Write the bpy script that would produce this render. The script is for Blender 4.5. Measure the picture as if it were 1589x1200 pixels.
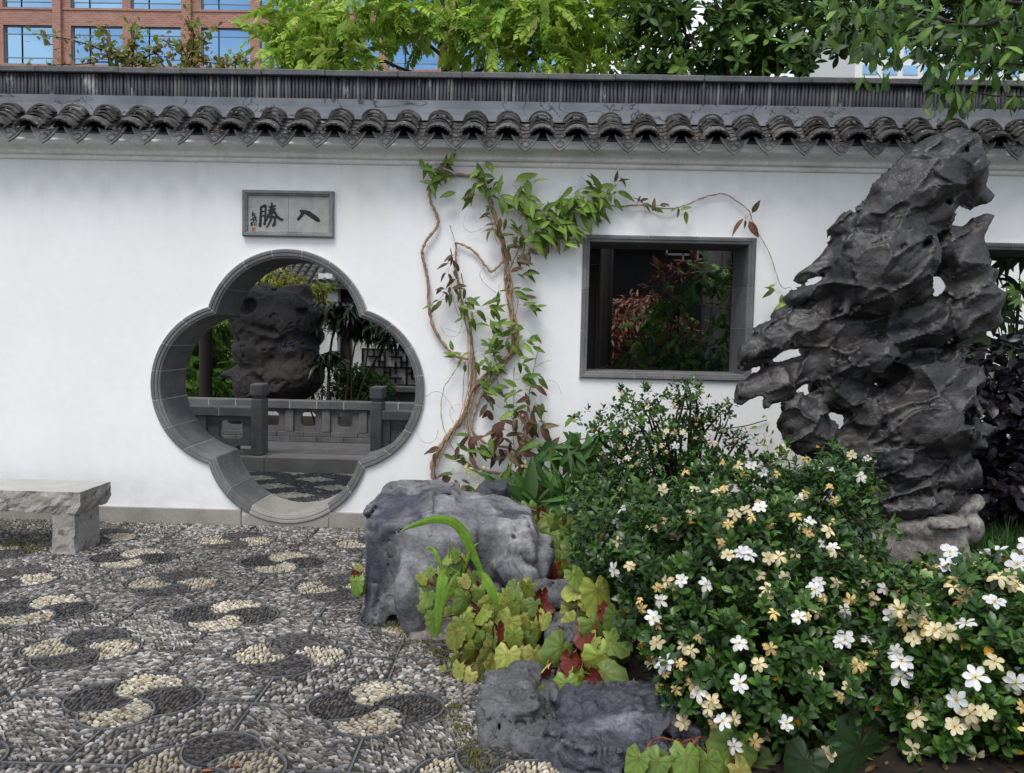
import bpy, bmesh, math, random
import numpy as np
from mathutils import Vector, Matrix
R = math.radians
random.seed(7); RNG = np.random.default_rng(7)
S = bpy.context.scene
COL = S.collection
for _o in list(bpy.data.objects): bpy.data.objects.remove(_o)

# ------------------------------------------------------------------ camera
IW, IH, FPX = 1589.0, 1200.0, 1250.0
YAW, PITCH, ROLL = R(1.2), R(3.7), R(1.24)
CAM = Vector((0.0, -6.44, 1.6))
_F = Vector((-math.sin(YAW)*math.cos(PITCH), math.cos(YAW)*math.cos(PITCH), -math.sin(PITCH)))
_R0 = Vector((math.cos(YAW), math.sin(YAW), 0)); _U0 = _R0.cross(_F)
_RT = _R0*math.cos(ROLL) + _U0*math.sin(ROLL); _UP = _U0*math.cos(ROLL) - _R0*math.sin(ROLL)
cd = bpy.data.cameras.new('camera'); cam = bpy.data.objects.new('camera', cd); COL.objects.link(cam)
cd.sensor_fit = 'HORIZONTAL'; cd.sensor_width = 36.0; cd.lens = 36.0*FPX/IW
cd.clip_start = 0.05; cd.clip_end = 2000
M = Matrix.Identity(4)
for i in range(3):
    M[i][0] = _RT[i]; M[i][1] = _UP[i]; M[i][2] = -_F[i]; M[i][3] = CAM[i]
cam.matrix_world = M
S.camera = cam
S.render.resolution_x = 1024; S.render.resolution_y = 773

# ------------------------------------------------------------------ world, sun, exposure
SUN_EL, SUN_AZ = R(61), R(200)        # azimuth measured clockwise from +Y: the sun stands behind the camera, to the left
world = bpy.data.worlds.new('World'); S.world = world; world.use_nodes = True
nt = world.node_tree; nt.nodes.clear()
n_out = nt.nodes.new('ShaderNodeOutputWorld'); n_bg = nt.nodes.new('ShaderNodeBackground')
n_sky = nt.nodes.new('ShaderNodeTexSky'); n_sky.sky_type = 'NISHITA'; n_sky.sun_disc = False
n_sky.sun_elevation = SUN_EL; n_sky.sun_rotation = SUN_AZ; n_sky.air_density = 1.0; n_sky.dust_density = 1.2
n_tc = nt.nodes.new('ShaderNodeTexCoord'); n_map = nt.nodes.new('ShaderNodeMapping'); n_map.inputs['Scale'].default_value = (1, 1, 2.2)
n_no = nt.nodes.new('ShaderNodeTexNoise'); n_no.inputs['Scale'].default_value = 2.6; n_no.inputs['Detail'].default_value = 7; n_no.inputs['Roughness'].default_value = .58
n_rp = nt.nodes.new('ShaderNodeValToRGB'); n_rp.color_ramp.elements[0].position = .42; n_rp.color_ramp.elements[1].position = .60
n_mx = nt.nodes.new('ShaderNodeMix'); n_mx.data_type = 'RGBA'; n_mx.inputs['B'].default_value = (8.6, 8.9, 9.4, 1)
L = nt.links.new
L(n_tc.outputs['Generated'], n_map.inputs['Vector']); L(n_map.outputs['Vector'], n_no.inputs['Vector']); L(n_no.outputs['Fac'], n_rp.inputs['Fac'])
L(n_rp.outputs['Color'], n_mx.inputs['Factor']); L(n_sky.outputs['Color'], n_mx.inputs['A']); L(n_mx.outputs['Result'], n_bg.inputs['Color'])
n_bg.inputs['Strength'].default_value = 0.092; L(n_bg.outputs['Background'], n_out.inputs['Surface'])
sd = bpy.data.lights.new('sun', 'SUN'); sd.energy = 1.5; sd.angle = R(26); sd.color = (1.0, .965, .91)
sun = bpy.data.objects.new('sun', sd); COL.objects.link(sun)
_sd = Vector((math.sin(SUN_AZ)*math.cos(SUN_EL), math.cos(SUN_AZ)*math.cos(SUN_EL), math.sin(SUN_EL)))
sun.rotation_euler = _sd.to_track_quat('Z', 'Y').to_euler(); sun.location = (0, -10, 12)
S.view_settings.view_transform = 'Standard'; S.view_settings.look = 'None'; S.view_settings.gamma = 1.0
S.view_settings.use_curve_mapping = False; S.view_settings.exposure = 0.80
S.render.engine = 'CYCLES'
S.cycles.use_denoising = True; S.cycles.max_bounces = 5; S.cycles.transparent_max_bounces = 8
S.cycles.diffuse_bounces = 3; S.cycles.glossy_bounces = 2; S.cycles.sample_clamp_indirect = 4.0

# ------------------------------------------------------------------ places: a pixel of the photograph to a point of the place
def ray(px, py):
    return (_F*FPX + _RT*(px-IW/2) - _UP*(py-IH/2)).normalized()
def at(px, py, Y):
    d = ray(px, py); return CAM + d*((Y-CAM.y)/d.y)
def atz(px, py, z=0.0):
    d = ray(px, py); return CAM + d*((z-CAM.z)/d.z)
def ppm(Y, X=0.0):
    return FPX/((Vector((X, Y, 1.4))-CAM).dot(_F))
def proj(p):
    v = Vector(p)-CAM; d = v.dot(_F)
    return IW/2+FPX*v.dot(_RT)/d, IH/2-FPX*v.dot(_UP)/d, d

# ------------------------------------------------------------------ object helpers
WM = {}
def put(name, mesh, parent=None, mat=None, M=None):
    o = bpy.data.objects.new(name, mesh); COL.objects.link(o)
    M = M if M is not None else Matrix.Identity(4)
    if parent is not None:
        o.parent = parent; o.matrix_parent_inverse = WM[parent.name].inverted()
    o.matrix_basis = M; WM[o.name] = M.copy()
    if mat is not None and mesh is not None and len(mesh.materials) == 0: mesh.materials.append(mat)
    return o
def thing(name, label, cat, loc=(0, 0, 0), group=None):
    o = put(name, None, None, None, Matrix.Translation(Vector(loc)))
    o.empty_display_size = .05
    return tag(o, label, cat, group)
def tag(o, label=None, cat=None, group=None, kind=None):
    if label: o['label'] = label
    if cat: o['category'] = cat
    if group: o['group'] = group
    if kind: o['kind'] = kind
    return o
def npmesh(name, V, F, cols=None, smooth=True, mat=None):
    """V (n,3); F (k,3) or (k,4) array, or list of such arrays; cols (n,3) stored as Col"""
    V = np.asarray(V, dtype=np.float32)
    Fs = F if isinstance(F, list) else [F]
    Fs = [np.asarray(f, dtype=np.int32) for f in Fs if len(f)]
    me = bpy.data.meshes.new(name)
    me.vertices.add(len(V)); me.vertices.foreach_set('co', V.ravel())
    nl = sum(f.size for f in Fs); npoly = sum(len(f) for f in Fs)
    me.loops.add(nl); me.polygons.add(npoly)
    me.loops.foreach_set('vertex_index', np.concatenate([f.ravel() for f in Fs]))
    tot = np.concatenate([np.full(len(f), f.shape[1], dtype=np.int32) for f in Fs])
    st = np.zeros(npoly, dtype=np.int32); st[1:] = np.cumsum(tot)[:-1]
    me.polygons.foreach_set('loop_start', st)
    me.polygons.foreach_set('use_smooth', np.full(npoly, bool(smooth)))
    if cols is not None:
        a = me.color_attributes.new('Col', 'FLOAT_COLOR', 'POINT')
        c = np.ones((len(V), 4), dtype=np.float32); c[:, :3] = cols
        a.data.foreach_set('color', c.ravel())
    me.update(calc_edges=True); me.validate()
    if mat is not None: me.materials.append(mat)
    return me
def pymesh(name, V, F, smooth=False, mat=None):
    me = bpy.data.meshes.new(name); me.from_pydata([tuple(v) for v in V], [], F); me.update()
    if smooth: me.polygons.foreach_set('use_smooth', [True]*len(me.polygons))
    if mat is not None: me.materials.append(mat)
    return me
def bm_mesh(name, bm, smooth=False, mat=None):
    bmesh.ops.recalc_face_normals(bm, faces=bm.faces)
    me = bpy.data.meshes.new(name); bm.to_mesh(me); bm.free()
    if smooth: me.polygons.foreach_set('use_smooth', [True]*len(me.polygons))
    if mat is not None: me.materials.append(mat)
    return me
def box_mesh(name, lo, hi, bevel=.004, mat=None, seg=1):
    bm = bmesh.new(); bmesh.ops.create_cube(bm, size=1)
    lo = Vector(lo); hi = Vector(hi)
    for v in bm.verts: v.co = Vector([(lo[i]+hi[i])/2 + v.co[i]*(hi[i]-lo[i]) for i in range(3)])
    if bevel: bmesh.ops.bevel(bm, geom=bm.edges[:], offset=bevel, segments=seg, affect='EDGES', profile=.5)
    return bm_mesh(name, bm, False, mat)
def box(name, lo, hi, mat, parent=None, bevel=.004):
    return put(name, box_mesh(name, lo, hi, bevel, mat), parent)
def tube(pts, rad, n=6, closed_end=True):
    P = np.array([tuple(p) for p in pts], dtype=float); k = len(P)
    rad = np.full(k, rad) if np.isscalar(rad) else np.asarray(rad, float)
    T = np.gradient(P, axis=0); T /= np.linalg.norm(T, axis=1)[:, None]+1e-9
    up = np.array([0, 0, 1.0]) if abs(T[0][2]) < .9 else np.array([1.0, 0, 0])
    V = []
    a = np.linspace(0, 2*np.pi, n, endpoint=False)
    for i in range(k):
        s = np.cross(T[i], up); s /= np.linalg.norm(s)+1e-9; u = np.cross(s, T[i]); up = u
        V.append(P[i] + rad[i]*(np.cos(a)[:, None]*s + np.sin(a)[:, None]*u))
    V = np.concatenate(V); F = []
    for i in range(k-1):
        for j in range(n):
            F.append((i*n+j, i*n+(j+1) % n, (i+1)*n+(j+1) % n, (i+1)*n+j))
    F = np.array(F)
    caps = np.array([(len(V), j, (j+1) % n) for j in range(n)] + [(len(V)+1, (k-1)*n+(j+1) % n, (k-1)*n+j) for j in range(n)])
    V = np.vstack([V, P[:1], P[-1:]])
    return V, F, caps
class MB:
    """collects pieces of ONE part"""
    def __init__(s): s.V = []; s.Q = []; s.T = []; s.C = []; s.n = 0
    def add(s, V, Q=None, T=None, col=None):
        V = np.asarray(V, float); s.V.append(V)
        if Q is not None and len(Q): s.Q.append(np.asarray(Q)+s.n)
        if T is not None and len(T): s.T.append(np.asarray(T)+s.n)
        c = np.empty((len(V), 3)); c[:] = (1, 1, 1) if col is None else col
        s.C.append(c); s.n += len(V)
    def tube(s, pts, rad, n=6, col=None):
        V, F, c = tube(pts, rad, n); s.add(V, F, c, col)
    def box(s, lo, hi, col=None):
        lo = np.array(lo, float); hi = np.array(hi, float)
        V = np.array([[(lo, hi)[(i >> k) & 1][k] for k in range(3)] for i in range(8)])
        s.add(V, [(0, 2, 3, 1), (4, 5, 7, 6), (0, 1, 5, 4), (2, 6, 7, 3), (0, 4, 6, 2), (1, 3, 7, 5)], None, col)
    def mesh(s, name, mat=None, smooth=True):
        F = []
        if s.Q: F.append(np.concatenate(s.Q))
        if s.T: F.append(np.concatenate(s.T))
        return npmesh(name, np.concatenate(s.V), F, np.concatenate(s.C), smooth, mat)
    def build(s, name, mat, parent=None, smooth=True):
        return put(name, s.mesh(name, mat, smooth), parent)
def spline(pts, n=6):
    """Catmull-Rom through points"""
    P = [Vector(p) for p in pts]
    if len(P) < 3: return P
    Q = [P[0]*2-P[1]] + P + [P[-1]*2-P[-2]]; out = []
    for i in range(1, len(Q)-2):
        for j in range(n):
            t = j/n; a, b, c, d = Q[i-1], Q[i], Q[i+1], Q[i+2]
            out.append(.5*((2*b)+(c-a)*t+(2*a-5*b+4*c-d)*t*t+(3*b-a-3*c+d)*t**3))
    out.append(P[-1]); return out
def frames(dirs, normals):
    """rotation matrices whose Y column is dir and Z column close to normal: (n,3,3)"""
    y = dirs/(np.linalg.norm(dirs, axis=1)[:, None]+1e-9)
    x = np.cross(y, normals); x /= np.linalg.norm(x, axis=1)[:, None]+1e-9
    z = np.cross(x, y)
    return np.stack([x, y, z], axis=2)
def scatter(parent, name, temps, tid, pos, rot, scl, cols, mat, n_ind=300, rest='', smooth=True, rank=None):
    """temps: list of (V,F) leaf shapes in unit size (vertex tint optional third). The n_ind that show largest become objects, the rest one stuff part."""
    N = len(pos)
    if N == 0: return
    pos = np.asarray(pos, float); rot = np.asarray(rot, float); scl = np.asarray(scl, float); cols = np.asarray(cols, float); tid = np.asarray(tid)
    if scl.ndim == 1: scl = np.repeat(scl[:, None], 3, axis=1)
    if rank is None:
        d = np.linalg.norm(pos-np.array(CAM), axis=1); rank = d/scl[:, 1]
    order = np.argsort(rank); ind = order[:n_ind]; oth = order[n_ind:]
    cache = {}
    for i in ind:
        q = tuple((np.round(cols[i]*12)/12).tolist()) if False else None
        c = cols[i]; key = (int(tid[i]), int(np.clip(c[0], 0, 1)*9), int(np.clip(c[1], 0, 1)*9), int(np.clip(c[2], 0, 1)*9))
        if key not in cache:
            t = temps[tid[i]]; cc = np.tile(c, (len(t[0]), 1))
            if len(t) > 2: cc = cc*t[2]
            cache[key] = npmesh(name, t[0], t[1], cc, smooth, mat)
        Mx = Matrix.Identity(4)
        for a in range(3):
            for b in range(3): Mx[a][b] = rot[i][a][b]*scl[i][b]
            Mx[a][3] = pos[i][a]
        put(name, cache[key], parent, None, Mx)
    if len(oth):
        Vs = []; Fs = {}; Cs = []; n = 0
        for t in range(len(temps)):
            sel = oth[tid[oth] == t]
            if not len(sel): continue
            T = temps[t]; tv = T[0]
            V = np.einsum('nab,nmb->nma', rot[sel], tv[None]*scl[sel][:, None, :]) + pos[sel][:, None, :]
            C = np.repeat(cols[sel][:, None, :], len(tv), axis=1)
            if len(T) > 2: C = C*T[2][None]
            for f in (T[1] if isinstance(T[1], list) else [T[1]]):
                f = np.asarray(f)
                Fs.setdefault(f.shape[1], []).append((f[None]+(np.arange(len(sel))*len(tv))[:, None, None]+n).reshape(-1, f.shape[1]))
            Vs.append(V.reshape(-1, 3)); Cs.append(C.reshape(-1, 3)); n += len(sel)*len(tv)
        me = npmesh(rest or name, np.concatenate(Vs), [np.concatenate(v) for v in Fs.values()], np.concatenate(Cs), smooth, mat)
        o = put(rest or name, me, parent); o['kind'] = 'stuff'
# ------------------------------------------------------------------ materials
class NT:
    def __init__(s, name):
        s.m = bpy.data.materials.new(name); s.m.use_nodes = True; s.t = s.m.node_tree; s.t.nodes.clear()
        s.out = s.n('ShaderNodeOutputMaterial'); s.p = s.n('ShaderNodeBsdfPrincipled'); s.l(s.p, 0, s.out, 'Surface')
        s._pos = None
    def n(s, t, **k):
        x = s.t.nodes.new(t)
        for a, b in k.items(): setattr(x, a, b)
        return x
    def l(s, a, ao, b, bi): s.t.links.new(a.outputs[ao], b.inputs[bi])
    def pos(s, scale=(1, 1, 1)):
        if s._pos is None: s._pos = s.n('ShaderNodeNewGeometry')
        if scale == (1, 1, 1): return s._pos, 'Position'
        m = s.n('ShaderNodeMapping'); m.inputs['Scale'].default_value = scale; s.l(s._pos, 'Position', m, 'Vector'); return m, 'Vector'
    def noise(s, scale, detail=4, rough=.55, stretch=(1, 1, 1), dist=0):
        x = s.n('ShaderNodeTexNoise'); x.inputs['Scale'].default_value = scale; x.inputs['Detail'].default_value = detail
        x.inputs['Roughness'].default_value = rough; x.inputs['Distortion'].default_value = dist
        a, o = s.pos(stretch); s.l(a, o, x, 'Vector'); return x, 'Fac'
    def voro(s, scale, feature='F1', stretch=(1, 1, 1), rand=1.0):
        x = s.n('ShaderNodeTexVoronoi', feature=feature); x.inputs['Scale'].default_value = scale; x.inputs['Randomness'].default_value = rand
        a, o = s.pos(stretch); s.l(a, o, x, 'Vector'); return x, 'Distance'
    def ramp(s, src, stops):
        r = s.n('ShaderNodeValToRGB'); e = r.color_ramp.elements
        while len(e) < len(stops): e.new(.5)
        for i, (p, c) in enumerate(stops):
            e[i].position = p; e[i].color = (*c, 1) if not np.isscalar(c) else (c, c, c, 1)
        s.l(src[0], src[1], r, 'Fac'); return r, 'Color'
    def mix(s, fac, a, b, mode='MIX'):
        m = s.n('ShaderNodeMix', data_type='RGBA', blend_type=mode); m.clamp_factor = True
        for k, v in (('Factor', fac), ('A', a), ('B', b)):
            if isinstance(v, tuple) and hasattr(v[0], 'outputs'): s.l(v[0], v[1], m, k)
            elif np.isscalar(v): m.inputs[k].default_value = v if k == 'Factor' else (v, v, v, 1)
            else: m.inputs[k].default_value = (*v, 1)
        return m, 'Result'
    def math(s, op, a, b=0.0):
        m = s.n('ShaderNodeMath', operation=op)
        for k, v in ((0, a), (1, b)):
            if isinstance(v, tuple): s.l(v[0], v[1], m, k)
            else: m.inputs[k].default_value = v
        return m, 'Value'
    def base(s, c):
        if isinstance(c[0], (int, float)): s.p.inputs['Base Color'].default_value = (*c, 1)
        else: s.l(c[0], c[1], s.p, 'Base Color')
    def rough(s, r, spec=.5):
        if isinstance(r, tuple): s.l(r[0], r[1], s.p, 'Roughness')
        else: s.p.inputs['Roughness'].default_value = r
        s.p.inputs['Specular IOR Level'].default_value = spec
    def bump(s, h, strength=.3, dist=.01):
        prev = getattr(s, '_b', None); b = s.n('ShaderNodeBump'); b.inputs['Strength'].default_value = strength; b.inputs['Distance'].default_value = dist
        s.l(h[0], h[1], b, 'Height')
        if prev: s.l(prev, 'Normal', b, 'Normal')
        else: s.l(b, 'Normal', s.p, 'Normal')
        if prev:
            s.l(b, 'Normal', s.p, 'Normal')
        s._b = b
    def obj_random(s): return s.n('ShaderNodeObjectInfo'), 'Random'
    def attr(s, name='Col'):
        a = s.n('ShaderNodeAttribute'); a.attribute_name = name; return a, 'Color'
def stone_mat(name, c1, c2, scale=6, rough=.85, bump=.25, fine=60, var=.25, spots=None, stretch=(1, 1, 1), spec=.3, dist=.01):
    t = NT(name); n1 = t.noise(scale, 4, .62, stretch); c = t.ramp(n1, [(.3, c1), (.7, c2)])
    n2 = t.noise(fine, 3, .7); c = t.mix(.55, c, t.ramp(n2, [(.25, .35), (.75, 1.0)]), 'MULTIPLY')
    if var:
        o = t.obj_random(); c = t.mix(1.0, c, t.ramp(o, [(0, 1-var), (1, 1.0)]), 'MULTIPLY')
    if spots: c = t.mix(t.ramp(t.noise(spots[1], 5, .65), [(spots[2], 0.0), (spots[2]+.1, 1.0)]), c, spots[0])
    t.base(c); t.rough(rough, spec); t.bump(n2, bump, .005); return t.m
def leaf_mat(name, trans=.25, rough=.4, spec=.5, back=None, veins=0.0, tint=(1, 1, 1)):
    t = NT(name); c = t.attr()
    n = t.noise(35, 3); c = t.mix(.5, c, t.ramp(n, [(.3, .55), (.7, 1.25)]), 'MULTIPLY')
    o = t.obj_random(); c = t.mix(1.0, c, t.ramp(o, [(0, .75), (1, 1.1)]), 'MULTIPLY')
    if back is not None:
        g = t.n('ShaderNodeNewGeometry'); c = t.mix((g, 'Backfacing'), c, back)
    t.base(c); t.rough(rough, spec)
    tr = t.n('ShaderNodeBsdfTranslucent'); t.l(c[0], c[1], tr, 'Color')
    mx = t.n('ShaderNodeMixShader'); mx.inputs[0].default_value = trans
    t.l(t.p, 0, mx, 1); t.l(tr, 0, mx, 2); t.l(mx, 0, t.out, 'Surface'); return t.m
def col_mat(name, rough=.8, spec=.3, fine=120, bump=.2, amount=.5):
    """colour carried piece by piece in the Col attribute"""
    t = NT(name); c = t.attr(); n = t.noise(fine, 4, .7)
    c = t.mix(amount, c, t.ramp(n, [(.25, .5), (.75, 1.2)]), 'MULTIPLY'); t.base(c); t.rough(rough, spec); t.bump(n, bump, .003); return t.m
MT = {}
# white lime plaster, faintly mottled, a yellowed patch and grey weather streaks
t = NT('plaster'); n1 = t.noise(.9, 3, .6); n2 = t.noise(14, 3, .65); n3 = t.noise(3.0, 3, .6, (1, 1, .25))
c = t.ramp(n1, [(.3, (.80, .80, .79)), (.7, (.86, .86, .855))])
c = t.mix(t.ramp(n3, [(.56, 0.0), (.8, .25)]), c, (.70, .71, .70)); c = t.mix(.2, c, t.ramp(n2, [(.3, .86), (.6, 1.0)]), 'MULTIPLY')
sp = t.noise(38, 2, .5); c = t.mix(t.ramp(sp, [(.76, 0.0), (.80, .5)]), c, (.45, .43, .40))
# the newer, creamier repair to the right of the plaque
g, go = t.pos(); sx = t.n('ShaderNodeSeparateXYZ'); t.l(g, go, sx, 0)
def window(t, ch, lo, hi, soft):
    a = t.n('ShaderNodeMapRange'); a.inputs[1].default_value = lo-soft; a.inputs[2].default_value = lo+soft; t.l(sx, ch, a, 0)
    b = t.n('ShaderNodeMapRange'); b.inputs[1].default_value = hi+soft; b.inputs[2].default_value = hi-soft; t.l(sx, ch, b, 0)
    return t.math('MULTIPLY', (a, 0), (b, 0))
pm = t.math('MULTIPLY', window(t, 'X', -1.52, -1.16, .03), window(t, 'Z', 2.44, 2.86, .05))
c = t.mix(t.math('MULTIPLY', pm, .55), c, (.80, .79, .72))
def band(lo, hi):
    a = t.n('ShaderNodeMapRange'); a.inputs[1].default_value = lo; a.inputs[2].default_value = hi; t.l(sx, 'Z', a, 0); return (a, 0)
stk = t.ramp(t.noise(9, 4, .65, (1, 1, .07)), [(.50, 0.0), (.72, 1.0)])
c = t.mix(t.math('MULTIPLY', t.math('MULTIPLY', band(2.25, 2.95), stk), .30), c, (.50, .51, .48))
c = t.mix(t.math('MULTIPLY', t.math('MULTIPLY', band(.55, .10), t.ramp(t.noise(5, 5, .7), [(.38, 0.0), (.68, 1.0)])), .40), c, (.47, .45, .39))
t.base(c); t.rough(.9, .2); t.bump(n2, .12, .010); MT['plaster'] = t.m
# cornice plaster with green-grey algae
t = NT('cornice_plaster'); n1 = t.noise(2.5, 5, .6, (1, 1, 3)); c = t.ramp(n1, [(.50, (.86, .86, .84)), (.80, (.56, .58, .51))])
c = t.mix(.4, c, t.ramp(t.noise(30, 4), [(.3, .7), (.7, 1.05)]), 'MULTIPLY'); t.base(c); t.rough(.9, .2); MT['cornice'] = t.m
MT['greybrick'] = stone_mat('grey_brick', (.15, .15, .155), (.25, .247, .245), 5, .8, .2, 90, .28)
MT['beigestone'] = stone_mat('beige_stone', (.32, .30, .27), (.44, .42, .385), 6, .85, .25, 110, .15)
MT['plinth'] = stone_mat('plinth_stone', (.31, .285, .25), (.44, .41, .37), 4, .9, .3, 140, .12)
MT['mortar'] = stone_mat('mortar', (.50, .49, .46), (.62, .61, .58), 9, .9, .15, 120, 0)
MT['bench'] = stone_mat('bench_granite', (.30, .275, .245), (.54, .51, .465), 9, .92, .6, 150, .05, ((.13, .115, .095), 9, .54))
MT['benchtop'] = stone_mat('bench_top_granite', (.44, .43, .395), (.54, .53, .49), 5, .8, .2, 150, 0)
MT['soil'] = stone_mat('soil', (.010, .0075, .005), (.030, .022, .015), 14, .97, .8, 80, 0)
MT['earth'] = stone_mat('earth', (.05, .045, .035), (.10, .09, .07), 3, .97, .5, 40, 0)
MT['joint'] = stone_mat('paving_mortar', (.022, .018, .015), (.060, .050, .041), 9, .95, .5, 90, 0)
MT['pebble'] = col_mat('pebble', .55, .45, 160, .2, .45)
MT['slate'] = stone_mat('slate_edging', (.095, .10, .105), (.17, .175, .18), 6, .8, .3, 80, .3)
MT['tile'] = stone_mat('roof_tile_clay', (.045, .042, .042), (.19, .18, .168), 9, .85, .6, 60, .45, ((.34, .32, .29), 22, .60))
MT['drip'] = stone_mat('drip_tile_clay', (.10, .10, .10), (.24, .237, .232), 14, .8, .6, 60, .3)
t = NT('ridge_tile_clay'); n1 = t.noise(9, 5, .6, (1, 1, .25)); o = t.obj_random()
c = t.ramp(n1, [(.35, (.016, .017, .026)), (.7, (.045, .047, .058))])
c = t.mix(t.ramp(o, [(.80, 0.0), (.98, .7)]), c, (.14, .137, .135)); c = t.mix(t.ramp(t.noise(7, 5, .7, (1, 1, .30)), [(.60, 0.0), (.70, .85)]), c, (.34, .335, .33))
t.base(c); t.rough(.6, .4); t.bump(t.noise(60, 3), .3, .003); MT['ridge'] = t.m
t = NT('ridge_plaster'); n1 = t.noise(3, 6, .6); c = t.ramp(n1, [(.3, (.115, .125, .145)), (.7, (.20, .215, .235))])
cn = t.noise(1.6, 4, .55, (1, 1, 1.5), .8); c = t.mix(t.ramp(cn, [(.492, 0.0), (.498, .85), (.502, .85), (.508, 0.0)]), c, (.03, .03, .03))
c = t.mix(t.ramp(t.noise(4, 6, .7), [(.62, 0.0), (.72, .7)]), c, (.07, .065, .055)); t.base(c); t.rough(.85, .2); t.bump(n1, .2, .01); MT['ridgeplaster'] = t.m
MT['cap'] = stone_mat('ridge_cap', (.10, .105, .11), (.20, .205, .21), 5, .85, .3, 60, .1, ((.03, .03, .03), 9, .62))
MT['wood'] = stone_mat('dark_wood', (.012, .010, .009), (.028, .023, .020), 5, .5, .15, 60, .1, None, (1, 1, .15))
MT['redwood'] = stone_mat('brown_wood', (.03, .017, .011), (.06, .035, .022), 5, .5, .15, 60, .1, None, (1, 1, .15))
MT['whitewall'] = stone_mat('white_render', (.74, .74, .73), (.80, .80, .79), 2, .9, .05, 20, 0)
def rock_mat(name, dark, mid, light, sc=2.2, lightpos=.62, gloss=.7, pit=.5, streak=0.0, spec=.5, bl=.55, mot=.75):
    t = NT(name); n1 = t.noise(sc, 4, .62, dist=.6); n2 = t.noise(sc*4.5, 5, .70); n3 = t.noise(sc*22, 3, .7)
    c = t.ramp(n1, [(.30, dark), (.46, mid), (lightpos, mid), (lightpos+.12, light)])
    if streak:
        ns = t.noise(sc*2.2, 4, .6, (1, 1, .16)); c = t.mix(t.math('MULTIPLY', t.ramp(ns, [(.50, 0.0), (.62, 1.0)]), streak), c, dark)
        ns2 = t.noise(sc*3.1, 4, .6, (1, 1, .3)); c = t.mix(t.math('MULTIPLY', t.ramp(ns2, [(.56, 0.0), (.68, 1.0)]), streak*.8), c, light)
    c = t.mix(mot, c, t.ramp(n2, [(.32, .38), (.60, 1.2)]), 'MULTIPLY'); c = t.mix(.65, c, t.ramp(n3, [(.28, .40), (.62, 1.2)]), 'MULTIPLY')
    c = t.mix(t.ramp(t.noise(sc*6, 5, .72), [(.62, 0.0), (.70, bl)]), c, light)
    t.base(c); t.rough(t.ramp(n2, [(.3, gloss-.12), (.7, gloss+.2)]), spec)
    t.bump(n3, .5, .006); t.bump(n2, .6*pit+.3, .02); return t.m
MT['taihu'] = rock_mat('dark_scholar_rock', (.010, .010, .012), (.031, .028, .027), (.105, .094, .083), 1.9, .60, .46, .6, .35, .55, .40)
MT['taihubase'] = rock_mat('pale_base_rock', (.09, .08, .072), (.20, .182, .162), (.36, .34, .30), 3.0, .53, .8, .9)
MT['boulder'] = rock_mat('blue_grey_boulder', (.038, .041, .060), (.165, .165, .172), (.27, .27, .275), 1.7, .58, .60, .55, .95, .5, .12, .5)
MT['boulderdark'] = rock_mat('slate_grey_boulder', (.015, .017, .025), (.048, .052, .064), (.17, .178, .195), 3.0, .57, .55, 1.1, .35, .5, .35, .65)
MT['bouldermid'] = rock_mat('pitted_grey_boulder', (.035, .035, .040), (.095, .095, .10), (.20, .202, .205), 2.8, .58, .65, 1.0, .4, .45, .25, .6)
MT['blackrock'] = rock_mat('black_rock', (.018, .016, .015), (.045, .040, .037), (.11, .10, .088), 2.4, .62, .75, .9, .2)
MT['ink'] = stone_mat('carved_ink', (.010, .011, .015), (.035, .037, .045), 60, .7, .2, 160, 0)
MT['plaquepanel'] = stone_mat('plaque_panel', (.36, .353, .34), (.48, .47, .45), 10, .9, .2, 160, .08)
MT['plaqueframe'] = stone_mat('plaque_frame', (.18, .185, .19), (.33, .33, .33), 10, .8, .3, 90, .15)
t = NT('seal_red'); t.base((.35, .12, .05)); t.rough(.8); MT['seal'] = t.m
t = NT('carved_blue'); t.base((.022, .03, .065)); t.rough(.7); MT['carveblue'] = t.m
t = NT('bark'); n1 = t.noise(12, 5, .65, (1, 1, .2)); t.base(t.ramp(n1, [(.3, (.018, .014, .011)), (.7, (.055, .045, .036))])); t.rough(.9, .2); t.bump(n1, .4, .01); MT['bark'] = t.m
t = NT('vine_bark'); n1 = t.noise(60, 5, .65); c = t.ramp(n1, [(.3, (.17, .105, .065)), (.55, (.37, .25, .165)), (.75, (.50, .40, .30))]); t.base(c); t.rough(.9, .2); t.bump(n1, .6, .01); MT['vinebark'] = t.m
t = NT('wire'); t.base((.02, .02, .02)); t.rough(.5); MT['wire'] = t.m
MT['leaf_dark'] = leaf_mat('gardenia_leaf', .16, .36, .42)
MT['leaf_lime'] = leaf_mat('soft_leaf', .42, .55, .25)
MT['leaf_mid'] = leaf_mat('glossy_leaf', .30, .5, .25)
MT['leaf_begonia'] = leaf_mat('begonia_leaf', .26, .48, .35, (.15, .026, .018))
MT['petal'] = leaf_mat('petal', .30, .6, .2)
MT['stemred'] = stone_mat('red_stem', (.16, .03, .02), (.34, .13, .07), 20, .6, .1, 60, 0)
MT['moss'] = leaf_mat('moss_blade', .2, .7, .2)
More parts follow.
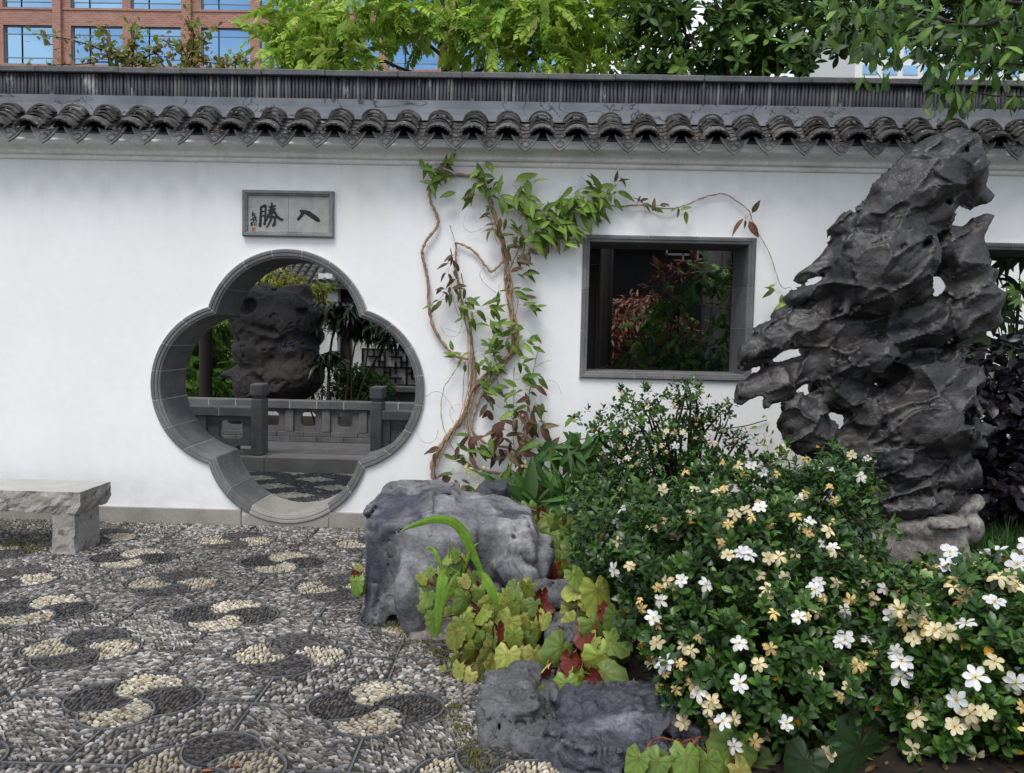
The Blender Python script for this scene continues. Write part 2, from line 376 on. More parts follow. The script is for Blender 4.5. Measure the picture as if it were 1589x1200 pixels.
# far building
t = NT('brick_wall'); g, go = t.pos(); mp = t.n('ShaderNodeMapping'); mp.inputs['Rotation'].default_value = (R(90), 0, 0); t.l(g, go, mp, 'Vector')
b = t.n('ShaderNodeTexBrick'); t.l(mp, 'Vector', b, 'Vector'); b.inputs['Scale'].default_value = 1.0; b.inputs['Brick Width'].default_value = .34; b.inputs['Row Height'].default_value = .115
b.inputs['Mortar Size'].default_value = .012; b.inputs['Color1'].default_value = (.29, .14, .112, 1); b.inputs['Color2'].default_value = (.37, .20, .162, 1); b.inputs['Mortar'].default_value = (.40, .27, .21, 1)
c = t.mix(.4, (b, 'Color'), t.ramp(t.noise(.7, 5), [(.3, .75), (.7, 1.1)]), 'MULTIPLY'); t.base(c); t.rough(.9, .2); t.bump((b, 'Fac'), .2, .01); MT['brick'] = t.m
t = NT('window_glass'); t.base((.24, .40, .56)); t.p.inputs['Metallic'].default_value = .9; t.rough(.03, .8); n1 = t.noise(.35, 2); t.bump(n1, .05, .05); MT['glass'] = t.m
t = NT('window_metal'); t.base((.16, .26, .28)); t.rough(.5); MT['winmetal'] = t.m
t = NT('white_panel'); t.base((.70, .70, .67)); t.rough(.8); MT['whitepanel'] = t.m
# ------------------------------------------------------------------ ground and pebble paving
me = pymesh('ground', [(-400, -60, -.12), (400, -60, -.12), (400, 900, -.12), (-400, 900, -.12)], [(0, 1, 2, 3)], False, MT['earth'])
tag(put('ground', me), 'brown bare earth under and around the courtyard', 'ground', kind='structure')
GX, GY, GS = -1.662, -3.115, .521       # a lattice crossing, lattice step
pav = put('courtyard_paving', pymesh('courtyard_paving', [(-6, -9, 0), (6, -9, 0), (6, .02, 0), (-6, .02, 0)], [(0, 1, 2, 3)], False, MT['joint']))
tag(pav, 'grey pebble paving inlaid with black and white pinwheel flowers', 'paving', kind='structure')
FS = .92                                  # flowers are a little shallower than wide
def lobe_bound(r):                        # angle of the separator between two lobes: it spirals towards the centre
    return R(38)+R(60)*np.clip(1-r/.24, 0, 1)**1.2
def flower_out(th):
    a = (th+np.pi/4) % (np.pi/2) - np.pi/4
    return .125*np.cos(a)+np.sqrt(np.maximum(.163**2-(.125*np.sin(a))**2, 0))
cells = {}
for i in range(-6, 9):
    for j in range(-3, 7): cells[i, j] = ((i+j) % 2 == 0)
# visible stretch of the paving
def vis(x, y):
    if y > -.03 or y < -4.55: return False
    px, py, d = proj((x, y, 0))
    return -60 < px < 1000 and py < 1290
def ribbon(mb, pts, w, z0, z1):
    P = np.array(pts); T = np.gradient(P, axis=0); T /= np.linalg.norm(T, axis=1)[:, None]+1e-9
    N = np.stack([-T[:, 1], T[:, 0]], 1)*w/2; n = len(P)
    V = np.zeros((4*n, 3)); V[0::4, :2] = P-N; V[1::4, :2] = P-N*.7; V[2::4, :2] = P+N*.7; V[3::4, :2] = P+N
    V[0::4, 2] = z0; V[1::4, 2] = z1; V[2::4, 2] = z1; V[3::4, 2] = z0
    Q = []
    for k in range(n-1):
        for m in range(3): Q.append((4*k+m, 4*k+m+1, 4*k+4+m+1, 4*k+4+m))
    mb.add(V, Q)
flowers = []
for (i, j), on in cells.items():
    cx, cy = GX+i*GS+(-.02*j if False else 0), GY+j*GS
    if on and (vis(cx, cy) or vis(cx+.2, cy) or vis(cx-.2, cy) or vis(cx, cy+.25)) and cy < -.30: flowers.append((cx, cy, j % 2))
for cx, cy, par in flowers:
    for k in range(4):
        # one curved slate strip: along the separator from the centre, then round the lobe's outer edge
        rr = np.linspace(.012, .222, 14); th = lobe_bound(rr)+k*np.pi/2
        p1 = [(cx+r*np.cos(a), cy+FS*r*np.sin(a)) for r, a in zip(rr, th)]
        a2 = np.linspace(R(38), R(38)+np.pi/2-.02, 18)+k*np.pi/2
        p2 = [(cx+flower_out(a)*np.cos(a), cy+FS*flower_out(a)*np.sin(a)) for a in a2]
        mb = MB(); ribbon(mb, p1, .011, -.005, .007+.0005*k); ribbon(mb, p2, .012, -.005, .0075+.0005*k)
        mb.build('slate_edging', MT['slate'], pav, False)
fl = np.array([(f[0], f[1]) for f in flowers])
for (i, j), on in cells.items():          # straight strips along the lattice, cut where the flowers are
    cx, cy = GX+i*GS, GY+j*GS
    for dx, dy in ((1, 0), (0, 1)):
        o2 = cells.get((i+dx, j+dy))
        if o2 is None or not vis(cx+dx*.26, cy+dy*.26): continue
        a = .285 if on else 0.0; b = GS-(.285 if o2 else 0.0)
        if dy: a *= FS; b = GS-(.285*FS if o2 else 0)
        wob = RNG.normal(0, .004, 2)
        mb = MB(); ribbon(mb, [(cx+dx*t_+wob[0]*dy, cy+dy*t_+wob[1]*dx) for t_ in np.linspace(a, b, 5)], .013, -.005, .0065+.0008*dx)
        if cy+dy*b < -.05: mb.build('slate_edging', MT['slate'], pav, False)
# pebbles
def lattice(x0, x1, y0, y1, ln, wd, ang, jit):
    c, s = np.cos(ang), np.sin(ang); cx, cy = (x0+x1)/2, (y0+y1)/2; rr = np.hypot(x1-x0, y1-y0)/2
    nu, nv = int(2*rr/ln)+2, int(2*rr/wd)+2
    u = (np.arange(nu)-nu/2)*ln; v = (np.arange(nv)-nv/2)*wd
    U, Vv = np.meshgrid(u, v); U = U+(np.arange(nv) % 2)[:, None]*ln*.5
    U = U+RNG.normal(0, ln*jit, U.shape); Vv = Vv+RNG.normal(0, wd*jit, U.shape)
    x = cx+c*U-s*Vv; y = cy+s*U+c*Vv
    k = (x > x0) & (x < x1) & (y > y0) & (y < y1); return x[k], y[k]
PX, PY, PA, PL, PW, PC = [], [], [], [], [], []
def rec(x, y, ang, ln, wd, cols, asd=.25):
    n = len(x)
    if n == 0: return
    PX.append(x); PY.append(y); PA.append(ang+RNG.normal(0, asd, n)); PL.append(ln*RNG.uniform(.62, 1.22, n)); PW.append(wd*RNG.uniform(.65, 1.22, n))
    base = np.array(cols)[RNG.integers(0, len(cols), n)]; PC.append(base*RNG.uniform(.7, 1.2, (n, 1)))
WHITE = [(.60, .55, .45), (.74, .70, .60), (.50, .44, .33), (.68, .65, .57), (.58, .50, .34), (.36, .32, .26)]
DARK = [(.065, .065, .072), (.09, .087, .087), (.05, .052, .061), (.11, .10, .092), (.15, .14, .13)]
GREY = [tuple(1.16*v for v in c_) for c_ in [(.20, .193, .187), (.28, .272, .262), (.13, .122, .116), (.40, .39, .38), (.24, .215, .19), (.18, .18, .186), (.075, .068, .062), (.52, .51, .50), (.10, .095, .09)]]
for cx, cy, par in flowers:
    for k in range(4):
        white = (k % 2 == 1) != (par == 0) if False else ((k % 2 == 0) == (par == 1))
        ang = R(random.uniform(-5, 18)) if k % 2 else R(random.uniform(48, 68))
        x, y = lattice(cx-.3, cx+.3, cy-.3, cy+.3, .027 if white else .029, .0150 if white else .0125, ang, .12)
        dx, dy = x-cx, (y-cy)/FS; r = np.hypot(dx, dy); th = np.arctan2(dy, dx)
        ro = flower_out(th); lb = lobe_bound(r)
        # lobe k lies between separator k-1 and separator k
        ph = (th-(lb-np.pi/2+k*np.pi/2)) % (2*np.pi)
        ins = (r < ro-.016) & (ph > 0) & (ph < np.pi/2)
        m1 = r*np.minimum(ph, np.pi/2-ph) > .013
        ins &= m1
        rec(x[ins], y[ins], ang, .0275 if white else .030, .0142 if white else .0122, WHITE if white else DARK, .22)
for i in range(-6, 9):
    for j in range(-3, 7):
        x0, y0 = GX+i*GS, GY+j*GS
        if not (vis(x0+.26, y0+.26) or vis(x0, y0) or vis(x0+GS, y0) or vis(x0+GS, y0+GS)): continue
        kind = random.random()
        if kind < .3: ln, wd, ang, js = .030, .0175, R(random.uniform(0, 90)), .13
        else: ln, wd, ang, js = .034, .0105, R([35, 145, 20, 160][(i*2+j*3) % 4]+random.uniform(-8, 8)), .11
        x, y = lattice(x0, x0+GS, y0, min(y0+GS, -.03), ln, wd, ang, js)
        e = .016
        ok = (x > x0+e) & (x < x0+GS-e) & (y > y0+e) & (y < y0+GS-e)
        for fx, fy in fl[(abs(fl[:, 0]-x0-GS/2) < .7) & (abs(fl[:, 1]-y0-GS/2) < .7)]:
            dx, dy = x-fx, (y-fy)/FS; ok &= np.hypot(dx, dy) > flower_out(np.arctan2(dy, dx))+.018
        rec(x[ok], y[ok], ang, ln*1.16, wd*1.14, GREY, .36)
PX, PY, PA, PL, PW, PC = [np.concatenate(a) for a in (PX, PY, PA, PL, PW, PC)]
keep = np.array([vis(x, y) and random.random() > .025 for x, y in zip(PX, PY)]); PX, PY, PA, PL, PW, PC = [a[keep] for a in (PX, PY, PA, PL, PW, PC)]
def pebble_t(seed):
    r_ = np.random.default_rng(seed); n = 7; a = np.linspace(0, 2*np.pi, n, endpoint=False)
    k1 = r_.uniform(.70, 1.12, n); e = .8
    def ring(s, z): return np.stack([s*k1*.5*np.sign(np.cos(a))*abs(np.cos(a))**e, s*k1*.5*np.sign(np.sin(a))*abs(np.sin(a))**e, np.full(n, z)], 1)
    V = np.vstack([ring(.98, -.5), ring(.95, .45), ring(.62, .88), [[.05, .03, .97]]])
    F = [(i, (i+1) % n, n+(i+1) % n, n+i) for i in range(n)]+[(n+i, n+(i+1) % n, 2*n+(i+1) % n, 2*n+i) for i in range(n)]
    T = [(2*n+i, 2*n+(i+1) % n, 3*n) for i in range(n)]
    return V, [np.array(F), np.array(T)]
peb = [pebble_t(s) for s in range(5)]
PC = PC*.9*(.80+.22*np.sin(PX*1.9+PY*.7)*np.sin(PY*2.3-PX*.6)+.10*np.sin(PX*6.1+2)*np.sin(PY*7.3))[:, None]*np.array([1.03, .99, .93])
n = len(PX); c, s = np.cos(PA), np.sin(PA)
tiltx, tilty = RNG.normal(0, .12, n), RNG.normal(0, .12, n)
rot = np.zeros((n, 3, 3)); rot[:, 0, 0] = c; rot[:, 1, 0] = s; rot[:, 2, 0] = tiltx; rot[:, 0, 1] = -s; rot[:, 1, 1] = c; rot[:, 2, 1] = tilty; rot[:, 2, 2] = 1
hz = RNG.uniform(.007, .0145, n); und = .006*np.sin(PX*5.1+1)*np.cos(PY*4.3)
scatter(pav, 'pebble', peb, RNG.integers(0, 5, n), np.stack([PX, PY, und*0], 1), rot, np.stack([PL, PW, hz], 1), PC, MT['pebble'], 300, 'pebble_field', False,
        rank=np.hypot(PX-CAM.x, PY-CAM.y)-PC.mean(1)*.6+((PX > -.05)*5))
# moss tufts along the bed edge, by the bench, by the boulder
def tufts(name, spots, label, hmax=.03):
    T = [(np.array([(-.12, 0, 0), (.12, 0, 0), (0, .35, .9)]), np.array([(0, 1, 2)]))]
    P = []
    for x, y, r_, n_ in spots:
        P.append(np.stack([RNG.normal(x, r_, n_), RNG.normal(y, r_*.7, n_), np.full(n_, .003)], 1))
    P = np.concatenate(P); n_ = len(P); a = RNG.uniform(0, 6.28, n_)
    rt = np.zeros((n_, 3, 3)); rt[:, 0, 0] = np.cos(a); rt[:, 1, 0] = np.sin(a); rt[:, 0, 1] = -np.sin(a); rt[:, 1, 1] = np.cos(a); rt[:, 2, 2] = 1
    cc = np.array([(.16, .20, .03), (.10, .13, .03), (.22, .21, .05), (.13, .09, .04)])[RNG.integers(0, 4, n_)]
    o = thing(name, label, 'moss', (spots[0][0], spots[0][1], 0)); o['kind'] = 'stuff'
    scatter(o, 'moss_blade', T, np.zeros(n_, int), P, rt, RNG.uniform(.008, hmax, n_), cc, MT['moss'], 0)
tufts('moss_patch', [(*atz(610+k*22, 975+k*13)[:2], .035, 130) for k in range(7)]+[(*atz(700+k*8, 1100+k*18)[:2], .03, 120) for k in range(6)], 'green moss growing between pebbles along the foot of the boulders')
tufts('moss_patch', [(*atz(10, 848)[:2], .09, 400), (*atz(50, 855)[:2], .05, 200)], 'mossy grass on the paving under the stone bench', .035)
# ------------------------------------------------------------------ the white garden wall
WX0, WX1, WT = -6.2, 6.2, .46
GCX, GCZ, GH = -1.943, 1.132, 1.108          # quatrefoil gate: centre and half size
GC, GR = .442, .666                          # lobe centre offset, outer radius of the frame
BAND = .074
wall = thing('garden_wall', 'long white plastered garden wall with dark tiled coping and quatrefoil gate', 'wall', (0, .2, 0))
def lobe_arc(k, rad, n, t0=0.0, t1=1.0):
    """points of lobe k (0 right, 1 top, 2 left, 3 bottom) at circle radius rad, between the diagonals"""
    # where the circle meets the diagonal
    b = 2*GC*math.cos(math.pi/4); q = (b+math.sqrt(max(b*b-4*(GC*GC-rad*rad), 0)))/2
    x, z = q*math.cos(math.pi/4)-GC, q*math.sin(math.pi/4); am = math.atan2(z, x)
    out = []
    for i in range(n+1):
        a = -am+2*am*(t0+(t1-t0)*i/n); x, z = GC+rad*math.cos(a), rad*math.sin(a); r_ = k*math.pi/2
        out.append((GCX+x*math.cos(r_)-z*math.sin(r_), GCZ+x*math.sin(r_)+z*math.cos(r_)))
    return out
hole = []
for k in range(4): hole += lobe_arc(k, GR-.02, 28)[:-1]
WIN = [(.402, 1.759, 1.265, 2.398), (3.27, 4.63, 1.265, 2.395)]
def rect(x0, x1, z0, z1): return [(x0, z0), (x1, z0), (x1, z1), (x0, z1)]
loops = [rect(WX0, WX1, -.1, 3.22), hole]+[rect(a+.02, b-.02, c+.02, d-.02) for a, b, c, d in WIN]
bm = bmesh.new()
for y in (0.0, WT):
    eds = []; 
    for lp in loops:
        vs = [bm.verts.new((x, y, z)) for x, z in lp]
        for a, b in zip(vs, vs[1:]+vs[:1]): eds.append(bm.edges.new((a, b)))
    bmesh.ops.triangle_fill(bm, use_beauty=True, use_dissolve=False, edges=eds)
bm.verts.ensure_lookup_table(); tot = sum(len(l) for l in loops); off = 0
for lp in loops:
    for i in range(len(lp)):
        a, b = off+i, off+(i+1) % len(lp)
        bm.faces.new([bm.verts[a], bm.verts[b], bm.verts[b+tot], bm.verts[a+tot]])
    off += len(lp)
put('plaster_face', bm_mesh('plaster_face', bm, False, MT['plaster']), wall)
# gate frame: each brick of the ring is swept with the moulded profile (offset from opening edge, depth)
PROF = [(.0, WT+.015), (.0, .10), (.0, -.006), (.004, -.012), (.016, -.014), (.020, -.024), (.034, -.026), (.040, -.018), (.046, -.030), (.064, -.031), (.072, -.024), (BAND, -.012), (BAND, .02)]
def ring_piece(k, t0, t1, n, prof, gap):
    cols = []
    for o, y in prof:
        rad = GR-BAND+o; g = gap/(rad*1.4)
        cols.append([(x, y, z) for x, z in lobe_arc(k, rad, n, t0+(g if gap else 0), t1-(g if gap else 0))])
    V = [p for c in cols for p in c]; m = n+1; F = []
    for i in range(len(prof)-1):
        for j in range(n): F.append((i*m+j, i*m+j+1, (i+1)*m+j+1, (i+1)*m+j))
    # end faces
    F.append(tuple(i*m for i in range(len(prof)))); F.append(tuple(i*m+n for i in reversed(range(len(prof)))))
    return V, F
gate = put('gate_frame', None, wall, None, Matrix.Translation((GCX, 0, GCZ)))
mprof = [(o+.004, y+.004) for o, y in PROF]
for k in range(4):
    V, F = ring_piece(k, 0, 1, 40, mprof, 0)
    put('mortar_bed', pymesh('mortar_bed', V, F, False, MT['mortar']), gate)
    cuts = [0, .145, .29, .43, .575, .72, .86, 1.0] if k != 3 else [0, .17, .315, .72, .86, 1.0]
    for a, b in zip(cuts[:-1], cuts[1:]):
        mt = MT['beigestone'] if (k == 3 and abs(a-.315) < .01) else MT['greybrick']
        V, F = ring_piece(k, a, b, max(6, int((b-a)*44)), PROF, .0024)
        me = pymesh('frame_brick', V, F, False, mt)
        put('frame_brick', me, gate)
# window frames: mitred moulded strips with a lining, in bricks
def win_frame(x0, x1, z0, z1):
    w = .056; grp = put('window_frame', None, wall, None, Matrix.Translation(((x0+x1)/2, 0, (z0+z1)/2)))
    prof = [(.0, WT+.01), (.0, -.008), (.006, -.016), (.022, -.018), (.026, -.026), (.046, -.028), (w, -.018), (w, .02)]
    def rail(a, b, nrm, name):
        # a->b runs along the opening's edge, nrm points away from the opening; mitred at 45 degrees
        a, b, nrm = Vector(a), Vector(b), Vector(nrm); ln = (b-a).length; d = (b-a).normalized(); nseg = max(2, round(ln/.40))
        def sec(s, first, last, o, y):
            p = a+d*s+nrm*o
            if first: p -= d*o
            if last: p += d*o
            return (p.x, y, p.y)
        mv = [sec(0, 1, 0, o+.003, y+.004) for o, y in prof]+[sec(ln, 0, 1, o+.003, y+.004) for o, y in prof]; m = len(prof)
        put('mortar_bed', pymesh('mortar_bed', mv, [(i, i+1, m+i+1, m+i) for i in range(m-1)], False, MT['mortar']), grp)
        cuts = [0]+[(i+random.uniform(-.12, .12))/nseg*ln for i in range(1, nseg)]+[ln]
        for i in range(nseg):
            f, l = i == 0, i == nseg-1
            s0, s1 = cuts[i]+(0 if f else .0022), cuts[i+1]-(0 if l else .0022)
            V = [sec(s0, f, 0, o, y) for o, y in prof]+[sec(s1, 0, l, o, y) for o, y in prof]
            F = [(j, j+1, m+j+1, m+j) for j in range(m-1)]+[tuple(range(m-1, -1, -1)), tuple(range(m, 2*m))]
            put('frame_brick', pymesh('frame_brick', V, F, False, MT['greybrick']), grp)
    i0, i1, j0, j1 = x0+w, x1-w, z0+w, z1-w
    rail((i0, j0), (i1, j0), (0, -1), 's'); rail((i1, j0), (i1, j1), (1, 0), 'r'); rail((i1, j1), (i0, j1), (0, 1), 't'); rail((i0, j1), (i0, j0), (-1, 0), 'l')
for w_ in WIN: win_frame(*w_)
# plinth stones
edges_pl = [WX0, -4.9, -3.66, -2.315]
def plinth(a, b, h=.128): put('plinth_stone', box_mesh('plinth_stone', (a+.002, -.024, -.05), (b-.002, .1, h+random.uniform(-.002, .002)), .004, MT['plinth']), wall)
for a, b in zip(edges_pl[:-1], edges_pl[1:]): plinth(a, b)
put('plinth_stone', box_mesh('plinth_stone', (-2.313, -.020, -.05), (-1.60, .01, .085), .003, MT['plinth']), wall)
for a, b in zip([-1.598, -.35, .9, 2.2, 3.5, 4.8], [-.35, .9, 2.2, 3.5, 4.8, 6.2]): plinth(a, b)
# cornice: moulding swept along the wall, bottom to top
def sweep_x(name, prof, mat, x0=WX0, x1=WX1, n=1, parent=wall, smooth=False):
    V = []; xs = np.linspace(x0, x1, n+1)
    for x in xs: V += [(x, y, z) for y, z in prof]
    m = len(prof); F = []
    for i in range(n):
        for j in range(m-1): F.append((i*m+j, (i+1)*m+j, (i+1)*m+j+1, i*m+j+1))
    return put(name, pymesh(name, V, F, smooth, mat), parent)
sweep_x('cornice_bead', [(.0, 2.912), (-.014, 2.913), (-.024, 2.922), (-.026, 2.934), (-.020, 2.946), (-.030, 2.952)], MT['cornice'])
sweep_x('cornice_cove', [(-.028, 2.950), (-.046, 2.952), (-.056, 2.962), (-.056, 2.974), (-.058, 2.984), (-.070, 3.000), (-.094, 3.014), (-.128, 3.022)], MT['cornice'])
sweep_x('cornice_fillet', [(-.126, 3.020), (-.160, 3.021), (-.166, 3.028), (-.166, 3.040), (-.158, 3.046), (-.146, 3.048), (-.150, 3.07), (-.160, 3.083), (.0, 3.084)], MT['cornice'])
# coping: trough tiles, cover tiles, drip tiles
PITCH_T = .2622
SL = math.atan2(.175, .25); EY, EZ = -.235, 3.105        # eave line of the cover tiles
X0T = at(122, 222, -.25).x
def arc_tile(name, r, arc, length, thick, taper=1.0, scallop=0):
    """half round tile, axis along +Y rising by the slope, crown up"""
    n = 14; V = []; F = []
    for yy, s in ((0, 1.0), (length, taper)):
        for rr in (r, r-thick):
            for i in range(n+1):
                a = math.pi/2+arc*(.5-i/n); e = scallop*(.5+.5*math.cos(i/n*math.pi*2*8)) if (scallop and yy == 0) else 0
                V.append((s*rr*math.cos(a), yy-e, s*rr*math.sin(a)))
    m = n+1
    for i in range(n):
        F += [(i, i+1, 2*m+i+1, 2*m+i), (m+i, 3*m+i, 3*m+i+1, m+i+1), (i, m+i, m+i+1, i+1), (2*m+i, 2*m+i+1, 3*m+i+1, 3*m+i)]
    F += [(0, 2*m, 3*m, m), (n, m+n, 3*m+n, 2*m+n)]
    return pymesh(name, V, F, False, MT['tile'])
cov = [arc_tile('cover_tile', .104, R(132), .066, .013) for _ in range(1)]
cov_end = arc_tile('cover_end_tile', .112, R(136), .07, .014, .96, .014)
bm = bmesh.new()      # the arched face that closes the lowest cover tile
n = 16; va = [bm.verts.new((.096*math.cos(R(90+64-128*i/n)), 0, .096*math.sin(R(90+64-128*i/n)))) for i in range(n+1)]; vb = [bm.verts.new((.048*math.cos(R(90+64-128*i/n)), 0, .048*math.sin(R(90+64-128*i/n))-.0)) for i in range(n+1)]
for i in range(n): bm.faces.new((va[i], va[i+1], vb[i+1], vb[i]))
bmesh.ops.solidify(bm, geom=bm.faces[:], thickness=.012)
endface = bm_mesh('arched_end', bm, False, MT['drip'])
trough = arc_tile('trough_tile', .118, R(120), .085, .014)
trough.transform(Matrix.Rotation(math.pi, 4, 'Y'))
# drip tile: pointed plate with a raised rim and relief scrolls
def drip_mesh():
    out = []; hw, dp = .108, .124
    for i in range(11):      # upper concave edge, left to right
        u = -1+2*i/10; out.append((u*hw, -.030*(1-u*u)))
    for i in range(1, 8):
        u = 1-i/8; out.append((hw*(u**.80)*(.98), -.012-(dp-.012)*(1-u**1.45)))
    out.append((0, -dp-.012))
    for i in range(7, 0, -1):
        u = 1-i/8; out.append((-hw*(u**.80)*(.98), -.012-(dp-.012)*(1-u**1.45)))
    mb = MB(); nO = len(out); c = np.array([0, -.055])
    O = np.array(out); I = c+(O-c)*.86
    V = np.vstack([np.c_[O[:, 0], np.full(nO, .010), O[:, 1]], np.c_[O[:, 0], np.full(nO, -.006), O[:, 1]], np.c_[I[:, 0], np.full(nO, -.006), I[:, 1]], np.c_[I[:, 0], np.full(nO, .0), I[:, 1]], [[0, 0, -.055], [0, .010, -.055]]])
    Q = []; T = []
    for i in range(nO):
        j = (i+1) % nO
        for a in range(3): Q.append((a*nO+i, a*nO+j, (a+1)*nO+j, (a+1)*nO+i))
        T.append((3*nO+i, 3*nO+j, 4*nO)); T.append((j, i, 4*nO+1))
    mb.add(V, Q, T)
    def scroll(cx, cz, r0, turns, sg):
        pts = [(cx+sg*r0*(1-.75*s)*math.cos(s*turns*6.28), -.002, cz+r0*(1-.75*s)*math.sin(s*turns*6.28)) for s in np.linspace(0, 1, 16)]
        mb.tube(pts, .0034, 4)
    for sg in (-1, 1):
        scroll(sg*.050, -.034, .017, 1.4, sg); scroll(sg*.024, -.062, .014, 1.3, -sg)
        mb.tube([(sg*.080, -.002, -.016), (sg*.068, -.002, -.04), (sg*.03, -.002, -.082), (0, -.002, -.105)], .003, 4)
    scroll(0, -.05, .012, 1.2, 1)
    return mb.mesh('drip_tile', MT['drip'], False)
drip = drip_mesh()
RX = Matrix.Rotation(SL, 4, 'X')
nt_ = range(-9, 36)
for i in nt_:
    x = X0T+i*PITCH_T
    if x < WX0+.2 or x > WX1-.2: continue
    jx = random.uniform(-.006, .006); jz = random.uniform(-.004, .005); lean = R(random.uniform(-3, 3))
    # drip tile and three troughs above it
    put('drip_tile', drip, wall, None, Matrix.Translation((x+jx, EY-.016, EZ+.008+jz)) @ Matrix.Rotation(R(-8+random.uniform(-3, 3)), 4, 'X') @ Matrix.Rotation(lean, 4, 'Y'))
    for k in range(5):
        s = .0+k*.050
        put('trough_tile', trough, wall, None, Matrix.Translation((x+jx+random.uniform(-.003, .003), EY+.004+s*math.cos(SL), EZ+.088+s*math.sin(SL)+.008*k)) @ RX)
    # cover column between this trough and the next
    xc = x+PITCH_T/2
    if xc > WX1-.2: continue
    put('arched_end', endface, wall, None, Matrix.Translation((xc, EY+.012, EZ-.032)) @ Matrix.Rotation(R(-6), 4, 'X'))
    put('cover_end_tile', cov_end, wall, None, Matrix.Translation((xc, EY-.004, EZ-.038)) @ RX @ Matrix.Rotation(R(random.uniform(-3, 3)), 4, 'Y'))
    jj = random.uniform(-.005, .005)
    for k in range(5):
        s = .030+k*.043+random.uniform(-.005, .005)
        put('cover_tile', cov[0], wall, None, Matrix.Translation((xc+jj+random.uniform(-.005, .005), EY+s*math.cos(SL), EZ-.030+.007*k+s*math.sin(SL)*1.05)) @ Matrix.Rotation(SL+R(random.uniform(-26, -14)), 4, 'X') @ Matrix.Rotation(R(random.uniform(-6, 6)), 4, 'Y'))
# bedding under the tiles
sweep_x('tile_bedding', [(-.09, 3.086), (EY+.06, 3.088), (EY+.06, 3.090), (-.03, 3.215), (.06, 3.33)], MT['ridgeplaster'])
# ridge
sweep_x('ridge_plaster', [(-.02, 3.26), (.002, 3.31), (.012, 3.36), (.014, 3.424), (.45, 3.426), (.45, 3.2)], MT['ridgeplaster'], n=1)
sweep_x('ridge_core', [(.046, 3.42), (.046, 3.602), (.41, 3.602), (.41, 3.42)], MT['wood'])
rt = []
for v in range(3):
    bm = bmesh.new(); n = 5; w = .0125+.001*v; pts = [(-w, .05), (-w, .030), (-w*.75, .021), (0, .017), (w*.75, .021), (w, .030), (w, .05)]
    lo = [bm.verts.new((x, y, 3.424)) for x, y in pts]; hi = [bm.verts.new((x, y, 3.592)) for x, y in pts]
    for i in range(len(pts)-1): bm.faces.new((lo[i], lo[i+1], hi[i+1], hi[i]))
    bm.faces.new(hi); rt.append(bm_mesh('ridge_tile', bm, True, MT['ridge']))
xa, xb = at(-25, 130, .03).x, at(IW+25, 150, .03).x
nr = int((xb-xa)/.0285)
for i in range(nr+1):
    x = xa+i*(xb-xa)/nr
    put('ridge_tile', rt[i % 3], wall, None, Matrix.Translation((x+random.uniform(-.002, .002), random.uniform(-.004, .004), random.uniform(-.006, .003))) @ Matrix.Translation((0, .03, 3.5)) @ Matrix.Rotation(R(random.uniform(-2, 2)), 4, 'Y') @ Matrix.Translation((0, -.03, -3.5)))
for (a, b) in ((WX0, xa-.02), (xb+.02, WX1)):   # beyond the picture the ridge tiles go on as one course
    o = sweep_x('ridge_tile_course', [(.026, 3.424), (.020, 3.43), (.020, 3.585), (.046, 3.592)], MT['ridge'], a, b); o['kind'] = 'stuff'
xs = [WX0]
while xs[-1] < WX1: xs.append(xs[-1]+random.uniform(.42, .75))
xs[-1] = WX1
for a, b in zip(xs[:-1], xs[1:]):
    dz = random.uniform(-.002, .002); put('ridge_cap', box_mesh('ridge_cap', (a+.0015, -.012+random.uniform(-.003, .003), 3.594+dz), (b-.0015, .47, 3.640+dz), .006, MT['cap']), wall)
# leaf litter caught behind the drip tiles
T = [(np.array([(-.25, 0, 0), (.25, .1, .1), (.1, 1, .15), (-.1, .8, .05)]), np.array([(0, 1, 2, 3)]))]
P = []
for i in nt_:
    x = X0T+i*PITCH_T; k = random.choice([0, 0, 8, 20, 40])
    if abs(x) < 5: P += [(x+random.gauss(0, .03), EY+.02+random.gauss(0, .012), EZ-.008+abs(random.gauss(0, .014))) for _ in range(k)]
P = np.array(P); rt_ = frames(RNG.normal(0, 1, (len(P), 3))*[1, 1, .3], np.tile([0., 0.1, 1.], (len(P), 1)))
scatter(wall, 'leaf_litter', T, np.zeros(len(P), int), P, rt_, RNG.uniform(.012, .03, len(P)), np.array([(.20, .09, .03), (.30, .16, .06), (.12, .06, .03), (.34, .26, .12)])[RNG.integers(0, 4, len(P))], MT['petal'], 0)

# ------------------------------------------------------------------ plaque over the gate
PLX0, PLX1, PLZ0, PLZ1 = -2.302, -1.574, 2.334, 2.697
plq = thing('plaque', 'framed grey stone plaque with two carved black characters above the gate', 'plaque', ((PLX0+PLX1)/2, -.01, PLZ0))
fw = .042; mx = (PLX0+PLX1)/2
put('panel', box_mesh('panel', (PLX0+fw-.004, -.014, PLZ0+fw-.004), (mx-.001, .02, PLZ1-fw+.004), .001, MT['plaquepanel']), plq)
put('panel', box_mesh('panel', (mx+.001, -.014, PLZ0+fw-.004), (PLX1-fw+.004, .02, PLZ1-fw+.004), .001, MT['plaquepanel']), plq)
pp = [(.0, -.012), (.004, -.030), (.014, -.032), (.018, -.042), (.034, -.044), (fw, -.034), (fw, .02)]
def prail(a, b, nrm):
    a, b, nrm = Vector(a), Vector(b), Vector(nrm); d = (b-a).normalized(); V = []
    for e, s in ((a, -1), (b, 1)):
        for o, y in pp:
            p = e+nrm*o+d*o*s; V.append((p.x, y, p.y))
    m = len(pp); put('frame_strip', pymesh('frame_strip', V, [(j, j+1, m+j+1, m+j) for j in range(m-1)]+[tuple(range(m-1, -1, -1)), tuple(range(m, 2*m))], False, MT['plaqueframe']), plq)
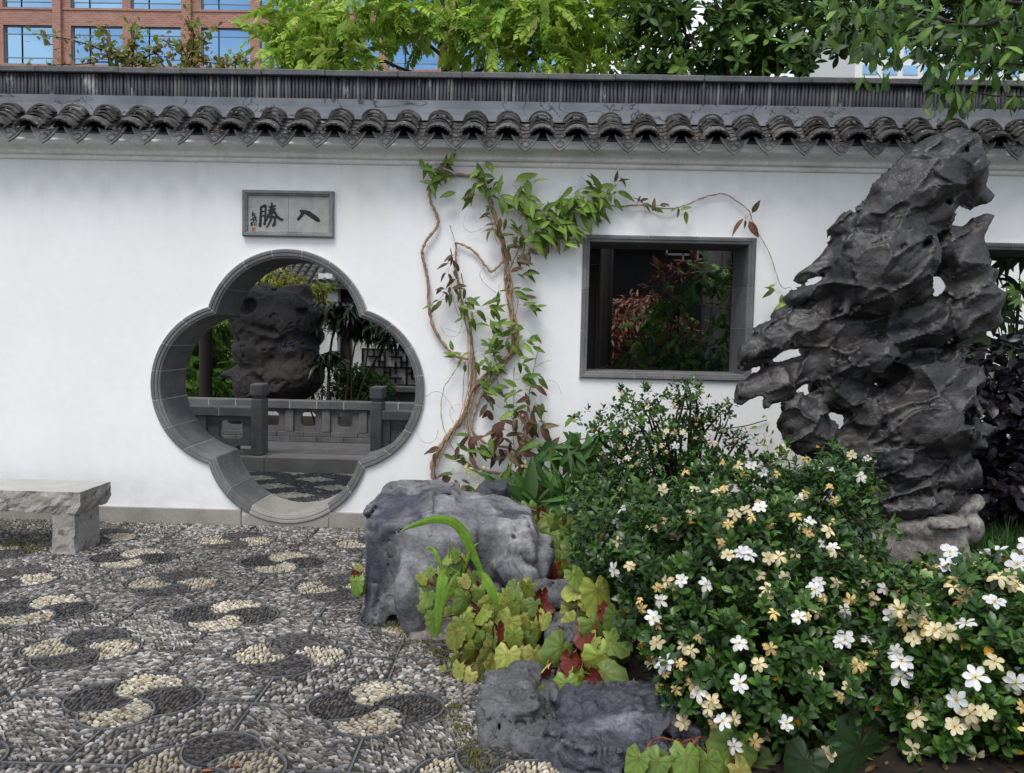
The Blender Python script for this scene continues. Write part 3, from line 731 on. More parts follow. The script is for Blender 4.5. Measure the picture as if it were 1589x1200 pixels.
a0, a1, b0, b1 = PLX0+fw, PLX1-fw, PLZ0+fw, PLZ1-fw
prail((a0, b0), (a1, b0), (0, -1)); prail((a1, b0), (a1, b1), (1, 0)); prail((a1, b1), (a0, b1), (0, 1)); prail((a0, b1), (a0, b0), (-1, 0))
def brush(name, strokes, mat, z=-.0158):
    """strokes in pixels of an enlarged view of the plaque: lists of (x, y, width)"""
    mb = MB(); k = 0
    for st in strokes:
        P = spline([Vector((a, b, c)) for a, b, c in st], 5); k += 1
        Q = []
        for p in P:
            w = at(360+p.x/8.83, 280+p.y/8.83, -.014); Q.append((w.x, w.z, p.z/8.83/ppm(0)/2))
        Q = np.array(Q); T = np.gradient(Q[:, :2], axis=0); T /= np.linalg.norm(T, axis=1)[:, None]+1e-9
        N = np.stack([-T[:, 1], T[:, 0]], 1); n = len(Q); rag = RNG.uniform(.86, 1.14, (n, 2))
        V = np.zeros((2*n, 3)); yy = z-.0003*k
        V[0::2, 0] = Q[:, 0]-N[:, 0]*Q[:, 2]*rag[:, 0]; V[0::2, 2] = Q[:, 1]-N[:, 1]*Q[:, 2]*rag[:, 0]
        V[1::2, 0] = Q[:, 0]+N[:, 0]*Q[:, 2]*rag[:, 1]; V[1::2, 2] = Q[:, 1]+N[:, 1]*Q[:, 2]*rag[:, 1]; V[:, 1] = yy
        mb.add(V, [(2*i, 2*i+1, 2*i+3, 2*i+2) for i in range(n-1)])
    mb.build(name, mat, plq, False)
brush('character', [[(935, 405, 18), (950, 425, 44), (985, 430, 50), (1040, 450, 62), (1110, 495, 66), (1165, 535, 60), (1195, 550, 40), (1210, 548, 10)],
                    [(985, 430, 44), (960, 470, 48), (930, 510, 40), (905, 538, 34), (893, 545, 8)]], MT['ink'])
brush('character', [[(395, 370, 28), (400, 420, 36), (395, 500, 38), (390, 570, 40), (385, 625, 44), (380, 642, 16)],
                    [(390, 375, 30), (425, 360, 30), (455, 350, 38), (462, 400, 28), (458, 480, 28), (452, 560, 30), (448, 605, 28), (425, 590, 10)],
                    [(405, 430, 22), (430, 428, 20), (450, 425, 20)], [(405, 490, 22), (430, 488, 20), (450, 485, 20)],
                    [(500, 360, 18), (530, 372, 28), (560, 365, 28), (600, 345, 20)],
                    [(490, 410, 14), (530, 412, 30), (580, 395, 30), (600, 385, 14)],
                    [(545, 300, 14), (548, 340, 34), (540, 400, 36), (520, 450, 34), (490, 500, 30), (470, 560, 12)],
                    [(555, 400, 20), (590, 440, 30), (620, 495, 34), (660, 530, 36), (690, 540, 30), (712, 536, 6)],
                    [(500, 455, 16), (540, 450, 30), (575, 440, 28)], [(505, 510, 16), (545, 505, 32), (590, 505, 34), (590, 550, 28), (580, 600, 34), (560, 622, 20), (548, 605, 8)],
                    [(548, 470, 24), (535, 530, 28), (510, 590, 22), (485, 630, 16), (468, 648, 6)]], MT['ink'], -.0155)
brush('signature', [[(290, 425, 8), (285, 450, 16), (275, 470, 10), (300, 462, 14), (325, 455, 8)], [(270, 490, 12), (300, 482, 14), (322, 480, 8)],
                    [(330, 495, 10), (300, 510, 14), (270, 535, 14), (255, 548, 12)], [(290, 520, 12), (320, 510, 14), (335, 500, 8)], [(325, 505, 10), (330, 540, 14), (342, 570, 10)], [(285, 545, 12), (315, 540, 12), (335, 535, 8)],
                    [(300, 560, 12), (270, 580, 12), (262, 600, 14), (285, 590, 12)], [(265, 620, 14), (285, 610, 12), (280, 622, 10)], [(305, 575, 10), (308, 610, 12), (318, 598, 8)], [(325, 570, 8), (335, 600, 10), (330, 625, 6)]], MT['ink'])
s0 = at(360+273/8.83, 280+685/8.83, -.016); s1 = at(360+318/8.83, 280+643/8.83, -.016)
put('seal', box_mesh('seal', (s0.x, -.0175, s0.z), (s1.x, -.012, s1.z), 0, MT['seal']), plq)

# ------------------------------------------------------------------ stone bench
bn = thing('stone_bench', 'rough grey granite slab bench standing before the white wall', 'bench', (-3.9, -.8, 0))
def rough_box(name, lo, hi, mat, amp, keep_top=True, step=.022, seed=1, chip=None):
    lo, hi = Vector(lo), Vector(hi); bm = bmesh.new()
    n = [max(2, int((hi[i]-lo[i])/step)) for i in range(3)]
    def grid(ax, val, sgn):
        a, b = [i for i in range(3) if i != ax]; vs = {}
        for i in range(n[a]+1):
            for j in range(n[b]+1):
                p = Vector((0, 0, 0)); p[ax] = val; p[a] = lo[a]+(hi[a]-lo[a])*i/n[a]; p[b] = lo[b]+(hi[b]-lo[b])*j/n[b]; vs[i, j] = bm.verts.new(p)
        for i in range(n[a]):
            for j in range(n[b]): bm.faces.new((vs[i, j], vs[i+1, j], vs[i+1, j+1], vs[i, j+1]))
    for ax in range(3): grid(ax, lo[ax], -1); grid(ax, hi[ax], 1)
    bmesh.ops.remove_doubles(bm, verts=bm.verts, dist=1e-5)
    from mathutils import noise as mn
    c = (lo+hi)/2
    for v in bm.verts:
        p = v.co*7+Vector((seed*3.1, seed*1.7, 0)); d = mn.noise_vector(p)*amp+mn.noise_vector(p*3.1)*amp*.5+mn.noise_vector(p*8)*amp*.25
        top = keep_top and abs(v.co.z-hi.z) < 1e-4
        under = 0
        if top:
            d.z = 0; d *= .35
        # broken lower arris: the sides fall back a little below
        k = (hi.z-v.co.z)/(hi.z-lo.z); side = max(abs(v.co.x-c.x)/(hi.x-c.x), abs(v.co.y-c.y)/(hi.y-c.y))
        if chip and side > .98: d += Vector((c.x-v.co.x, c.y-v.co.y, 0)).normalized()*chip*(max(0, k-.45)*2)**2*(.4+.6*abs(mn.noise(p*1.5)))
        v.co += d
    return bm_mesh(name, bm, False, mat)
slab = put('seat_slab', rough_box('seat_slab', (-5.0, -1.005, .298), (-3.085, -.585, .447), MT['bench'], .020, True, .017, 2, .05), bn)
slab.data.materials.append(MT['benchtop'])
for p in slab.data.polygons:
    if p.normal.z > .95 and p.center.z > .44: p.material_index = 1
for x in (-3.29, -4.83): put('leg', rough_box('leg', (x, -.985, -.02), (x+.155, -.655, .30), MT['bench'], .011, False, .02, 5+x), bn)
# ------------------------------------------------------------------ rocks, carved as distance fields and skinned
_LAT = np.random.default_rng(3).uniform(-1, 1, (32, 32, 32)).astype(np.float32)
def vnoise(p):
    p = p.astype(np.float32); i = np.floor(p).astype(np.int32); f = p-i; f = f*f*(3-2*f); i &= 31; j = (i+1) & 31
    def g(a, b, c): return _LAT[a, b, c]
    x0, y0, z0 = i[:, 0], i[:, 1], i[:, 2]; x1, y1, z1 = j[:, 0], j[:, 1], j[:, 2]; fx, fy, fz = f[:, 0], f[:, 1], f[:, 2]
    a = g(x0, y0, z0)*(1-fx)+g(x1, y0, z0)*fx; b = g(x0, y1, z0)*(1-fx)+g(x1, y1, z0)*fx
    c = g(x0, y0, z1)*(1-fx)+g(x1, y0, z1)*fx; d = g(x0, y1, z1)*(1-fx)+g(x1, y1, z1)*fx
    return (a*(1-fy)+b*fy)*(1-fz)+(c*(1-fy)+d*fy)*fz
def fbm(p, o=3):
    s = 0; a = 1.0
    for k in range(o): s = s+a*vnoise(p*(2.03**k)+k*7.3); a *= .5
    return s
def bowls(p, seed=0):
    """concave scoops that meet in sharp ridges: 1 in the middle of a scoop, 0 at the ridge"""
    i = np.floor(p).astype(np.int32); best = np.full(len(p), 9.0, np.float32); sec = best.copy()
    for a in (-1, 0, 1):
        for b in (-1, 0, 1):
            for c in (-1, 0, 1):
                q = i+np.array([a, b, c]); m = q & 31
                j = np.stack([_LAT[(m[:, 0]+seed) & 31, m[:, 1], m[:, 2]], _LAT[m[:, 0], (m[:, 1]+9+seed) & 31, m[:, 2]], _LAT[m[:, 0], m[:, 1], (m[:, 2]+17+seed) & 31]], 1)*.42+.5
                d = ((q+j-p)**2).sum(1); sec = np.minimum(sec, np.maximum(best, d)); best = np.minimum(best, d)
    return np.clip((np.sqrt(sec)-np.sqrt(best))*1.15, 0, 1)
class SDF:
    def __init__(s, lo, hi, h):
        s.lo = np.array(lo, np.float32); s.h = h; s.n = np.ceil((np.array(hi)-s.lo)/h).astype(int)+1
        s.d = np.full(s.n, 1.0, np.float32)
    def _sub(s, c, r):
        a = np.clip(np.floor((c-r-s.lo)/s.h).astype(int), 0, s.n); b = np.clip(np.ceil((c+r-s.lo)/s.h).astype(int)+1, 0, s.n)
        if (b <= a).any(): return None, None
        g = [s.lo[k]+s.h*np.arange(a[k], b[k], dtype=np.float32) for k in range(3)]
        return tuple(slice(a[k], b[k]) for k in range(3)), np.stack(np.meshgrid(*g, indexing='ij'), -1)
    def _put(s, sl, d, k, cut):
        o = s.d[sl]
        if cut:
            d = -d; h = np.clip(.5-.5*(o-d)/k, 0, 1); s.d[sl] = o*(1-h)+d*h+k*h*(1-h)
        else:
            h = np.clip(.5+.5*(o-d)/k, 0, 1); s.d[sl] = o*(1-h)+d*h-k*h*(1-h)
    def ell(s, c, r, rot=None, k=.03, cut=False):
        c = np.array(c, np.float32); r = np.array(r, np.float32); sl, P = s._sub(c, r.max()*1.25+k*2+.06)
        if sl is None: return
        q = P-c
        if rot is not None: q = q @ np.array(rot, np.float32)
        k0 = np.linalg.norm(q/r, axis=-1); k1 = np.linalg.norm(q/(r*r), axis=-1)+1e-6
        s._put(sl, k0*(k0-1)/k1, k, cut)
    def cap(s, a, b, ra, rb, k=.03, flat=1.0, cut=False):
        a = np.array(a, np.float32); b = np.array(b, np.float32); c = (a+b)/2; rr = np.linalg.norm(b-a)/2+max(ra, rb)
        sl, P = s._sub(c, rr*1.15+k*2+.06)
        if sl is None: return
        ab = b-a; t_ = np.clip(((P-a)@ab)/(ab@ab), 0, 1); q = P-(a+t_[..., None]*ab); q = q*np.array([1, 1/flat, 1], np.float32)
        s._put(sl, np.linalg.norm(q, axis=-1)-(ra+(rb-ra)*t_), k, cut)
    def box(s, c, r, rnd=.04, rot=None, k=.03, cut=False):
        c = np.array(c, np.float32); r = np.array(r, np.float32); sl, P = s._sub(c, np.linalg.norm(r)+k*2+.06)
        if sl is None: return
        q = P-c
        if rot is not None: q = q @ np.array(rot, np.float32)
        q = np.abs(q)-(r-rnd); d = np.linalg.norm(np.maximum(q, 0), axis=-1)+np.minimum(q.max(-1), 0)-rnd
        s._put(sl, d, k, cut)
    def plane(s, pt, nrm, k=.012):
        nrm = np.array(nrm, np.float32); nrm /= np.linalg.norm(nrm); pt = np.array(tuple(pt), np.float32)
        g = [s.lo[a]+s.h*np.arange(s.n[a], dtype=np.float32) for a in range(3)]
        d = (g[0]-pt[0])[:, None, None]*nrm[0]+(g[1]-pt[1])[None, :, None]*nrm[1]+(g[2]-pt[2])[None, None, :]*nrm[2]
        s._put((slice(None),)*3, -d, k, True)
    def displace(s, fn, band=.062):
        m = np.abs(s.d) < band; idx = np.argwhere(m); P = s.lo+idx.astype(np.float32)*s.h
        s.d[m] += fn(P).astype(np.float32)
    def mesh(s, name, mat, relax=.35):
        d = s.d.copy(); d[0], d[-1], d[:, 0], d[:, -1], d[:, :, 0], d[:, :, -1] = 1, 1, 1, 1, 1, 1
        ins = d < 0; nx, ny, nz = [k-1 for k in d.shape]
        cnt = np.zeros((nx, ny, nz), np.int8)
        for a in (0, 1):
            for b in (0, 1):
                for c in (0, 1): cnt += ins[a:a+nx, b:b+ny, c:c+nz]
        act = np.argwhere((cnt > 0) & (cnt < 8)); vid = np.full((nx, ny, nz), -1, np.int32); vid[tuple(act.T)] = np.arange(len(act))
        pos = np.zeros((len(act), 3), np.float32); w = np.zeros(len(act), np.float32)
        cor = [(a, b, c) for a in (0, 1) for b in (0, 1) for c in (0, 1)]
        for p in cor:
            for ax in range(3):
                if p[ax]: continue
                q = list(p); q[ax] = 1
                da = d[tuple((act+p).T)]; db = d[tuple((act+q).T)]; m = (da < 0) != (db < 0)
                t_ = np.where(m, da/(da-db+1e-12), 0); pt = np.tile(np.array(p, np.float32), (len(act), 1)); pt[:, ax] = t_
                pos[m] += pt[m]; w[m] += 1
        V = s.lo+(act+pos/w[:, None])*s.h; F = []
        for ax in range(3):
            a, b = [(1, 2), (2, 0), (0, 1)][ax]
            lo_ = [slice(1, -1)]*3; lo_[ax] = slice(0, -1); hi_ = [slice(1, -1)]*3; hi_[ax] = slice(1, None)
            i0 = ins[tuple(lo_)]; i1 = ins[tuple(hi_)]; e = np.argwhere(i0 != i1); e2 = e.copy()
            off = np.ones(3, int); off[ax] = 0; e = e+off
            flip = i0[tuple(e2.T)]
            def cell(da, db):
                q = e.copy(); q[:, a] -= da; q[:, b] -= db; return vid[tuple(q.T)]
            f = np.stack([cell(1, 1), cell(0, 1), cell(0, 0), cell(1, 0)], 1); f[~flip] = f[~flip][:, ::-1]; F.append(f)
        F = np.concatenate(F); F = F[(F >= 0).all(1)]
        # relax a little
        for _ in range(1):
            acc = np.zeros_like(V); n_ = np.zeros(len(V), np.float32)
            for i in range(4):
                np.add.at(acc, F[:, i], V[F[:, (i+1) % 4]]); np.add.at(n_, F[:, i], 1)
            V = (1-relax)*V+relax*acc/np.maximum(n_, 1)[:, None]
        return npmesh(name, V, F, None, True, mat)
def rotY(deg):      # turn in the picture plane, counter-clockwise as seen from the camera; columns are the body's axes
    a = R(deg); return np.array([[math.cos(a), 0, -math.sin(a)], [0, 1, 0], [math.sin(a), 0, math.cos(a)]])
# ---- the tall pierced scholar's rock
RY = -1.25; RS = ppm(RY, 2.0)
def rp(px, py, dy=0): p = at(px, py, RY); return (p.x, RY+dy/RS, p.z)
sd_ = SDF((1.30, RY-.50, .0), (3.50, RY+.50, 3.15), .0108)
def E(px, py, rx, ry, rd, ang=0, dy=0, k=10, cut=False): sd_.ell(rp(px, py, dy), (rx/RS, rd/RS, ry/RS), rotY(ang), k/RS, cut)
def C(p, q, ra, rb, dy=0, k=10, flat=1.0, cut=False, dy2=None): sd_.cap(rp(*p, dy), rp(*q, dy if dy2 is None else dy2), ra/RS, rb/RS, k/RS, flat, cut)
# head
E(1428, 292, 104, 50, 58, 43); E(1470, 250, 44, 34, 44, 60); C((1455, 252), (1476, 222), 26, 12); C((1480, 240), (1494, 232), 20, 12); E(1492, 275, 32, 40, 42); C((1500, 300), (1524, 306), 20, 10, k=8)
C((1400, 285), (1362, 298), 22, 14, -20); C((1440, 238), (1392, 270), 18, 9, -25)
C((1380, 330), (1322, 352), 30, 17, 0); C((1322, 352), (1303, 358), 16, 12); E(1430, 345, 45, 26, 46, 35)
# upper boulder in front
E(1350, 418, 76, 55, 66, 14, -28, 8); E(1395, 395, 38, 46, 50, 20, -24); C((1370, 365), (1402, 358), 26, 20, -40, 8); C((1300, 385), (1380, 385), 12, 20, -58, 6)
E(1330, 455, 50, 34, 50, -8, -30); E(1395, 440, 36, 40, 45, 30, -14); C((1300, 470), (1282, 488), 14, 5, -48, 5)
E(1335, 385, 50, 36, 40, 40, 5)
# left wing plates
C((1300, 402), (1240, 430), 20, 8, -12, 6, 1.4); C((1300, 440), (1222, 463), 17, 5, -20, 6, 1.6); C((1300, 470), (1212, 494), 26, 9, 0, 8, 1.4)
C((1300, 505), (1185, 520), 30, 17, -18, 8); C((1205, 522), (1139, 551), 18, 9, -30, 7); C((1190, 545), (1150, 566), 12, 5, -10, 5)
C((1300, 560), (1195, 588), 24, 17, -10, 8); C((1200, 588), (1136, 612), 18, 11, -22, 7); C((1205, 596), (1179, 622), 15, 6, -30, 6)
E(1285, 545, 34, 48, 40, 0, 2)
# middle ledge and shoulders
E(1385, 520, 86, 30, 52, 17, 4); E(1425, 505, 40, 34, 50, 20, -10); E(1330, 548, 54, 26, 48, -6, -14); C((1290, 560), (1345, 560), 18, 20, -36)
E(1440, 590, 62, 40, 50, -25, 8); C((1395, 600), (1495, 590), 28, 22, -8)
C((1470, 560), (1508, 606), 22, 14, 0); C((1495, 600), (1522, 626), 14, 3, -4, 6)
# body
E(1405, 655, 92, 46, 62, 8, -4); C((1340, 640), (1470, 630), 24, 30, -30, 12); E(1440, 660, 60, 38, 55, 0, -16); C((1468, 672), (1528, 665), 22, 3, -20, 8); C((1440, 690), (1505, 684), 22, 8, -24, 8)
C((1300, 600), (1345, 625), 20, 24, -10); C((1290, 585), (1262, 640), 16, 15, -16, 8)
E(1246, 656, 40, 46, 26, 25, -22, 8); C((1255, 690), (1340, 690), 16, 28, -16, 8); C((1225, 632), (1240, 625), 14, 10, -26)
E(1370, 705, 66, 30, 52, 4, -8)
# waist and flanges
E(1395, 738, 74, 34, 54, 0); C((1370, 750), (1488, 728), 16, 16, -34, 8); E(1462, 730, 36, 42, 42, 0, 4); C((1480, 715), (1496, 740), 20, 12, -10)
C((1340, 735), (1330, 770), 26, 22, 0)
E(1405, 775, 84, 26, 58, 5)
# the body behind the recesses
E(1365, 490, 84, 40, 34, 15, 26, 12); E(1330, 600, 60, 42, 32, 0, 26, 12); E(1420, 560, 60, 46, 36, 0, 22, 12); E(1415, 462, 34, 30, 30, 40, 22, 8); E(1300, 520, 50, 40, 34, 0, 20, 10); E(1448, 505, 34, 34, 32, 0, 18, 8); E(1400, 610, 80, 50, 44, 0, 18, 12)
# holes
E(1372, 580, 34, 29, 58, 10, -40, 5, True); C((1372, 590), (1376, 606), 9, 8, -60, 5, 1, True, 90)
E(1297, 640, 27, 21, 50, 0, -40, 6, True); C((1297, 640), (1306, 634), 6, 4, 0, 4, 1, True, 80)
C((1256, 598), (1224, 620), 12, 7, -60, 6, 3.5, True, 60)
C((1304, 520), (1436, 478), 17, 15, -58, 6, 2.0, True); C((1290, 498), (1320, 500), 14, 10, -40, 6, 1.5, True)
C((1376, 748), (1486, 704), 10, 16, -60, 6, 1.8, True)
C((1478, 645), (1500, 646), 15, 16, -60, 6, 4.0, True, 60)
E(1455, 322, 7, 7, 40, 0, -46, 3, True); E(1497, 316, 9, 7, 30, 20, -40, 3, True); C((1370, 348), (1402, 341), 5, 6, -58, 3, 1, True); E(1272, 407, 5, 3.5, 60, 20, -20, 2, True)
E(1405, 385, 13, 9, 26, 20, -66, 4, True); C((1300, 392), (1290, 408), 6, 6, -50, 3, 1, True); C((1390, 262), (1430, 268), 5, 7, -60, 4, 1, True); C((1330, 345), (1420, 322), 4, 5, -58, 4, 1, True); C((1225, 545), (1290, 535), 6, 10, -46, 5, 1.5, True); C((1320, 400), (1365, 392), 5, 8, -82, 4, 1, True); C((1468, 228), (1480, 262), 6, 5, -42, 4, 1, True)
C((1430, 436), (1417, 460), 7, 6, -80, 4, 3, True, 80); C((1440, 425), (1400, 470), 6, 8, -70, 5, 2, True, -30)
C((1235, 560), (1275, 548), 9, 12, -48, 5, 1, True); C((1180, 572), (1230, 562), 4, 8, -50, 5, 1, True)
# separate right-hand wing, touching the body through two bridges
E(1492, 415, 30, 54, 34, 8, -6, 8); E(1505, 470, 42, 42, 34, 10, -8, 10); C((1468, 385), (1462, 392), 26, 22, -6, 8); C((1495, 385), (1528, 340), 24, 8, 0, 8, .9); C((1515, 350), (1512, 342), 14, 6); C((1480, 500), (1532, 492), 26, 12, -12, 8); C((1535, 430), (1540, 480), 10, 10)
C((1425, 418), (1462, 412), 9, 12, 10, 5); C((1440, 500), (1478, 490), 18, 20, 6, 6)
C((1449, 450), (1462, 505), 5, 5, -50, 4, 2, True, -20)
# weathering: scoops elongated along the grain of the stone, which rises to the right
_ca, _sa = math.cos(R(32)), math.sin(R(32))
GR_ = np.array([[_ca, 0, -_sa], [0, 1, 0], [_sa, 0, _ca]], np.float32)
def weather(P):
    g = P @ GR_; wob = np.stack([fbm(P*5+k*3, 2) for k in range(3)], 1).astype(np.float32)*.045
    b1 = bowls((g+wob)*np.array([2.9, 4.6, 6.2], np.float32), 3); b2 = bowls((g+wob*.5)*np.array([11, 15, 20], np.float32), 5)
    amt = np.clip(.55+.9*fbm(P*2.1+7, 2), .1, 1.2)
    pit = np.maximum(vnoise(P*26+5)-.55, 0)*.09
    cr = (1-np.abs(vnoise(g*np.array([4, 6, 14], np.float32)+2+wob*10)))**20*.022
    return (np.sqrt(b1)*.058-.034)+(np.sqrt(b2)*.011-.006)*amt+cr*.6+pit*amt+fbm(P*44, 2)*.0026
sd_.displace(weather)
trock = thing('scholar_rock', 'tall dark pierced scholar rock with jagged holes and fins rising over the garden', 'rock', rp(1405, 890))
put('pierced_stone', sd_.mesh('pierced_stone', MT['taihu']), trock)
# its pale base stones
sb = SDF((1.80, RY-.45, -.08), (3.25, RY+.45, .95), .0135); _old = sd_; sd_ = sb
E(1405, 812, 90, 26, 62, -3, 0, 8); E(1378, 850, 60, 50, 62, 0, -4); E(1440, 850, 50, 52, 60, 0, -6); E(1410, 905, 92, 50, 66, 0); C((1470, 790), (1506, 775), 18, 12, -16, 6); E(1495, 815, 18, 26, 34, 0, -6, 6); E(1440, 800, 40, 12, 50, -4, -26, 5)
E(1394, 880, 21, 24, 34, 0, -62, 5, True); C((1498, 828), (1500, 836), 8, 8, -46, 4, 1, True); C((1350, 822), (1480, 826), 3, 3, -66, 3, 1, True); C((1460, 826), (1452, 890), 2.5, 3, -66, 3, 1, True)
sb.displace(lambda P: fbm(P*6+4, 3)*.022+np.maximum(vnoise(P*26)-.4, 0)*.05+fbm(P*45, 2)*.004)
put('base_stone', sb.mesh('base_stone', MT['taihubase']), trock)
# ---- boulders edging the bed
def boulder(name, label, lo, hi, h, fn, disp, mat, part='boulder'):
    s = SDF(lo, hi, h); fn(s); s.displace(disp)
    o = put(name, s.mesh(name, mat)); return tag(o, label, 'boulder')
def bw(px, py, Y): return at(px, py, Y)
BY = -2.05
def f1(s):
    k = ppm(BY)
    def B(x0, x1, y0, y1, Y0, Y1, rot=0, rnd=.07, kk=.05):
        Ym = (Y0+Y1)/2; a = at((x0+x1)/2, (y0+y1)/2, Y0); s.box((a.x, Ym, a.z), ((x1-x0)/2/ppm(Y0), (Y1-Y0)/2, (y1-y0)/2/ppm(Y0)), rnd, rotY(rot), kk)
    B(562, 700, 783, 962, -2.14, -1.35, 2, .035, .03); B(618, 735, 800, 965, -2.22, -1.45, -4, .05, .03); B(560, 640, 790, 900, -1.9, -1.4, 0, .03, .03)
    for px, py, Y, nv in [(600, 850, -2.13, (-.42, -.90, .10)), (566, 850, -2.0, (-.93, -.36, .05)), (650, 850, -2.20, (-.10, -.99, .12)), (708, 850, -2.22, (.40, -.90, .16)), (600, 788, -1.9, (-.10, -.22, .97)), (690, 800, -2.1, (.18, -.42, .89)), (590, 940, -2.12, (-.35, -.85, -.4)), (625, 800, -2.1, (-.05, -.75, .66))]: s.plane(at(px, py, Y), nv)
    a = at(680, 792, -1.8); s.ell((a.x, -1.75, a.z), (.15, .2, .12), rotY(-10), .02)
    a = at(640, 935, -2.28); s.ell((a.x, -2.22, a.z), (.11, .15, .22), rotY(10), .05)
    a = at(597, 880, -2.1); s.cap(at(592, 840, -2.06), at(585, 960, -2.08), .05, .07, .05)
    s.cap(at(606, 850, -2.24), at(612, 930, -2.24), .02, .04, .05, 1, True)
    s.cap(at(640, 842, -2.26), at(655, 905, -2.3), .015, .04, .05, 1, True)
    s.cap(at(645, 772, -1.95), at(662, 800, -2.15), .012, .02, .02, 1.5, True); s.cap(at(662, 800, -2.2), at(656, 815, -2.2), .012, .008, .02, 1.5, True)
    B(722, 800, 812, 935, -2.12, -1.5, 6, .06); B(700, 790, 900, 960, -2.05, -1.6, 0, .05); B(790, 830, 815, 905, -2.08, -1.5, 10, .04); s.cap(at(734, 815, -2.25), at(733, 920, -2.28), .012, .018, .02, 1.5, True)
    B(796, 838, 842, 925, -2.20, -1.7, 14, .03, .015); B(828, 856, 858, 915, -2.12, -1.7, -12, .025, .012); B(770, 812, 872, 930, -2.26, -1.8, 32, .03, .015); B(806, 832, 822, 870, -2.12, -1.7, 24, .02, .015)
    s.cap(at(822, 850, -2.3), at(806, 905, -2.32), .010, .012, .012, 1.5, True); s.cap(at(842, 868, -2.22), at(836, 915, -2.24), .008, .010, .012, 1.5, True)
    s.cap(at(800, 850, -2.30), at(778, 905, -2.34), .02, .02, .02, 1, True)
    a = at(765, 800, -1.7); s.ell((a.x, -1.65, a.z), (.16, .2, .10), None, .04)
lo1 = (at(545, 900, -1.7).x-.02, -2.62, -.06); hi1 = (at(880, 900, -1.7).x+.05, -1.15, .92)
def dsp1(P):
    w = np.stack([fbm(P*4+k*5, 2) for k in range(3)], 1).astype(np.float32)*.05
    b = bowls((P+w*.6)*np.array([5.6, 4.5, 1.9], np.float32), 2); c = bowls((P+w)*np.array([16, 16, 9], np.float32), 6)
    cr = (1-np.abs(vnoise(P*np.array([3.2, 3.2, 2.2], np.float32)+9+w*8)))**22*.035
    return b*.030-.010+c*.007*np.clip(.3+fbm(P*3, 2), 0, 1)+cr*1.3+fbm(P*4+2, 2)*.006+fbm(P*40, 2)*.0022+np.maximum(vnoise(P*22+3)-.6, 0)*.06
boulder('boulder', 'big smooth blue-grey boulder with fluted face beside the gate, left end of the bed', lo1, hi1, .012, f1, dsp1, MT['boulder'])
def f2(s):
    for (x, y, Y, rx, ry, rz, rt) in [(1010, 1140, -3.35, .28, .20, .20, 6), (915, 1140, -3.32, .15, .20, .18, -10), (1080, 1130, -3.2, .16, .2, .2, -20), (950, 1210, -3.55, .26, .16, .22, 0), (1060, 1210, -3.55, .26, .16, .2, 0), (880, 1190, -3.48, .10, .12, .17, 14)]:
        a = at(x, y, Y); s.box((a.x, Y+.05, a.z-.085), (rx*.94, ry, rz), .05, rotY(rt), .04)
    for px, py, Y, nv in [(900, 1085, -3.45, (-.25, -.55, .80)), (1010, 1075, -3.4, (.06, -.50, .86)), (960, 1150, -3.60, (-.15, -.95, .25)), (870, 1120, -3.5, (-.75, -.6, .3)), (1090, 1080, -3.3, (.45, -.35, .82)), (1050, 1130, -3.58, (.35, -.88, .3))]: s.plane(at(px, py, Y), nv)
    s.box(at(940, 1055, -3.3), (.16, .5, .025), .01, rotY(4), .04, True)
    s.cap(at(960, 1115, -3.55), at(1010, 1100, -3.5), .008, .012, .02, 1, True); s.cap(at(845, 1105, -3.5), at(868, 1150, -3.62), .02, .02, .03, 1, True)
    for (x, y) in [(1010, 1090), (1030, 1110), (1065, 1130), (1030, 1143), (900, 1090)]: s.ell(at(x, y, -3.46), (.03, .03, .018), None, .015, True)
lo2 = (at(820, 1150, -3.3).x-.08, -3.95, -.10); hi2 = (at(1130, 1150, -3.3).x+.12, -2.95, .42)
def dsp2(P):
    w = np.stack([fbm(P*6+k*5, 2) for k in range(3)], 1).astype(np.float32)*.04
    b = bowls((P+w)*np.array([7.0, 7, 8], np.float32), 1); c = bowls((P+w)*np.array([22, 22, 16], np.float32), 4)
    cr = (1-np.abs(vnoise(P*np.array([6, 6, 9], np.float32)+3+w*10)))**24*.03
    return np.sqrt(b)*.040-.022+c*.020-.008+cr+fbm(P*5+8, 2)*.014+fbm(P*55, 2)*.002+np.maximum(vnoise(P*26+3)-.5, 0)*.06
boulder('boulder', 'dark slate-grey craggy boulder at the bottom edge below the white flowers', lo2, hi2, .011, f2, dsp2, MT['boulderdark'])
def f3(s):
    for (x, y, Y, rx, ry, rz, rt) in [(800, 1100, -3.18, .13, .20, .16, 8), (790, 1165, -3.32, .12, .16, .2, -4), (835, 1075, -3.02, .12, .18, .14, 0), (840, 1180, -3.4, .09, .12, .2, 0)]:
        a = at(x, y, Y); s.box((a.x-.01, Y+.06, a.z-.095), (rx, ry, rz), .045, rotY(rt), .04)
    for (x, y) in [(770, 1105), (782, 1130), (808, 1132), (800, 1068), (765, 1150)]: s.ell(at(x, y, -3.34), (.018, .04, .024), None, .015, True)
    s.cap(at(812, 1120, -3.5), at(820, 1195, -3.55), .014, .03, .02, 1, True)
boulder('boulder', 'low pitted grey boulder beside the paving, left of the slate-grey one', (at(740, 1100, -3.2).x-.1, -3.75, -.1), (at(880, 1100, -3.2).x+.1, -2.7, .36), .011, f3, dsp2, MT['bouldermid'])
def f4(s):
    for (x, y, Y, rx, ry, rz, rt) in [(890, 985, -2.75, .08, .10, .07, 20), (870, 1005, -2.8, .07, .10, .08, 0), (915, 962, -2.65, .12, .14, .035, -10), (865, 930, -2.45, .12, .16, .035, 0)]:
        a = at(x, y, Y); s.box((a.x, Y+.06, a.z), (rx, ry, rz), .05, rotY(rt), .04)
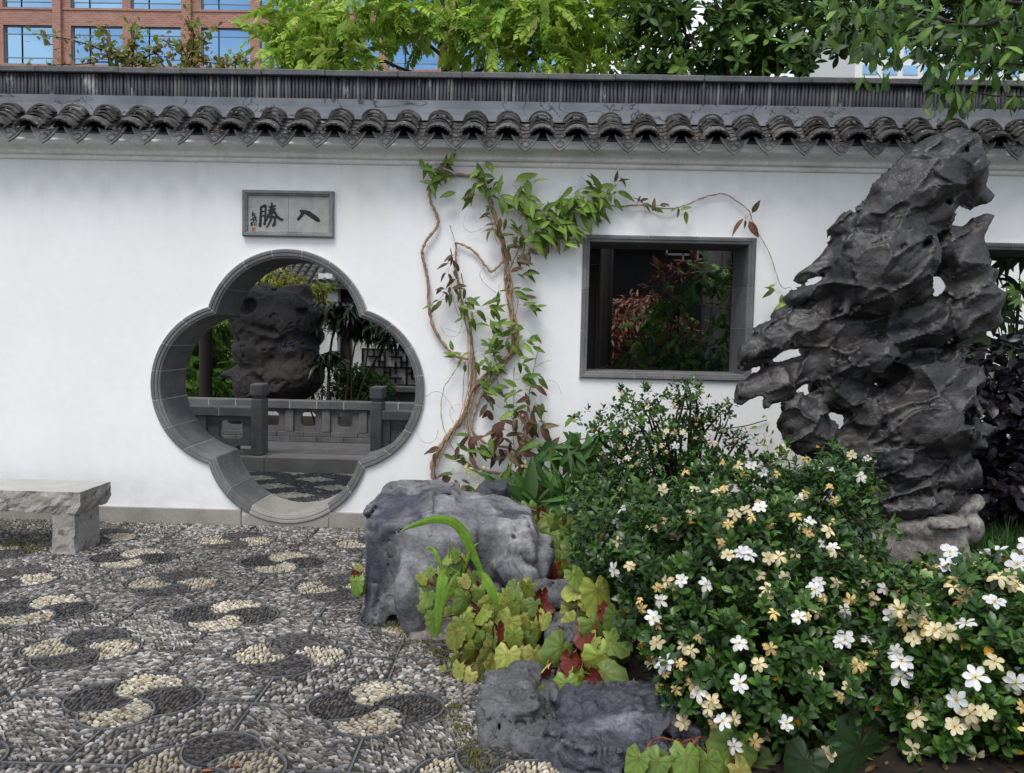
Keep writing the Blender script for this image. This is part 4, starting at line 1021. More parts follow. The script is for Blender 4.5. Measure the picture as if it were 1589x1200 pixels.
boulder('boulder', 'small grey rock half hidden between the clumps of begonia leaves', (at(800, 950, -2.6).x-.1, -3.1, .0), (at(960, 950, -2.6).x+.1, -2.1, .55), .012, f4, dsp2, MT['bouldermid'])
def f5(s):
    for (x, y, Y, rx, ry, rz, rt) in [(670, 1000, -2.30, .12, .12, .07, 0), (700, 985, -2.25, .14, .12, .10, 0), (740, 975, -2.2, .14, .12, .14, 0)]:
        a = at(x, y, Y); s.box((a.x, Y+.06, a.z), (rx, ry, rz), .05, rotY(rt), .04)
boulder('boulder', 'low brown-grey stone under the begonia at the foot of the big boulder', (at(640, 980, -2.3).x-.15, -2.6, -.06), (at(780, 980, -2.3).x+.1, -1.9, .4), .013, f5, dsp2, MT['taihubase'])
def f6(s):
    a = at(768, 770, -1.15); s.box((a.x, -1.1, a.z-.05), (.1, .12, .12), .03, rotY(15), .04); a = at(790, 790, -1.1); s.box((a.x, -1.05, a.z-.05), (.1, .12, .08), .03, rotY(-15), .04)
boulder('boulder', 'small dark rock wedged behind the big boulder under the vine', (at(730, 780, -1.1).x-.1, -1.4, .05), (at(830, 780, -1.1).x+.1, -.85, .62), .014, f6, dsp2, MT['boulderdark'])
# planting soil held by the boulders
bx = [(-.72, -2.0), (-.45, -2.25), (-.08, -2.6), (.06, -2.95), (.22, -3.22), (.5, -3.28), (.85, -3.35), (1.0, -3.7), (1.1, -4.6), (6, -4.6), (6, -.02), (-.75, -.02), (-.80, -1.6)]
bm = bmesh.new(); vs = [bm.verts.new((x, y, .005)) for x, y in bx]; f = bm.faces.new(vs); bmesh.ops.triangulate(bm, faces=[f])
bmesh.ops.subdivide_edges(bm, edges=bm.edges[:], cuts=9, use_grid_fill=True)
ct = Vector((2.2, -1.7))
for v in bm.verts:
    q2 = Vector((v.co.x, v.co.y)); d = 9
    for a, b in zip(bx[:7], bx[1:8]):
        a, b = Vector(a), Vector(b); t_ = max(0, min(1, (q2-a).dot(b-a)/(b-a).length_squared)); d = min(d, (q2-a-(b-a)*t_).length)
    dw = -v.co.y; h = .15*min(1, d/.5); v.co.z = .006+h*min(1, .55+dw*.5)+.012*math.sin(v.co.x*9)*math.cos(v.co.y*7)
soil = put('planting_bed', bm_mesh('planting_bed', bm, True, MT['soil'])); tag(soil, 'dark soil of the raised planting bed behind the boulders', 'soil', kind='structure')
# ------------------------------------------------------------------ the court behind the wall, seen through the openings
bp = put('back_paving', pymesh('back_paving', [(-6, WT-.02, .0), (6, WT-.02, .0), (6, 2.46, .0), (-6, 2.46, .0)], [(0, 1, 2, 3)], False, MT['joint']))
tag(bp, 'dark pebble mosaic with pale diamonds on the floor behind the gate', 'paving', kind='structure')
x, y = lattice(-3.7, -.8, WT+.03, 2.42, .044, .022, R(8), .12); ds = np.ones(len(x), bool)*False
for i in range(-6, 7):
    for j in range(0, 5):
        cx, cy = -1.95+i*.62+(j % 2)*.31, .78+j*.42; ds |= (abs(x-cx)/.23+abs(y-cy)/.16) < 1
nb = len(x); wv = np.array(WHITE)[RNG.integers(0, 5, nb)]*RNG.uniform(.6, 1.0, (nb, 1)); dv = np.array(DARK)[RNG.integers(0, 4, nb)]*RNG.uniform(.7, 1.2, (nb, 1))
dv[RNG.random(nb) < .04] = (.35, .34, .32); ca = np.full(nb, R(8))+RNG.normal(0, .3, nb); rt_ = np.zeros((nb, 3, 3)); rt_[:, 0, 0] = np.cos(ca); rt_[:, 1, 0] = np.sin(ca); rt_[:, 0, 1] = -np.sin(ca); rt_[:, 1, 1] = np.cos(ca); rt_[:, 2, 2] = 1
scatter(bp, 'pebble', peb, RNG.integers(0, 5, nb), np.stack([x, y, np.zeros(nb)], 1), rt_, np.stack([np.full(nb, .043), np.full(nb, .023), np.full(nb, .014)], 1), np.where(ds[:, None], wv, dv), MT['pebble'], 0, 'pebble_field')
PZ, PY0, PY1 = .165, 2.46, 3.95
plat = tag(put('stone_platform', box_mesh('stone_platform', (-5.2, PY0+.03, -.1), (-.2, PY1+.1, PZ-.002), .004, MT['greybrick'])), 'dark paved stone platform behind the gate', 'platform', kind='structure')
xs = [-5.2, -4.1, -2.95, -1.65, -.2]
for a, b in zip(xs[:-1], xs[1:]): put('step_stone', box_mesh('step_stone', (a+.002, PY0, -.06), (b-.002, PY0+.32, PZ), .006, MT['plinth']), plat)
def panel_with_hole(name, x0, x1, z0, z1, y, th, hx0, hx1, hz0, hz1, mat, parent, rr=.03):
    bm = bmesh.new(); lp = [(hx0+rr, hz0), (hx1-rr, hz0), (hx1, hz0+rr), (hx1, hz1-rr), (hx1-rr, hz1), (hx0+rr, hz1), (hx0, hz1-rr), (hx0, hz0+rr)]
    L2 = [[(x0, z0), (x1, z0), (x1, z1), (x0, z1)], lp]; n0 = 12
    for yy in (y, y+th):
        ed = []
        for l in L2:
            vs = [bm.verts.new((a, yy, b)) for a, b in l]
            ed += [bm.edges.new((p, q)) for p, q in zip(vs, vs[1:]+vs[:1])]
        bmesh.ops.triangle_fill(bm, edges=ed, use_beauty=True)
    bm.verts.ensure_lookup_table(); off = 0
    for l in L2:
        for i in range(len(l)): bm.faces.new([bm.verts[k] for k in (off+i, off+(i+1) % len(l), 12+off+(i+1) % len(l), 12+off+i)])
        off += len(l)
    return put(name, bm_mesh(name, bm, False, mat), parent)
GB = MT['greybrick']
def balustrade(label, Y, xl, xr, step, rail_z, th, base_h, posts=()):
    o = thing('balustrade', label, 'balustrade', ((xl+xr)/2, Y, PZ))
    n = max(1, round((xr-xl)/step)); st = (xr-xl)/n; rh = .105
    k = max(1, round((xr-xl)/.36)); rl = (xr-xl)/k
    put('mortar_bed', box_mesh('mortar_bed', (xl, Y-.036, rail_z-rh+.004), (xr, Y+th+.036, rail_z-.004), 0, MT['mortar']), o)
    for i in range(k): put('rail_stone', box_mesh('rail_stone', (xl+i*rl+.002, Y-.04, rail_z-rh), (xl+(i+1)*rl-.002, Y+th+.04, rail_z), .008, GB), o)
    for c in range(2):
        for i in range(k): put('base_stone', box_mesh('base_stone', (max(xl, xl+(i-.5*c)*rl+.002), Y-.02+.012*c, PZ+c*base_h/2+.001), (min(xr, xl+(i+1-.5*c)*rl-.002), Y+th+.02, PZ+(c+1)*base_h/2-.002), .004, GB), o)
    z0, z1 = PZ+base_h, rail_z-rh
    for i in range(n):
        a = xl+i*st
        put('baluster', box_mesh('baluster', (a, Y-.012, z0), (a+.105, Y+th+.012, z1), .006, GB), o)
        w = st-.105; panel_with_hole('pierced_panel', a+.107, a+st-.002, z0, z1, Y+.02, th-.04, a+.107+w*.24, a+st-.002-w*.24, z0+(z1-z0)*.22, z1-(z1-z0)*.16, GB, o)
    for px_ in posts:
        q = put('post', box_mesh('post', (px_-.066, Y-.05, PZ), (px_+.066, Y+th+.05, rail_z+.10), .012, GB), o)
        put('post_cap', box_mesh('post_cap', (px_-.076, Y-.058, rail_z+.125), (px_+.076, Y+th+.058, rail_z+.27), .022, GB, 2), o)
        put('post_neck', box_mesh('post_neck', (px_-.05, Y-.032, rail_z+.10), (px_+.05, Y+th+.032, rail_z+.126), .004, GB), o)
NYb = 2.60; X = lambda px, Y, py=620: at(px, py, Y).x
balustrade('carved grey stone balustrade with pierced panels, near left of the platform steps', NYb, X(390, NYb)-1.9, X(393, NYb)+.0, .62, at(340, 631, NYb).z, .12, .10, (X(400, NYb),))
balustrade('carved grey stone balustrade with square post, near right of the platform steps', NYb, X(592, NYb), X(592, NYb)+1.4, .60, at(620, 638, NYb).z, .12, .10, (X(585, NYb),))
FYb = 3.80
balustrade('long grey stone balustrade with square holes along the far side of the platform', FYb, X(443, FYb)-.475*5, X(443, FYb)+.475*6, .475, at(480, 622, FYb).z, .12, .13)
def lathe_col(name, label, x, y, r, z0, z1, mat, cat='column'):
    o = thing(name, label, cat, (x, y, z0)); mb = MB(); n = 20; a = np.linspace(0, 2*np.pi, n, endpoint=False)
    prof = [(r, z0+.10), (r*1.0, z0+.8), (r*.98, z1)]
    V = np.concatenate([np.stack([x+q*np.cos(a), y+q*np.sin(a), np.full(n, z)], 1) for q, z in prof]); mb.add(V, [(i*n+j, i*n+(j+1) % n, (i+1)*n+(j+1) % n, (i+1)*n+j) for i in range(len(prof)-1) for j in range(n)]); mb.build('shaft', mat, o)
    mb = MB(); prof = [(r*1.25, z0), (r*1.5, z0+.04), (r*1.25, z0+.09), (r*1.0, z0+.102)]
    V = np.concatenate([np.stack([x+q*np.cos(a), y+q*np.sin(a), np.full(n, z)], 1) for q, z in prof]); mb.add(V, [(i*n+j, i*n+(j+1) % n, (i+1)*n+(j+1) % n, (i+1)*n+j) for i in range(len(prof)-1) for j in range(n)]); mb.build('drum_base', GB, o)
    return o
lathe_col('wooden_column', 'dark round wooden column standing behind the far balustrade, seen through the gate', X(318, 4.05), 4.08, .082, PZ-.1, 3.1, MT['wood'])
# covered walkway roof that shades the strip just behind the wall
cw = thing('walkway_roof', 'dark timber roof over the walkway behind the wall', 'roof', (0, 1.2, 2.75))
for k, x0 in enumerate(np.arange(-5.6, 5.7, .8)):
    put('rafter', box_mesh('rafter', (x0, .47, 2.66), (x0+.09, 1.42, 2.75), .004, MT['wood']), cw)
put('roof_deck', box_mesh('roof_deck', (-6, .465, 2.752), (6, 1.45, 2.86), .004, MT['wood']), cw)
put('eave_beam', box_mesh('eave_beam', (-6, 1.422, 2.60), (6, 1.50, 2.75), .004, MT['wood']), cw)
# pavilion roof over the platform
pv = thing('pavilion_roof', 'low dark eave roof along the far side of the stone platform behind the gate', 'roof', (-2.6, 3.3, 3.0))
put('roof_deck', box_mesh('roof_deck', (-5.4, 3.7, 3.08), (-.1, 4.5, 3.2), .01, MT['wood']), pv)
put('eave_beam', box_mesh('eave_beam', (-5.2, 4.06, 2.86), (-.3, 4.2, 3.08), .01, MT['wood']), pv)
# ---- black rock with carved characters
KY = 5.0; KS = ppm(KY, -2)
sk = SDF((at(330, 600, KY).x, KY-.75, -.1), (at(525, 600, KY).x, KY+.75, 2.35), .019); sd_ = sk; RY_, RS_ = RY, RS; RY, RS = KY, KS
E(420, 500, 60, 52, 50, -8); E(450, 500, 48, 50, 48, 0, -4); E(395, 490, 36, 40, 40, 0); E(410, 545, 46, 36, 44, 0, -4); E(460, 545, 34, 40, 44, 0); E(430, 590, 60, 42, 50, 0); E(470, 580, 34, 34, 42, 0, -6); C((400, 575), (345, 583), 22, 2, -6, 8); E(395, 600, 30, 36, 40)
C((480, 500), (506, 489), 18, 6); E(490, 523, 13, 10, 14); C((400, 455), (415, 450), 12, 8); C((470, 455), (450, 452), 14, 8); C((385, 462), (392, 450), 10, 6)
C((365, 497), (440, 517), 5, 7, -50, 4, 1, True); C((385, 568), (420, 590), 5, 7, -48, 4, 1, True); C((430, 595), (440, 612), 6, 4, -52, 4, 1, True); C((437, 535), (437, 588), 4, 5, -52, 4, 1, True)
E(398, 475, 16, 14, 20, 0, -46, 5, True); E(480, 485, 10, 7, 20, 0, -44, 4, True); C((430, 446), (434, 458), 6, 4, -40, 4, 3, True, 40)
def wk(P):
    w = np.stack([fbm(P*4+k*5, 2) for k in range(3)], 1).astype(np.float32)*.06
    return np.sqrt(bowls((P+w)*np.array([4, 4, 4.5], np.float32), 8))*.036-.018+bowls((P+w)*14, 4)*.018*np.clip(fbm(P*2.5, 2)+.3, 0, 1)+fbm(P*30, 2)*.004+np.maximum(vnoise(P*20)-.5, 0)*.10
sk.displace(wk)
brock = thing('black_rock', 'huge black rock carved with two blue characters, seen through the gate', 'rock', rp(430, 630))
bme = sk.mesh('rock_body', MT['blackrock']); put('rock_body', bme, brock)
from mathutils.bvhtree import BVHTree
bvh = BVHTree.FromPolygons([v.co for v in bme.vertices], [tuple(p.vertices) for p in bme.polygons])
def carve(name, strokes):
    mb = MB()
    for st in strokes:
        pts = []
        for x_, y_ in np.array([tuple(p) for p in spline([Vector((a, b, 0)) for a, b in st], 4)])[:, :2]:
            d = ray(x_, y_); h = bvh.ray_cast(CAM, d)
            if h[0] is not None: pts.append(h[0]-d*.004)
        if len(pts) > 2: mb.tube(pts, np.linspace(.009, .006, len(pts)), 5)
    if mb.n: mb.build(name, MT['carveblue'], brock)
carve('carved_character', [[(446, 501), (452, 499), (456, 500)], [(449, 500), (444, 506), (438, 512)], [(443, 508), (449, 507), (455, 505)], [(446, 508), (446, 514)], [(455, 505), (454, 512), (447, 514)]])
carve('carved_character', [[(437, 530), (435, 540), (436, 548)], [(440, 528), (446, 527)], [(443, 526), (442, 533), (438, 538)], [(447, 532), (454, 530), (460, 527)], [(453, 526), (452, 534)], [(447, 537), (456, 535), (455, 546)], [(448, 540), (455, 539)], [(448, 544), (455, 543)]])
RY, RS = RY_, RS_
# ---- white house with tiled roof at the back
HY = 8.6
hs = thing('white_house', 'white walled house with grey tiled roof at the back, seen through the gate', 'house', (at(520, 560, HY).x, HY+1, 0))
hx0, hx1 = at(405, 500, HY).x, at(720, 500, HY).x
put('wall', box_mesh('wall', (hx0, HY, -.1), (hx1, HY+3, 2.6), .01, MT['whitewall']), hs)
def hbox(name, a, b, c, d, Y0, Y1, mat): 
    p, q = at(a, d, Y0), at(b, c, Y0); return put(name, box_mesh(name, (p.x, Y0, p.z), (q.x, Y1, q.z), .004, mat), hs)
hbox('pilaster', 505, 524, 452, 640, HY-.30, HY+.05, MT['whitewall']); hbox('window', 528, 575, 448, 510, HY-.06, HY+.05, MT['redwood']); hbox('window', 470, 503, 452, 500, HY-.06, HY+.05, MT['wood'])
hbox('door', 527, 545, 512, 600, HY-.06, HY+.05, MT['redwood']); hbox('bracket', 494, 516, 425, 433, HY-.42, HY-.1, MT['whitewall'])
ev, rdg = at(480, 441, HY-.45), None
ez, ry0, ry1, rz1 = ev.z, HY-.5, HY+2.2, ev.z+1.45
put('roof_deck', pymesh('roof_deck', [(hx0-.3, ry0, ez), (hx1, ry0, ez), (hx1, ry1, rz1), (hx0-.3, ry1, rz1), (hx0-.3, ry0, ez-.08), (hx1, ry0, ez-.08)], [(0, 1, 2, 3), (4, 5, 1, 0)], False, MT['tile']), hs)
rowx = np.arange(hx0-.25, at(560, 430, HY).x, .155)
for xx in rowx:
    mb = MB()
    for k in range(16):
        t0, t1 = k/16, (k+1.15)/16; p0 = Vector((xx, ry0+(ry1-ry0)*t0, ez+(rz1-ez)*t0+.03)); p1 = Vector((xx, ry0+(ry1-ry0)*t1, ez+(rz1-ez)*t1+.022)); mb.tube([p0, p1], [.058, .050], 8)
    mb.build('tile_row', MT['tile'], hs, False)
# lattice screen with white panel
LY = 6.6
ls = thing('lattice_screen', 'brown fretwork railing over white panel on a stone ledge behind the gate', 'railing', (at(610, 620, LY).x, LY, 0))
la, lb = at(562, 597, LY), at(700, 545, LY)
put('white_panel', box_mesh('white_panel', (la.x, LY+.06, la.z), (lb.x, LY+.09, lb.z), 0, MT['whitewall']), ls)
put('ledge', box_mesh('ledge', (la.x-.3, LY-.25, at(600, 607, LY).z), (lb.x, LY+.3, la.z-.005), .01, MT['beigestone']), ls)
put('plinth', box_mesh('plinth', (la.x-.3, LY-.15, -.1), (lb.x, LY+.25, at(600, 607, LY).z-.002), .01, MT['greybrick']), ls)
mb = MB(); W_, H_ = lb.x-la.x, lb.z-la.z; b_ = .016
def bar(u0, v0, u1, v1): mb.box((la.x+min(u0, u1)*W_-b_, LY, la.z+min(v0, v1)*H_-b_), (la.x+max(u0, u1)*W_+b_, LY+.04, la.z+max(v0, v1)*H_+b_))
for v in (0, 1): bar(0, v, 1, v)
for k in range(5):
    u = k/4; bar(u, 0, u, 1)
    if k < 4:
        for (p, q, r_, s_) in [(.25, .2, .75, .2), (.25, .8, .75, .8), (.25, .2, .25, .5), (.75, .5, .75, .8), (0, .5, .5, .5), (.5, .5, 1, .5), (.5, 0, .5, .2), (.5, .8, .5, 1), (.5, .35, .5, .65), (0, .35, .25, .35), (.75, .65, 1, .65)]: bar(u+p/4, q, u+r_/4, s_)
mb.build('fretwork', MT['redwood'], ls, False)
# ---- dark hall behind the square window
hl = thing('dark_hall', 'dark timber hall with fretwork seen through the square window', 'hall', (2.4, 4.4, 0))
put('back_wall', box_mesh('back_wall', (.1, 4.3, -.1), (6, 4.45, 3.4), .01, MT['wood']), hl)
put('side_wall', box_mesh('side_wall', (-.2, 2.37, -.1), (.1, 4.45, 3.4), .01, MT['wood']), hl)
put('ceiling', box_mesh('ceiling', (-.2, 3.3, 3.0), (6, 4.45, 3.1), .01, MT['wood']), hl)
mb = MB(); FY2 = 2.30; fg = stone_mat('fretwork_backlight_grey', (.10, .10, .105), (.15, .15, .155), 6, .7, .1, 60, 0)  # pale grey strips paint the backlight in the gaps of a dark hanging lattice
def fbar(a, b, c, d):
    p, q = at(a, b, FY2), at(c, d, FY2); mb.box((min(p.x, q.x)-.008, FY2, min(p.z, q.z)-.008), (max(p.x, q.x)+.008, FY2+.03, max(p.z, q.z)+.008))
for s_ in [(912, 383, 950, 383), (962, 383, 999, 383), (1010, 384, 1050, 384), (1035, 386, 1035, 395), (1035, 395, 1072, 395), (1060, 395, 1060, 405), (1060, 405, 1083, 405), (1072, 385, 1072, 395), (1083, 386, 1083, 405), (1072, 385, 1083, 385)]: fbar(*s_)
mb.build('fretwork_backlight', fg, hl, False)
mb = MB(); FY2 = 4.1
for k in range(7): fbar(950+k*9, 452, 950+k*9, 478); 
for k in range(4): fbar(950, 452+k*8.6, 1004, 452+k*8.6)
mb.build('lattice_window', MT['wood'], hl, False)
dp = at(925, 560, 1.5); pn = put('door_leaf', box_mesh('door_leaf', (at(912, 500, 1.5).x, 1.5, 0), (at(928, 500, 1.5).x, 1.54, 2.3), .004, MT['wood']), hl)
put('door_edge', box_mesh('door_edge', (at(924, 500, 1.48).x, 1.46, .2), (at(928.5, 500, 1.48).x, 1.498, 2.05), .003, MT['redwood']), hl)
lathe_col('wooden_column', 'black round column at the left inside the square window', at(940, 500, 2.0).x, 2.05, .07, 0, 2.75, MT['wood'])
lathe_col('wooden_column', 'dark grey round column at the right inside the square window', at(1104, 480, 2.5).x, 2.55, .10, 0, 2.9, stone_mat('grey_wood', (.045, .043, .042), (.08, .077, .075), 6, .6, .1, 60, 0))
# ground beyond
gb = put('back_garden_soil', pymesh('back_garden_soil', [(-14, 2.4, -.02), (14, 2.4, -.02), (14, 30, -.02), (-14, 30, -.02)], [(0, 1, 2, 3)], False, MT['soil'])); tag(gb, 'dark soil of the garden behind the platform', 'soil', kind='structure')

# ------------------------------------------------------------------ brick office block
BYY = 42.0
bb = thing('brick_building', 'red brick office block with wide blue glass windows behind the wall', 'building', (at(300, 100, BYY).x, BYY+4, 0))
cuts = [(5, 82), (110, 190), (203, 281), (312, 388), (403, 481), (511, 588), (602, 680), (710, 787), (801, 879)]
cuts = [(-195, -118), (-104, -26)]+cuts





# wall as piers and spandrels around real openings


step = at(195, 13.5, BYY).z-at(195, 101, BYY).z
W0 = (at(195, 101, BYY).z, at(195, 41, BYY).z); WIN_ROWS = [(W0[0]+step*s, W0[1]+step*s) for s in (-1, 0, 1, 2)]
xl = at(-260, 60, BYY).x; xr = at(905, 60, BYY).x
def wx(px): return at(px, 60, BYY).x
levels = [-.1]+[v for r_ in WIN_ROWS for v in r_]+[WIN_ROWS[-1][1]+1.6]
for i in range(0, len(levels), 2):      # spandrel bands
    put('brick_spandrel', box_mesh('brick_spandrel', (xl, BYY, levels[i]), (xr, BYY+.5, levels[i+1]), 0, MT['brick']), bb)
pier_edges = [xl]+[wx(v) for c_ in cuts for v in c_]+[xr]
for z0, z1 in WIN_ROWS:
    for i in range(0, len(pier_edges), 2): put('brick_pier', box_mesh('brick_pier', (pier_edges[i], BYY+.003, z0), (pier_edges[i+1], BYY+.5, z1), 0, MT['brick']), bb)
for i in range(0, len(pier_edges), 2):  # projecting pilaster strips with a shadow groove
    a, b = pier_edges[i], pier_edges[i+1]
    if b-a > .8 and i: put('pilaster', box_mesh('pilaster', (a+(b-a)*.10, BYY-.22, -.1), (a+(b-a)*.55, BYY-.004, levels[-1]), 0, MT['brick']), bb)
for z0, z1 in WIN_ROWS:
    put('sill_band', box_mesh('sill_band', (xl, BYY-.05, z0-.14), (xr, BYY-.003, z0-.02), 0, MT['brick']), bb)
    for a_, b_ in cuts:
        x0, x1 = wx(a_), wx(b_); w_, h_ = x1-x0, z1-z0; fr = MB(); t_ = .05
        for u in (0, .335, .667 if False else .335, 1): fr.box((x0+u*(w_-t_), BYY+.18, z0), (x0+u*(w_-t_)+t_, BYY+.26, z1))
        for v in (0, .80, .17, 1): fr.box((x0, BYY+.182, z0+v*(h_-t_)), (x1, BYY+.262, z0+v*(h_-t_)+t_))
        win = fr.build('window', MT['winmetal'], bb, False)
        for u0, u1 in ((0, .335), (.335, 1)):
            for v0, v1 in ((0, .17), (.17, .80), (.80, 1)):
                tl = R(random.uniform(-.5, .5)); me = box_mesh('pane', (-w_*(u1-u0)/2+.02, 0, -h_*(v1-v0)/2+.02), (w_*(u1-u0)/2-.02, .02, h_*(v1-v0)/2-.02), 0, MT['glass'])
                put('pane', me, win, None, Matrix.Translation((x0+w_*(u0+u1)/2, BYY+.22, z0+h_*(v0+v1)/2)) @ Matrix.Rotation(tl, 4, 'Z') @ Matrix.Rotation(R(random.uniform(-.4, .4)), 4, 'X'))
# pale tower glimpsed through the right-hand trees
TY = 60.0; tw = thing('white_tower', 'pale panelled tower with blue windows glimpsed behind the right-hand trees', 'building', (at(1480, 100, TY).x, TY+5, 0))
ta, tb = at(1330, 40, TY).x, at(1800, 40, TY).x
put('wall', box_mesh('wall', (ta, TY, -.1), (tb, TY+12, at(1500, 20, TY).z), 0, MT['whitepanel']), tw)
for i in range(14):
    for j in range(5):
        x0 = ta+.6+i*1.6; z0 = at(1500, 145, TY).z+j*1.35
        put('window', box_mesh('window', (x0, TY-.05, z0), (x0+1.15, TY+.02, z0+.75), 0, MT['glass']), tw)
# ------------------------------------------------------------------ plant shapes
def leaf_t(w=.3, n=4, fold=.18, droop=.25, peak=.45, tip=.9):
    """blade of unit length along +Y, folded along the midrib, bending down"""
    V = []; F = []
    for i in range(n+1):
        t_ = i/n; hw = w/2*(math.sin(math.pi*min(1, t_**(math.log(.5)/math.log(peak))))**tip)+.004; z = -droop*t_*t_
        V += [(-hw, t_, z+fold*hw), (0, t_, z), (hw, t_, z+fold*hw)]
    for i in range(n):
        a = 3*i; F += [(a, a+1, a+4, a+3), (a+1, a+2, a+5, a+4)]
    return np.array(V), np.array(F)
def tinted(t_, edge=.85, mid=1.25):
    V, F = t_; c = np.ones((len(V), 3)); c[1::3] = mid; c[0::3] = edge; return V, F, c
L_OVAL = [tinted(leaf_t(.52, 4, .25, d, .60, .7)) for d in (.05, .25, .4)]
L_LANCE = [tinted(leaf_t(.27, 5, .3, d, .38)) for d in (.1, .35, .6)]
L_OBOV = [tinted(leaf_t(.40, 4, .22, d, .62, .7)) for d in (.1, .3, .5)]
L_VINE = [tinted(leaf_t(.38, 5, .28, d, .40)) for d in (.1, .3, .5)]
L_THIN = [tinted(leaf_t(.10, 4, .3, d, .5)) for d in (.1, .3, .6)]
def begonia_t(seed, curl):
    r_ = np.random.default_rng(seed); ns = 30; rings = (.05, .30, .58, .82, 1.0); V = [(0, .0, 0)]; C_ = [(.9, .5, .4)]; F = []
    for k, f in enumerate(rings):
        for i in range(ns):
            a = 2*math.pi*i/ns; ca, sa = math.cos(a), math.sin(a)     # a=0 towards the tip
            rad = .45*(1+.85*max(0, ca)**3.4)*(1-.70*max(0, -ca)**18)*(1+.06*abs(sa)); rad *= (1.10 if sa > 0 else .92)
            ph = (i % 3); vein = ph == 0; edge = f > .9
            if edge: rad *= 1.05 if vein else .97
            z = -curl*f*f*.34*(.6+.4*abs(ca))+(.042*f if not vein else -.012*f)+.035*math.sin(a*2+seed)*f*f+r_.normal(0, .006)*f
            V.append((rad*f*sa, rad*f*ca, z))
            if k == 0: C_.append((.95, .62, .45))
            elif vein: C_.append((1.25, 1.22, 1.25))
            else: C_.append((1.0+.12*edge, .90, .80))
    for i in range(ns): F.append((0, 1+i, 1+(i+1) % ns))
    Q = [(1+(k-1)*ns+i, 1+k*ns+i, 1+k*ns+(i+1) % ns, 1+(k-1)*ns+(i+1) % ns) for k in range(1, len(rings)) for i in range(ns)]
    return np.array(V), [np.array(F)[:, ::-1], np.array(Q)[:, ::-1]], np.array(C_)
BEG = [begonia_t(s_, c_) for s_, c_ in ((1, .25), (2, .55), (3, .9), (4, .1))]
BEG = [(V*np.array([1, 1, .75]), F, C_) for V, F, C_ in BEG]
def compound_t(n=9, droop=.3, seed=0):
    r_ = np.random.default_rng(seed); mb = MB(); lf = leaf_t(.46, 3, .2, .2, .4)
    for i in range(n):
        t_ = .16+.84*i/n; p = np.array([0, t_, -droop*t_*t_]); s_ = .30*(1-.45*abs(t_-.55))
        for sg in (-1, 1):
            a = sg*R(58-14*t_+r_.normal(0, 6)); c, s = math.cos(a), math.sin(a); M3 = np.array([[c, s, 0], [-s, c, 0], [0, 0, 1]]); tl = R(-18+r_.normal(0, 10)); M4 = np.array([[1, 0, 0], [0, math.cos(tl), -math.sin(tl)], [0, math.sin(tl), math.cos(tl)]])
            mb.add((lf[0]*s_) @ (M3 @ M4).T+p, lf[1], None, np.full(3, r_.uniform(.8, 1.15)))
    mb.add((lf[0]*.26)+np.array([0, 1, -droop]), lf[1])
    mb.add(np.array([(-.006, 0, 0), (.006, 0, 0), (.004, .5, -droop*.25), (-.004, .5, -droop*.25), (.003, 1, -droop), (-.003, 1, -droop)]), [(0, 1, 2, 3), (3, 2, 4, 5)], None, (.8, .6, .5))
    return np.concatenate(mb.V), np.concatenate(mb.Q), np.concatenate(mb.C)
COMP = [compound_t(9, d, k) for k, d in enumerate((.15, .35, .55))]
def flower_t(seed, openness, wilt):
    r_ = np.random.default_rng(seed); V = []; F = []; C_ = []
    for k in range(6):
        a = k*math.pi/3+r_.normal(0, .14); ln = r_.uniform(.85, 1.1); wd = r_.uniform(.25, .34)*(1-.25*wilt); tw = r_.normal(0, .25+.5*wilt); lift = openness+r_.normal(0, .12+.25*wilt); b = len(V)
        for i, t_ in enumerate((.06, .35, .68, .90, 1.0)):
            hw = wd*(.16, .70, 1.0, .62, .10)[i]; rr = ln*t_*math.cos(lift*(1-.3*t_))*.5; z = ln*t_*math.sin(lift)*.5-(.10+.35*wilt)*t_**2.2
            for s_ in (-1, 0, 1):
                ox = s_*hw*.5; zz = z+(.045 if s_ else 0)*(1 if i > 0 else 0)+s_*tw*.10*t_
                V.append((rr*math.cos(a)-ox*math.sin(a), rr*math.sin(a)+ox*math.cos(a), zz)); q = (1.0, 1.0, 1.0) if i > 0 else (1.0, .86, .45)
                if wilt and i >= 3: q = (.86, .74, .55)
                C_.append(q)
        for i in range(4):
            for s_ in (0, 1): F.append((b+3*i+s_, b+3*i+s_+1, b+3*i+4+s_, b+3*i+3+s_))
    b = len(V)     # pistil and stamens
    V += [(.03, 0, .02), (-.015, .026, .02), (-.015, -.026, .02), (.02, 0, .13), (-.01, .017, .13), (-.01, -.017, .13)]; C_ += [(.85, .6, .15)]*6
    F += [(b, b+1, b+4, b+3), (b+1, b+2, b+5, b+4), (b+2, b, b+3, b+5)]
    for k in range(6):
        a = k*math.pi/3+math.pi/6; b = len(V); c, s = math.cos(a), math.sin(a)
        V += [(.05*c-.008*s, .05*s+.008*c, .03), (.05*c+.008*s, .05*s-.008*c, .03), (.17*c, .17*s, .045), (.16*c, .16*s, .05)]; C_ += [(.7, .5, .15)]*4; F.append((b, b+1, b+2, b+3))
    return np.array(V), np.array(F), np.array(C_)
FL = [flower_t(1, .12, 0), flower_t(2, .25, 0), flower_t(3, -.05, .15), flower_t(4, .5, .6), flower_t(5, .2, .8), flower_t(6, .8, 1.0)]
def unit(v): return v/(np.linalg.norm(v, axis=-1, keepdims=True)+1e-9)
CAMV = np.array(CAM)
def pick(cols, n): return np.array(cols)[RNG.integers(0, len(cols), n)]
